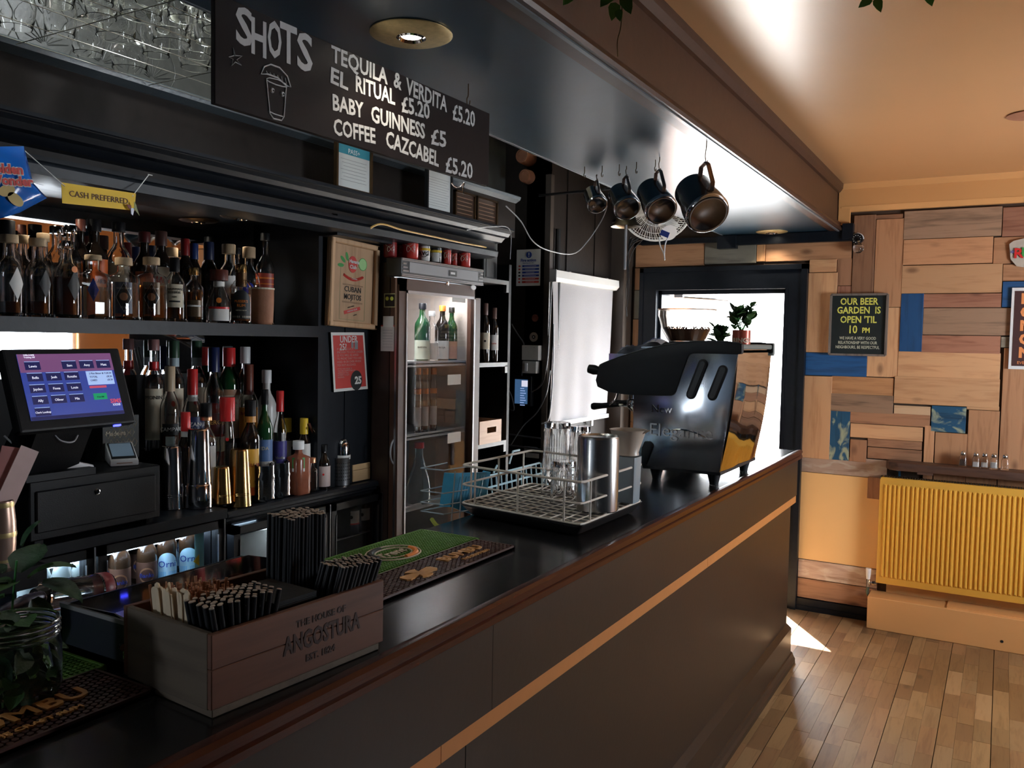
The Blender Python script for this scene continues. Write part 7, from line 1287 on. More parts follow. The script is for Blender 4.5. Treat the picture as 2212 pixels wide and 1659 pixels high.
kb = [mp(a, c, YM-.014) for a, c in ((645, 1445), (690, 1440), (748, 1285), (742, 1262), (715, 1240), (680, 1238), (655, 1290))]; part(t, 'front_leg_cover', HB, lambda b: b.prism(kb, (0, .03, 0)).bevel(.003, 2), smooth=True, ang=30)
part(t, 'drip_tray', BRUSH, lambda b: b.box((-1.42, YM+.03, 1.16), (-1.20, YB-.03, 1.195))); part(t, 'bottom_trim', HB, lambda b: b.box((-1.24, YM-.006, 1.143), (-.922, YB+.005, 1.154)))
for x_, y_ in ((-.955, YM+.025), (-.955, YB-.06), (-1.19, YM+.025), (-1.19, YB-.06)): part(t, 'foot', HB, lambda b: b.tube([(x_, y_, ZB), (x_, y_, ZB+.01), (x_, y_, 1.146)], [.017, .018, .028], 16), smooth=True, ang=50)
kn = mp(262, 640, YM+.03); part(t, 'steam_knob', PLB, lambda b: b.tube([kn+Vector((.03, 0, 0)), kn+Vector((-.006, 0, .006)), kn+Vector((-.030, 0, .010))], [.014, .021, .018], 14), smooth=True, ang=50)
for yy in (YM+.13, YM+.36):
    g = Vector((-1.335, yy, 1.405)); part(t, 'group_head', CHROME, lambda b: (b.lathe([(0, -.02), (.028, -.02), (.031, -.012), (.031, .0), (.024, .006), (.024, .04), (0, .04)], 24, Matrix.Translation(g))), smooth=True, ang=40)
    pf = part(t, 'portafilter', CHROME, lambda b: (b.lathe([(0, -.046), (.012, -.046), (.026, -.034), (.031, -.026), (.031, -.018), (0, -.018)], 20, Matrix.Translation(g)), b.tube([g+Vector((-.025, 0, -.026)), g+Vector((-.075, 0, -.024))], .006, 8), b.tube([g+Vector((0, 0, -.046)), g+Vector((.0, 0, -.058)), g+Vector((.012, 0, -.068))], .006, 8)), smooth=True, ang=40)
    part(pf, 'filter_handle', PLB, lambda b: b.tube([g+Vector((-.07, 0, -.024)), g+Vector((-.10, 0, -.026)), g+Vector((-.15, 0, -.032)), g+Vector((-.185, 0, -.036)), g+Vector((-.195, 0, -.037))], [.009, .012, .0125, .016, .013], 14), smooth=True, ang=50)
part(t, 'steam_wand', CHROME, lambda b: b.tube(smooth_path([(-1.375, YM+.05, 1.45), (-1.385, YM+.045, 1.41), (-1.41, YM+.04, 1.385)], 5), .005, 8), smooth=True)
# cloth on the machine
CLO = mat('checked_cloth', (.45, .47, .52), .9, bump=.3, bscale=200, var=.25, scale=25)
def cloth(b):
    n, m_ = 16, 10; V = []
    for i in range(n+1):
        f = i/n; x = -1.385+.20*f; zt_ = 1.575+.062*f; V.append([b.bm.verts.new((x, YM+.02+.16*j/m_, zt_+.010+.030*math.sin(math.pi*f)**.5*math.sin(math.pi*min(1, j/m_+.25))*(1+.35*math.sin(9*f+3*j/m_))+.006*math.sin(7*j+5*f))) for j in range(m_+1)])
    for A, B in zip(V, V[1:]):
        for k in range(m_): b.bm.faces.new((A[k], A[k+1], B[k+1], B[k]))
    bmesh.ops.solidify(b.bm, geom=b.bm.faces[:], thickness=.003)
t2 = thing('bar_cloth', 'crumpled grey-blue checked cloth lying on the sloping front of the coffee machine', 'cloth', (-1.3, YM+.1, 1.60)); part(t2, 'cloth_sheet', CLO, cloth, smooth=True)
def stripes(b):
    for i in range(2, 15, 2):
        f = i/16; x = -1.385+.20*f; zt_ = 1.575+.062*f; b.tube([(x, YM+.02+.16*j/10, zt_+.0135+.030*math.sin(math.pi*f)**.5*math.sin(math.pi*min(1, j/10+.25))*(1+.35*math.sin(9*f+3*j/10))+.006*math.sin(7*j+5*f)) for j in range(11)], .0014, 4)
part(t2, 'blue_stripes', mat('cloth_blue', (.10, .15, .30), .9), stripes)
# bean hopper of a grinder behind the machine
YG = 4.02; hl, hr_ = Py(1424, 700, YG), Py(1545, 700, YG); hc = (hl+hr_)/2; rH = (hr_-hl).length/2; zt_, zm_, zb_ = Py(1480, 668, YG).z, Py(1480, 709, YG).z, Py(1480, 737, YG).z
t = thing('coffee_grinder', 'coffee grinder with clear bowl hopper part filled with dark beans behind the machine', 'coffee grinder', (hc.x, YG, ZB))
hp_ = [(rH*.98, zt_-ZB), (rH, zt_-ZB-.03), (rH*.95, (zt_+zm_)/2-ZB), (rH*.86, zm_-ZB-.005), (rH*.62, zb_-ZB)]
part(t, 'hopper', glass('hopper_glass', (.96, .93, .88), .03), lambda b: b.lathe(hp_+[(r-.003, z) for r, z in hp_[::-1]], 40), smooth=True, local=True, ang=50); part(t, 'hopper_lid', mat('lid_smoke', (.55, .30, .18), .2, var=0, trans=.6), lambda b: b.lathe([(0, zt_-ZB+.004), (rH*1.01, zt_-ZB), (rH*1.01, zt_-ZB-.006), (0, zt_-ZB-.002)], 40), smooth=True, local=True)
part(t, 'grinder_body', HB, lambda b: (b.lathe([(0, 0), (.10, 0), (.10, .04), (.085, .06), (.085, zb_-ZB-.05), (rH*.6, zb_-ZB), (0, zb_-ZB)], 28)), smooth=True, local=True, ang=40)
BEAN = mat('coffee_bean', (.045, .018, .008), .35, var=.3)
def beans(b):
    for k in range(420):
        a = random.random()*6.283; zz = zb_-ZB+.004+(zm_-zb_)*random.random()*1.02; f_ = (zz-(zb_-ZB))/(zm_-zb_); rm = (rH*.60+rH*.24*f_)-.010; r = rm*(1 if random.random() < .6 else math.sqrt(random.random()))
        b.lathe([(0, -.005), (.0035, -.002), (.0035, .002), (0, .005)], 6, Matrix.Translation((r*math.cos(a), r*math.sin(a), zz)) @ Matrix.Rotation(random.random()*3, 4, 'X') @ Matrix.Rotation(random.random()*3, 4, 'Z'))
    b.lathe([(0, zb_-ZB+.001), (rH*.60, zb_-ZB+.001), (rH*.84-.004, zm_-ZB-.004), (0, zm_-ZB-.002)], 28)
part(t, 'coffee_beans', BEAN, beans, local=True, kind='stuff')
# plants on the machine
lb_ = []
for k in range(3):
    b = leafmesh(.045+.008*k, .016+.003*k, .25); o = b.build('leaf', mat('succulent_green', (.04, .10, .03), .3, var=.5, scale=20), None, True); lb_.append(o.data); bpy.data.objects.remove(o)
def plant(name, label, px_, z0_, potr, poth, pm_, n, spread, rise, seed, y=3.45):
    random.seed(seed); t = thing(name, label, 'plant', (px_, y, z0_)); part(t, 'pot', pm_, lambda b: b.lathe([(0, 0), (potr, 0), (potr, poth), (potr-.003, poth), (potr-.004, .01), (0, .01)], 24), smooth=True, local=True, ang=50); part(t, 'soil', TERRA, lambda b: b.lathe([(0, poth-.012), (potr-.004, poth-.012), (0, poth-.010)], 20), local=True)
    for k in range(n):
        a = random.random()*6.28; e_ = Vector((spread*math.cos(a)*random.uniform(.3, 1), spread*math.sin(a)*random.uniform(.3, 1), poth+rise*random.uniform(.3, 1)))
        part(t, 'stem', GREEN, lambda b: b.tube([(0, 0, poth-.012), (e_.x*.5, e_.y*.5, poth+.4*(e_.z-poth)), e_], .0018, 5), local=True)
        for q in range(4):
            o = bpy.data.objects.new('leaf', lb_[q % 3]); COL.objects.link(o); o.parent = t; o.location = e_-Vector((0, 0, .01*q)); o.rotation_euler = (random.uniform(.5, 1.3), random.uniform(-.3, .3), a-1.57+q*1.6+random.uniform(-.4, .4)); sc = random.uniform(.7, 1.1); o.scale = (sc, sc, sc)
    random.seed(11); return t
pp = Py(1600, 740, 3.42); TIN = mat('tin_can_red', (.40, .08, .05), .3, .3, var=.2); pz_ = 1.6325
t = plant('potted_plant', 'glossy green succulent plant in a red tin can on the coffee machine', pp.x+.002, pz_, .036, Py(1600, 713, 3.42).z-pz_, TIN, 11, .055, .095, 3, 3.42)
text('RINGS', .026, None, CREAM, t, wrap_r=.036, a0=math.atan2(-3.42, -pp.x), z0=.03, offset=.0006)
pq = Py(1553, 740, 3.45); plant('potted_plant', 'small dark leafy plant between the hopper and the red tin can', pq.x, pz_, .018, .025, PLB, 7, .022, .05, 5, 3.45)
random.seed(21)
# ------------------------------------------------------------------ jugs on hooks under the soffit
JST = mat('jug_steel', (.20, .20, .21), .16, 1, var=.1, bump=.03, bscale=10)
def jug(hu, hv, cu, cv, r, L_, y, label, rimless=False):
    c = Py(cu, cv, y); ax = Vector((.50, -.52, -.60)).normalized(); top = c-ax*L_/2; up = Vector((0, 0, 1)); side = (up-ax*up.dot(ax)).normalized()
    M = Matrix.Translation(top) @ Matrix((ax.cross(side), side, ax)).transposed().to_4x4(); M = Matrix.Translation(top) @ Matrix((side.cross(ax), side, ax)).transposed().to_4x4()
    t = thing('milk_jug', label, 'jug', c, 0, 'steel milk jugs hanging over the bar')
    part(t, 'jug_body', JST, lambda b: b.lathe([(r*.80, .006), (r*.86, 0), (r*.88, .003), (r*.86, L_*.30), (r*.97, L_*.62), (r, L_*.90), (r*.97, L_*.975), (r*.90, L_), (r*.80, L_*1.0), (r*.76, L_*.985), (0, L_*.985)], 40, M), smooth=True, ang=50)
    part(t, 'jug_inside', JST, lambda b: b.lathe([(r*.80, .006), (r*.82, L_*.3), (r*.9, L_*.9), (0, L_*.93)], 32, M), smooth=True)
    part(t, 'base_ring', CHROME, lambda b: b.lathe([(r*.93, L_*.995), (r*.985, L_*.965), (r*1.01, L_*.93), (r*.99, L_*.90)], 40, M), smooth=True)
    h = [(0, r*.84, L_*.10), (0, r*1.20, L_*.02), (0, r*1.62, L_*.16), (0, r*1.66, L_*.26), (0, r*1.30, L_*.70), (0, r*.98, L_*.78)]
    part(t, 'jug_handle', mat('handle_steel', (.40, .30, .26), .25, 1, var=.05), lambda b: [b.tube([M @ Vector((x_, q[1], q[2])) for q in h], r*.045, 6) for x_ in (-r*.07, 0, r*.07)], smooth=True)
    e = M @ Vector((0, r*1.62, L_*.14)); hk = MB(); hk.tube(smooth_path([(e.x, e.y, 2.339), (e.x, e.y, 2.339-.3*(2.339-e.z)), (e.x-.004, e.y+.003, e.z+.02), (e.x+.002, e.y, e.z-.006), (e.x+.006, e.y-.004, e.z+.004)], 5), .0016, 6); tag(hk.build('jug_hook', DBRASS, None, True), 'hook carrying the %s' % label.split(' hanging')[0], 'hook', 'hooks carrying the jugs')
jug(1287, 372, 1285, 430, .043, .095, 3.25, 'smallest steel milk jug hanging leftmost under the soffit')
jug(1357, 363, 1347, 434, .054, .120, 3.15, 'medium steel milk jug hanging second from the left under the soffit')
jug(1428, 353, 1417, 433, .062, .145, 3.05, 'large steel milk jug hanging second from the right under the soffit')
jug(1510, 336, 1513, 437, .075, .160, 2.85, 'biggest steel milk jug with brown reflecting base hanging rightmost under the soffit')
for i, (u, v) in enumerate(((1263, 360), (1301, 358), (1338, 355), (1375, 350), (1416, 345))):
    p = Pz(u, v, 2.339); hook(p, .0016, .042, 'empty hook in the soffit row behind the jugs, %s from the left' % ('first', 'second', 'third', 'fourth', 'fifth')[i], 'empty soffit hooks')
# bell and rod
p = Py(1352, 490, 4.2); t = thing('brass_bell', 'dull brass bell with long rod hanging behind the milk jugs', 'bell', p); rb = 33*depth(p)/F; hb = Py(1352, 445, 4.2).z-p.z
part(t, 'bell_body', mat('dull_brass', (.20, .17, .13), .3, 1, var=.2), lambda b: b.lathe([(rb*.93, .002), (rb, 0), (rb*.97, .006), (rb*.74, hb*.2), (rb*.60, hb*.5), (rb*.55, hb*.8), (rb*.42, hb), (0, hb*1.05), (0, hb), (rb*.38, hb*.95), (rb*.5, hb*.75), (rb*.55, hb*.5), (rb*.7, hb*.2), (rb*.93, .002)], 36, Matrix.Translation(p)), smooth=True, ang=60)
part(t, 'clapper_rod', PLGR, lambda b: b.cyl(p+Vector((0, 0, .02)), (p.x, p.y, Py(1352, 582, 4.2).z), .008, 8), smooth=True); part(t, 'bell_bracket', PLB, lambda b: b.tube([p+Vector((0, 0, hb)), (p.x, p.y, p.z+hb+.10), (-2.31, p.y+.05, p.z+hb+.10)], .008, 6))
# fan
p = Py(1418, 452, 4.75); t = thing('desk_fan', 'white round fan with wire guard hung under the ceiling behind the jugs', 'fan', p); FW = mat('fan_white', (.66, .65, .62), .4, var=.03); rf_ = 74*depth(p)/F
nrm = Vector((.30, -.80, -.55)).normalized(); sd_ = nrm.cross(Vector((0, 0, 1))).normalized(); MFn = Matrix.Translation(p) @ Matrix((sd_, nrm.cross(sd_), nrm)).transposed().to_4x4()
part(t, 'guard_ring', FW, lambda b: (b.tube([MFn @ Vector((rf_*math.cos(a), rf_*math.sin(a), 0)) for a in [k*.1571 for k in range(40)]], .007, 6, close=True)), smooth=True)
def guard(b):
    for k in range(72):
        a = 2*math.pi*k/72; b.tube([MFn @ Vector((rf_*f*math.cos(a+.25*f), rf_*f*math.sin(a+.25*f), .045*(1-f*f))) for f in (.25, .5, .75, 1)], .0016, 4)
    for f in (.45, .72, .9): b.tube([MFn @ Vector((rf_*f*math.cos(a), rf_*f*math.sin(a), .045*(1-f*f))) for a in [k*.209 for k in range(30)]], .0018, 4, close=True)
part(t, 'guard_wires', FW, guard, kind='stuff'); part(t, 'guard_badge', FW, lambda b: b.lathe([(0, .050), (rf_*.27, .048), (rf_*.27, .040), (0, .040)], 28, MFn), smooth=True)
for k in range(3): part(t, 'fan_blade', FW, lambda b: b.prism([MFn @ Matrix.Rotation(2.094*k, 4, 'Z') @ Vector(q) for q in ((.02, 0, 0), (rf_*.6, -rf_*.2, .015), (rf_*.85, 0, .02), (rf_*.8, rf_*.35, .0), (rf_*.3, rf_*.2, -.01))], nrm*.003))
part(t, 'motor_housing', FW, lambda b: b.lathe([(0, -.10), (.05, -.09), (.065, -.03), (.065, -.01), (0, -.005)], 24, MFn), smooth=True, ang=50); part(t, 'back_guard', FW, lambda b: [b.tube([MFn @ Vector((rf_*f*math.cos(a), rf_*f*math.sin(a), -.07*(1-f*f))) for f in (.3, .7, 1)], .0016, 4) for a in [k*.174 for k in range(36)]], kind='stuff')
part(t, 'mounting_arm', FW, lambda b: b.tube([p-nrm*.09, p+Vector((-.05, .25, .15)), (p.x-.1, 5.44, p.z+.2)], .015, 8), smooth=True)
pb_ = Py(1445, 503, 4.80); part(t, 'fan_base', FW, lambda b: b.lathe([(0, -.02), (.03, -.018), (.048, 0), (0, .002)], 28, Matrix.Translation(pb_) @ Matrix.Rotation(2.2, 4, 'X') @ Matrix.Rotation(.5, 4, 'Y')), smooth=True, ang=50); part(t, 'blue_label', BLUE, lambda b: b.obox(Matrix.Translation(Py(1436, 505, 4.735)) @ Matrix.Rotation(.4, 4, 'Y'), (.055, .002, .032)))
cable('fan_cord', 'white pull cord looping down from the fan', [Py(1424, 512, 4.78), Py(1426, 530, 4.78), Py(1434, 548, 4.78), Py(1436, 562, 4.78), Py(1435, 548, 4.78), Py(1437, 528, 4.78), Py(1442, 514, 4.78)], .004, STR)
def messw(b):
    random.seed(5)
    for k in range(16):
        pts = [Py(1385-2*k+random.uniform(-4, 8), 515+random.uniform(-4, 5), 5.36), Py(1362-k+random.uniform(-6, 6), 528+random.uniform(0, 18), 5.34), Py(1345+random.uniform(-5, 14), 570+random.uniform(0, 25), 5.33), Py(1345+random.uniform(-3, 10), 640+random.uniform(0, 50), 5.33)]; b.tube(smooth_path(pts, 4), .003, 4)
tag(MB_ := (lambda b: (messw(b), b.build('cable_bundle', PLG, None, True))[1])(MB()), 'tangle of dark cables down the corner post beside the blind', 'cables', kind='stuff'); random.seed(23)
# ------------------------------------------------------------------ far wall things
q0, q1 = Py(1797, 637, YW-.03), Py(1913, 768, YW-.03); t = thing('garden_notice', 'framed chalkboard OUR BEER GARDEN IS OPEN TIL 10PM on the plank wall', 'sign', ((q0.x+q1.x)/2, YW-.03, q1.z)); wN, hN = q1.x-q0.x, q0.z-q1.z; MN = basis('F', ((q0.x+q1.x)/2, YW-.035, (q0.z+q1.z)/2))
DRW = wood('driftwood', (.22, .18, .15), (.13, .10, .085), 'z', .6, knots=False)
part(t, 'chalkboard', mat('slate_green', (.012, .018, .018), .5, var=.15), lambda b: b.obox(MN, (wN-.01, hN-.01, .012)))
for x_, y_, a, c in ((-wN/2, 0, .012, hN), (wN/2, 0, .012, hN), (0, hN/2, wN, .012), (0, -hN/2, wN, .012)): part(t, 'frame_rail', DRW, lambda b: b.obox(MN @ Matrix.Translation((x_, y_, .006)), (a, c, .026)))
YCH = mat('yellow_lettering', (.70, .68, .12), .6, var=.1)
for tx, y, sz, x_ in (('OUR BEER', .38, .056, 0), ('GARDEN  IS', .235, .056, 0), ("OPEN 'TIL", .08, .056, 0), ('10', -.085, .066, -.03), ('PM', -.095, .042, .045)): text(tx, sz, MN @ Matrix.Translation((x_, y*hN, .007)), YCH, t, offset=.0012, sx=.82)
for tx, y in (('WE HAVE A VERY GOOD', -.225), ('RELATIONSHIP WITH OUR', -.30), ('NEIGHBOURS, BE RESPECTFUL', -.375)): text(tx, .0245, MN @ Matrix.Translation((0, y*hN, .007)), mat('cream_lettering', (.60, .60, .45), .6), t, sx=.74, offset=.0003)
# poster at the right edge
q0 = Py(2190, 622, YW-.025); q1 = Py(2182, 797, YW-.025); t = thing('orange_poster', 'framed dark maroon poster with orange block lettering cut by the right edge', 'poster', (q0.x+.2, YW-.03, q1.z)); MP2 = basis('F', (q0.x-.008+.21, YW-.03, (q0.z+q1.z)/2)); hP = q0.z-q1.z
part(t, 'white_frame', PLW, lambda b: b.obox(MP2, (.42, hP, .014))); part(t, 'poster_print', mat('poster_maroon', (.06, .022, .022), .5, var=.1), lambda b: b.obox(MP2 @ Matrix.Translation((0, 0, .006)), (.39, hP-.035, .006)))
for k, tx in enumerate(('LIVE', 'OPEN', 'MUSIC', 'QUIZ', 'NIGHTS')): text(tx, .075, MP2 @ Matrix.Translation((-.165, hP*(.36-.165*k), .010)), mat('peach_lettering', (.75, .27, .09), .5), t, offset=.004, align='LEFT')
text('EVERY WEEK', .022, MP2 @ Matrix.Translation((-.17, -hP*.42, .010)), MATS['peach_lettering'], t, align='LEFT')
q0 = Py(2180, 522, YW-.03); t = thing('open_sign', 'irregular clear plastic sign with red and green letters at the right edge', 'sign', (q0.x+.08, YW-.03, q0.z-.1)); ir = [Py(u, v, YW-.03) for u, v in ((2180, 527), (2190, 520), (2212, 515), (2260, 515), (2275, 545), (2262, 575), (2215, 578), (2196, 575), (2183, 560))]
part(t, 'plastic_sheet', mat('sign_plastic', (.50, .45, .38), .15, var=.2, bump=.6, bscale=12, coat=1), lambda b: b.prism(ir, (0, .006, 0))); text('R', .075, basis('F', Py(2200, 548, YW-.037)), REDC, t, offset=.002); text('UM', .075, basis('F', Py(2232, 546, YW-.037)), GREEN, t, offset=.002); text('*', .05, basis('F', Py(2187, 548, YW-.037)), BLUE, t)
# camera and bulb on the wall
p = Py(1851, 516, YW-.07); t = thing('security_camera', 'small round black camera on a white bracket under the crown', 'camera', p); part(t, 'camera_body', PLB, lambda b: b.lathe([(0, 0), (.030, 0), (.032, -.01), (.032, -.05), (0, -.055)], 28, Matrix.Translation(p) @ Matrix.Rotation(math.pi/2+.15, 4, 'X')), smooth=True, ang=40)
part(t, 'lens', glass('lens_glass', (.3, .3, .35)), lambda b: b.lathe([(0, .004), (.010, .002), (.012, 0)], 20, Matrix.Translation(p) @ Matrix.Rotation(math.pi/2+.15, 4, 'X')), smooth=True); part(t, 'led_dots', PLW, lambda b: [b.lathe([(0, .0015), (.0022, .001), (.0022, 0)], 8, Matrix.Translation(p) @ Matrix.Rotation(math.pi/2+.15, 4, 'X') @ Matrix.Translation((.021*math.cos(k*.628), .021*math.sin(k*.628), 0))) for k in range(10)])
part(t, 'bracket', PLW, lambda b: b.tube([p+Vector((.034*math.cos(a), .02, .034*math.sin(a))) for a in [k*.26 for k in range(13)]], .004, 6)); part(t, 'mount', PLW, lambda b: b.tube([p+Vector((0, .01, 0)), p+Vector((0, .055, -.01))], .015, 10))
p = Py(1854, 536, YW-.06); t = thing('clear_bulb', 'clear glass bulb hanging below the security camera', 'bulb', p); part(t, 'bulb_glass', G_CL, lambda b: b.lathe([(.010, .038), (.014, .028), (.028, .012), (.031, 0), (.027, -.016), (.014, -.028), (0, -.031), (0, -.029), (.013, -.0265), (.025, -.015), (.029, 0), (.026, .011), (.012, .027), (.008, .038)], 28, Matrix.Translation(p)), smooth=True, ang=60); part(t, 'bulb_cap', BRASS, lambda b: b.cyl(p+Vector((0, 0, .034)), p+Vector((0, .01, .062)), .011, 12), smooth=True, ang=40)
# radiator
rx0, rz1, rz0 = Py(1901, 1030, YW-.10).x, Py(1901, 1030, YW-.10).z, Py(1888, 1258, YW-.10).z; rx1 = 1.05; ry = YW-.10
RADM = mat('radiator_yellow', (.72, .38, .055), .4, bump=.05, bscale=40, var=.06)
t = thing('radiator', 'mustard yellow ribbed panel radiator under the shelf', 'radiator', ((rx0+rx1)/2, ry+.03, rz0))
part(t, 'panel', RADM, lambda b: b.box((rx0, ry, rz0), (rx1, ry+.016, rz1)).bevel(.004, 2), smooth=True, ang=30); part(t, 'rear_panel', RADM, lambda b: b.box((rx0, ry+.055, rz0), (rx1, ry+.070, rz1)))
part(t, 'top_grille', mat('grille_dark', (.10, .06, .03), .5), lambda b: ([b.box((rx0+.02+.0135*k, ry+.014, rz1-.004), (rx0+.027+.0135*k, ry+.068, rz1+.004)) for k in range(int((rx1-rx0-.03)/.0135))], b.box((rx0, ry, rz1-.012), (rx0+.008, ry+.07, rz1+.002))))
part(t, 'side_grille', RADM, lambda b: b.box((rx0, ry+.014, rz0), (rx0+.006, ry+.06, rz1)))
k = 0; x = rx0+.033
while x < rx1-.02 and k < 60:
    part(t, 'rib', RADM, lambda b: b.prism([(x-.0085, ry+.002, rz0+.03), (x-.003, ry-.010, rz0+.045), (x+.003, ry-.010, rz0+.045), (x+.0085, ry+.002, rz0+.03), (x+.0085, ry+.002, rz1-.03), (x+.003, ry-.010, rz1-.045), (x-.003, ry-.010, rz1-.045), (x-.0085, ry+.002, rz1-.03)][:4], (0, 0, .0)) if False else ribf(b, x))if False else None
    b = MB(); A_ = [(x-.0105, ry+.003), (x-.003, ry-.009), (x+.003, ry-.009), (x+.0105, ry+.003)]; lo = [b.bm.verts.new((a, c, rz0+.035+(.012 if i in (1, 2) else 0))) for i, (a, c) in enumerate(A_)]; hi = [b.bm.verts.new((a, c, rz1-.035-(.012 if i in (1, 2) else 0))) for i, (a, c) in enumerate(A_)]
    b.bm.faces.new(lo); b.bm.faces.new(hi[::-1])
    for i in range(4): b.bm.faces.new((lo[i], lo[(i+1) % 4], hi[(i+1) % 4], hi[i]))
    b.build('rib', RADM, t, False); x += .0215 if k % 2 == 0 else .0265; k += 1
v0 = Py(1876, 1240, ry+.02); part(t, 'valve_knob', PLW, lambda b: b.tube([v0+Vector((0, 0, .035)), v0+Vector((0, 0, .0)), v0+Vector((0, 0, -.03))], [.016, .014, .010], 12), smooth=True, ang=50); part(t, 'valve_body', CHROME, lambda b: (b.cyl(v0+Vector((0, 0, -.03)), v0+Vector((0, 0, -.075)), .010, 12), b.cyl(v0+Vector((0, 0, -.05)), v0+Vector((.045, 0, -.05)), .008, 10))); part(t, 'valve_nut', CHROME, lambda b: b.cyl(v0+Vector((.022, 0, -.05)), v0+Vector((.036, 0, -.05)), .014, 6))
part(t, 'valve_pipe', mat('green_copper_pipe', (.08, .10, .07), .5, .5, var=.4), lambda b: b.tube(smooth_path([v0+Vector((0, 0, -.07)), v0+Vector((0, 0, -.12)), v0+Vector((.03, 0, -.135)), v0+Vector((.085, 0, -.14)), v0+Vector((.10, 0, -.155)), v0+Vector((.10, 0, -.19))], 4), .009, 8), smooth=True)
bx = struct('trim_7', label='orange boxed-in pipe casing along the floor under the radiator'); part(bx, 'pipe_boxing', ORANGE, lambda b: b.box((-.632, 5.28, 0), (1.6, YW-.005, .188)).bevel(.003, 1)); part(bx, 'boxing_lid', ORANGE, lambda b: b.box((-.22, 5.30, .188), (1.6, YW-.005, .196))); part(bx, 'screw_hole', INK, lambda b: b.lathe([(0, 0), (.008, 0), (.008, .001), (0, .001)], 12, basis('F', (.055, 5.279, .055))))
# shelf above radiator
sx_ = Py(1918, 1000, YW-.12).x; sz_ = .965; t = thing('wall_shelf', 'rough dark brown live edge plank shelf above the radiator', 'shelf', (.3, YW-.1, sz_)); SHW = wood('dark_live_edge', (.085, .040, .025), (.04, .018, .012), 'x', .5, knots=False)
part(t, 'shelf_plank', SHW, lambda b: b.prism([(sx_, YW-.035, sz_-.025), (sx_-.012, YW-.09, sz_-.025), (sx_+.01, YW-.15, sz_-.025), (sx_+.06, YW-.175, sz_-.025), (sx_+.3, YW-.165, sz_-.025), (sx_+.6, YW-.18, sz_-.025), (1.1, YW-.17, sz_-.025), (1.1, YW-.018, sz_-.025), (sx_, YW-.018, sz_-.025)], (0, 0, .045)).bevel(.006, 2), smooth=True, ang=40)
part(t, 'bark_edge', SHW, lambda b: b.box((sx_+.16, YW-.172, sz_-.036), (sx_+.24, YW-.150, sz_-.024)))
for x_ in (sx_+.055, sx_+.80): part(t, 'bracket', mat('blue_bracket', (.02, .12, .25), .4), lambda b: (b.box((x_-.006, YW-.025, sz_-.13), (x_+.006, YW-.018, sz_-.025)), b.box((x_-.006, YW-.13, sz_-.032), (x_+.006, YW-.02, sz_-.025))))
SALT = mat('salt_white', (.80, .80, .78), .7); PEP = mat('pepper_brown', (.10, .055, .035), .8, var=.5, scale=400)
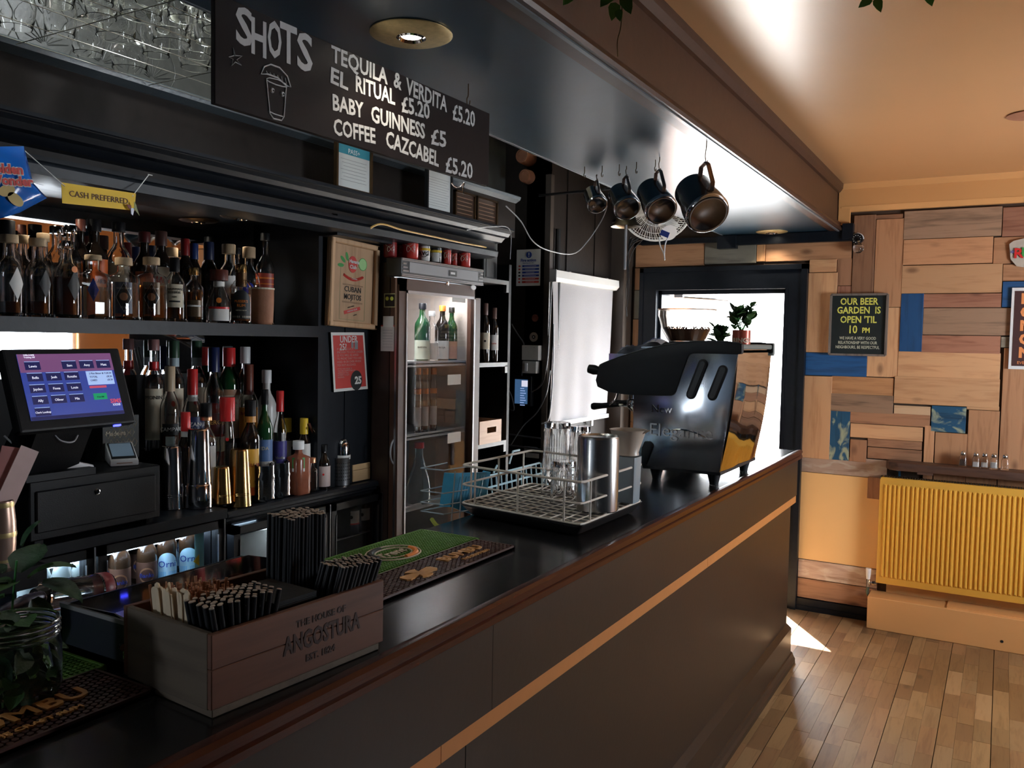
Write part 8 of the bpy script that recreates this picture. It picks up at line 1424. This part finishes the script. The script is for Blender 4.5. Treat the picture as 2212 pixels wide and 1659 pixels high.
for i, (u, m_, fl_, lb) in enumerate(((2080, PEP, .75, 'pepper shaker with steel top, leftmost on the wall shelf'), (2108, SALT, .62, 'salt shaker, first of the three salt shakers'), (2127, SALT, .60, 'salt shaker, middle of the three salt shakers'), (2147, SALT, .70, 'salt shaker, last of the three salt shakers'), (2171, None, 0, 'nearly empty clear shaker, rightmost on the wall shelf'))):
    p = Py(u, 1000, YW-.095-.01*(i % 2)); hS = .088; t = thing('salt_shaker', 'small glass '+lb, 'shaker', (p.x, YW-.095-.01*(i % 2), sz_+.0205), 0, 'glass shakers on the wall shelf')
    part(t, 'shaker_glass', G_CL, lambda b: b.lathe([(0, 0), (.019, 0), (.020, .004), (.018, hS*.62), (.013, hS*.74), (.0115, hS*.74), (.0165, hS*.60), (.0175, .007), (0, .006)], 24, sq=.4), smooth=True, local=True, ang=50); part(t, 'shaker_top', STEEL, lambda b: b.lathe([(.0135, hS*.72), (.0145, hS*.74), (.0145, hS*.88), (.010, hS*.97), (0, hS)], 20), smooth=True, local=True, ang=50)
    if m_: part(t, 'shaker_fill', m_, lambda b: b.lathe([(0, .0075), (.0165, .0075), (.0155, hS*.6*fl_), (0, hS*.6*fl_+.002)], 20, sq=.4), smooth=True, local=True, ang=50)
# ------------------------------------------------------------------ trailing ivy
IV = mat('ivy_green', (.035, .14, .02), .3, var=.5, scale=15); STM = mat('dry_stem', (.20, .14, .07), .7)
b = MB(); hp2 = [(0, 0), (.016, .006), (.020, .020), (.012, .042), (0, .060), (-.012, .042), (-.020, .020), (-.016, .006)]; b.prism([(x, 0, -z) for x, z in hp2], (0, .0008, 0)); il = b.build('leaf', IV); ild = il.data; bpy.data.objects.remove(il)
def vine(label, pts, leaves, y):
    P_ = [Py(u, v, y) for u, v in pts]; t = thing('ivy_strand', label, 'ivy', P_[0]); part(t, 'stem', STM, lambda b: b.tube(smooth_path(P_, 4), .0018, 5), smooth=True)
    for u, v, rz, sc in leaves:
        o = bpy.data.objects.new('leaf', ild); COL.objects.link(o); o.parent = t; o.matrix_basis = wmat(t).inverted() @ Matrix.Translation(Py(u, v, y-.005)) @ Matrix.Rotation(random.uniform(-.4, .4)+.5, 4, 'Z') @ Matrix.Rotation(rz, 4, 'Y') @ Matrix.Scale(sc, 4)
vine('artificial ivy strand with one bright leaf dangling over the beam at the top', [(1215, -20), (1210, 8), (1190, 22), (1175, 30)], [(1172, 28, .1, 1.0), (1165, -8, -.5, .6), (1235, -15, .6, .6)], 1.75)
vine('bare ivy stem hanging just right of the bright ivy leaf', [(1200, -20), (1208, 20), (1204, 45), (1199, 65)], [(1150, -12, .3, .6)], 1.76)
vine('dark ivy strand with drying stems hanging on the beam face', [(1340, -25), (1344, 20), (1341, 60), (1334, 90), (1335, 122)], [(1330, 5, .2, .75), (1347, -10, -.4, .8), (1325, -25, .6, .9), (1335, 20, -.2, .5)], 1.9)
vine('two green ivy leaves hanging at the top right over the orange ceiling', [(1890, -30), (1888, -10), (1885, 0)], [(1882, -6, .9, .62), (1893, -4, -.35, .62)], 2.3)
vine('tip of an ivy leaf at the top right edge of the picture', [(2000, -30), (2000, -14)], [(2003, -22, -.3, .7), (1985, -26, .8, .6)], 2.3)
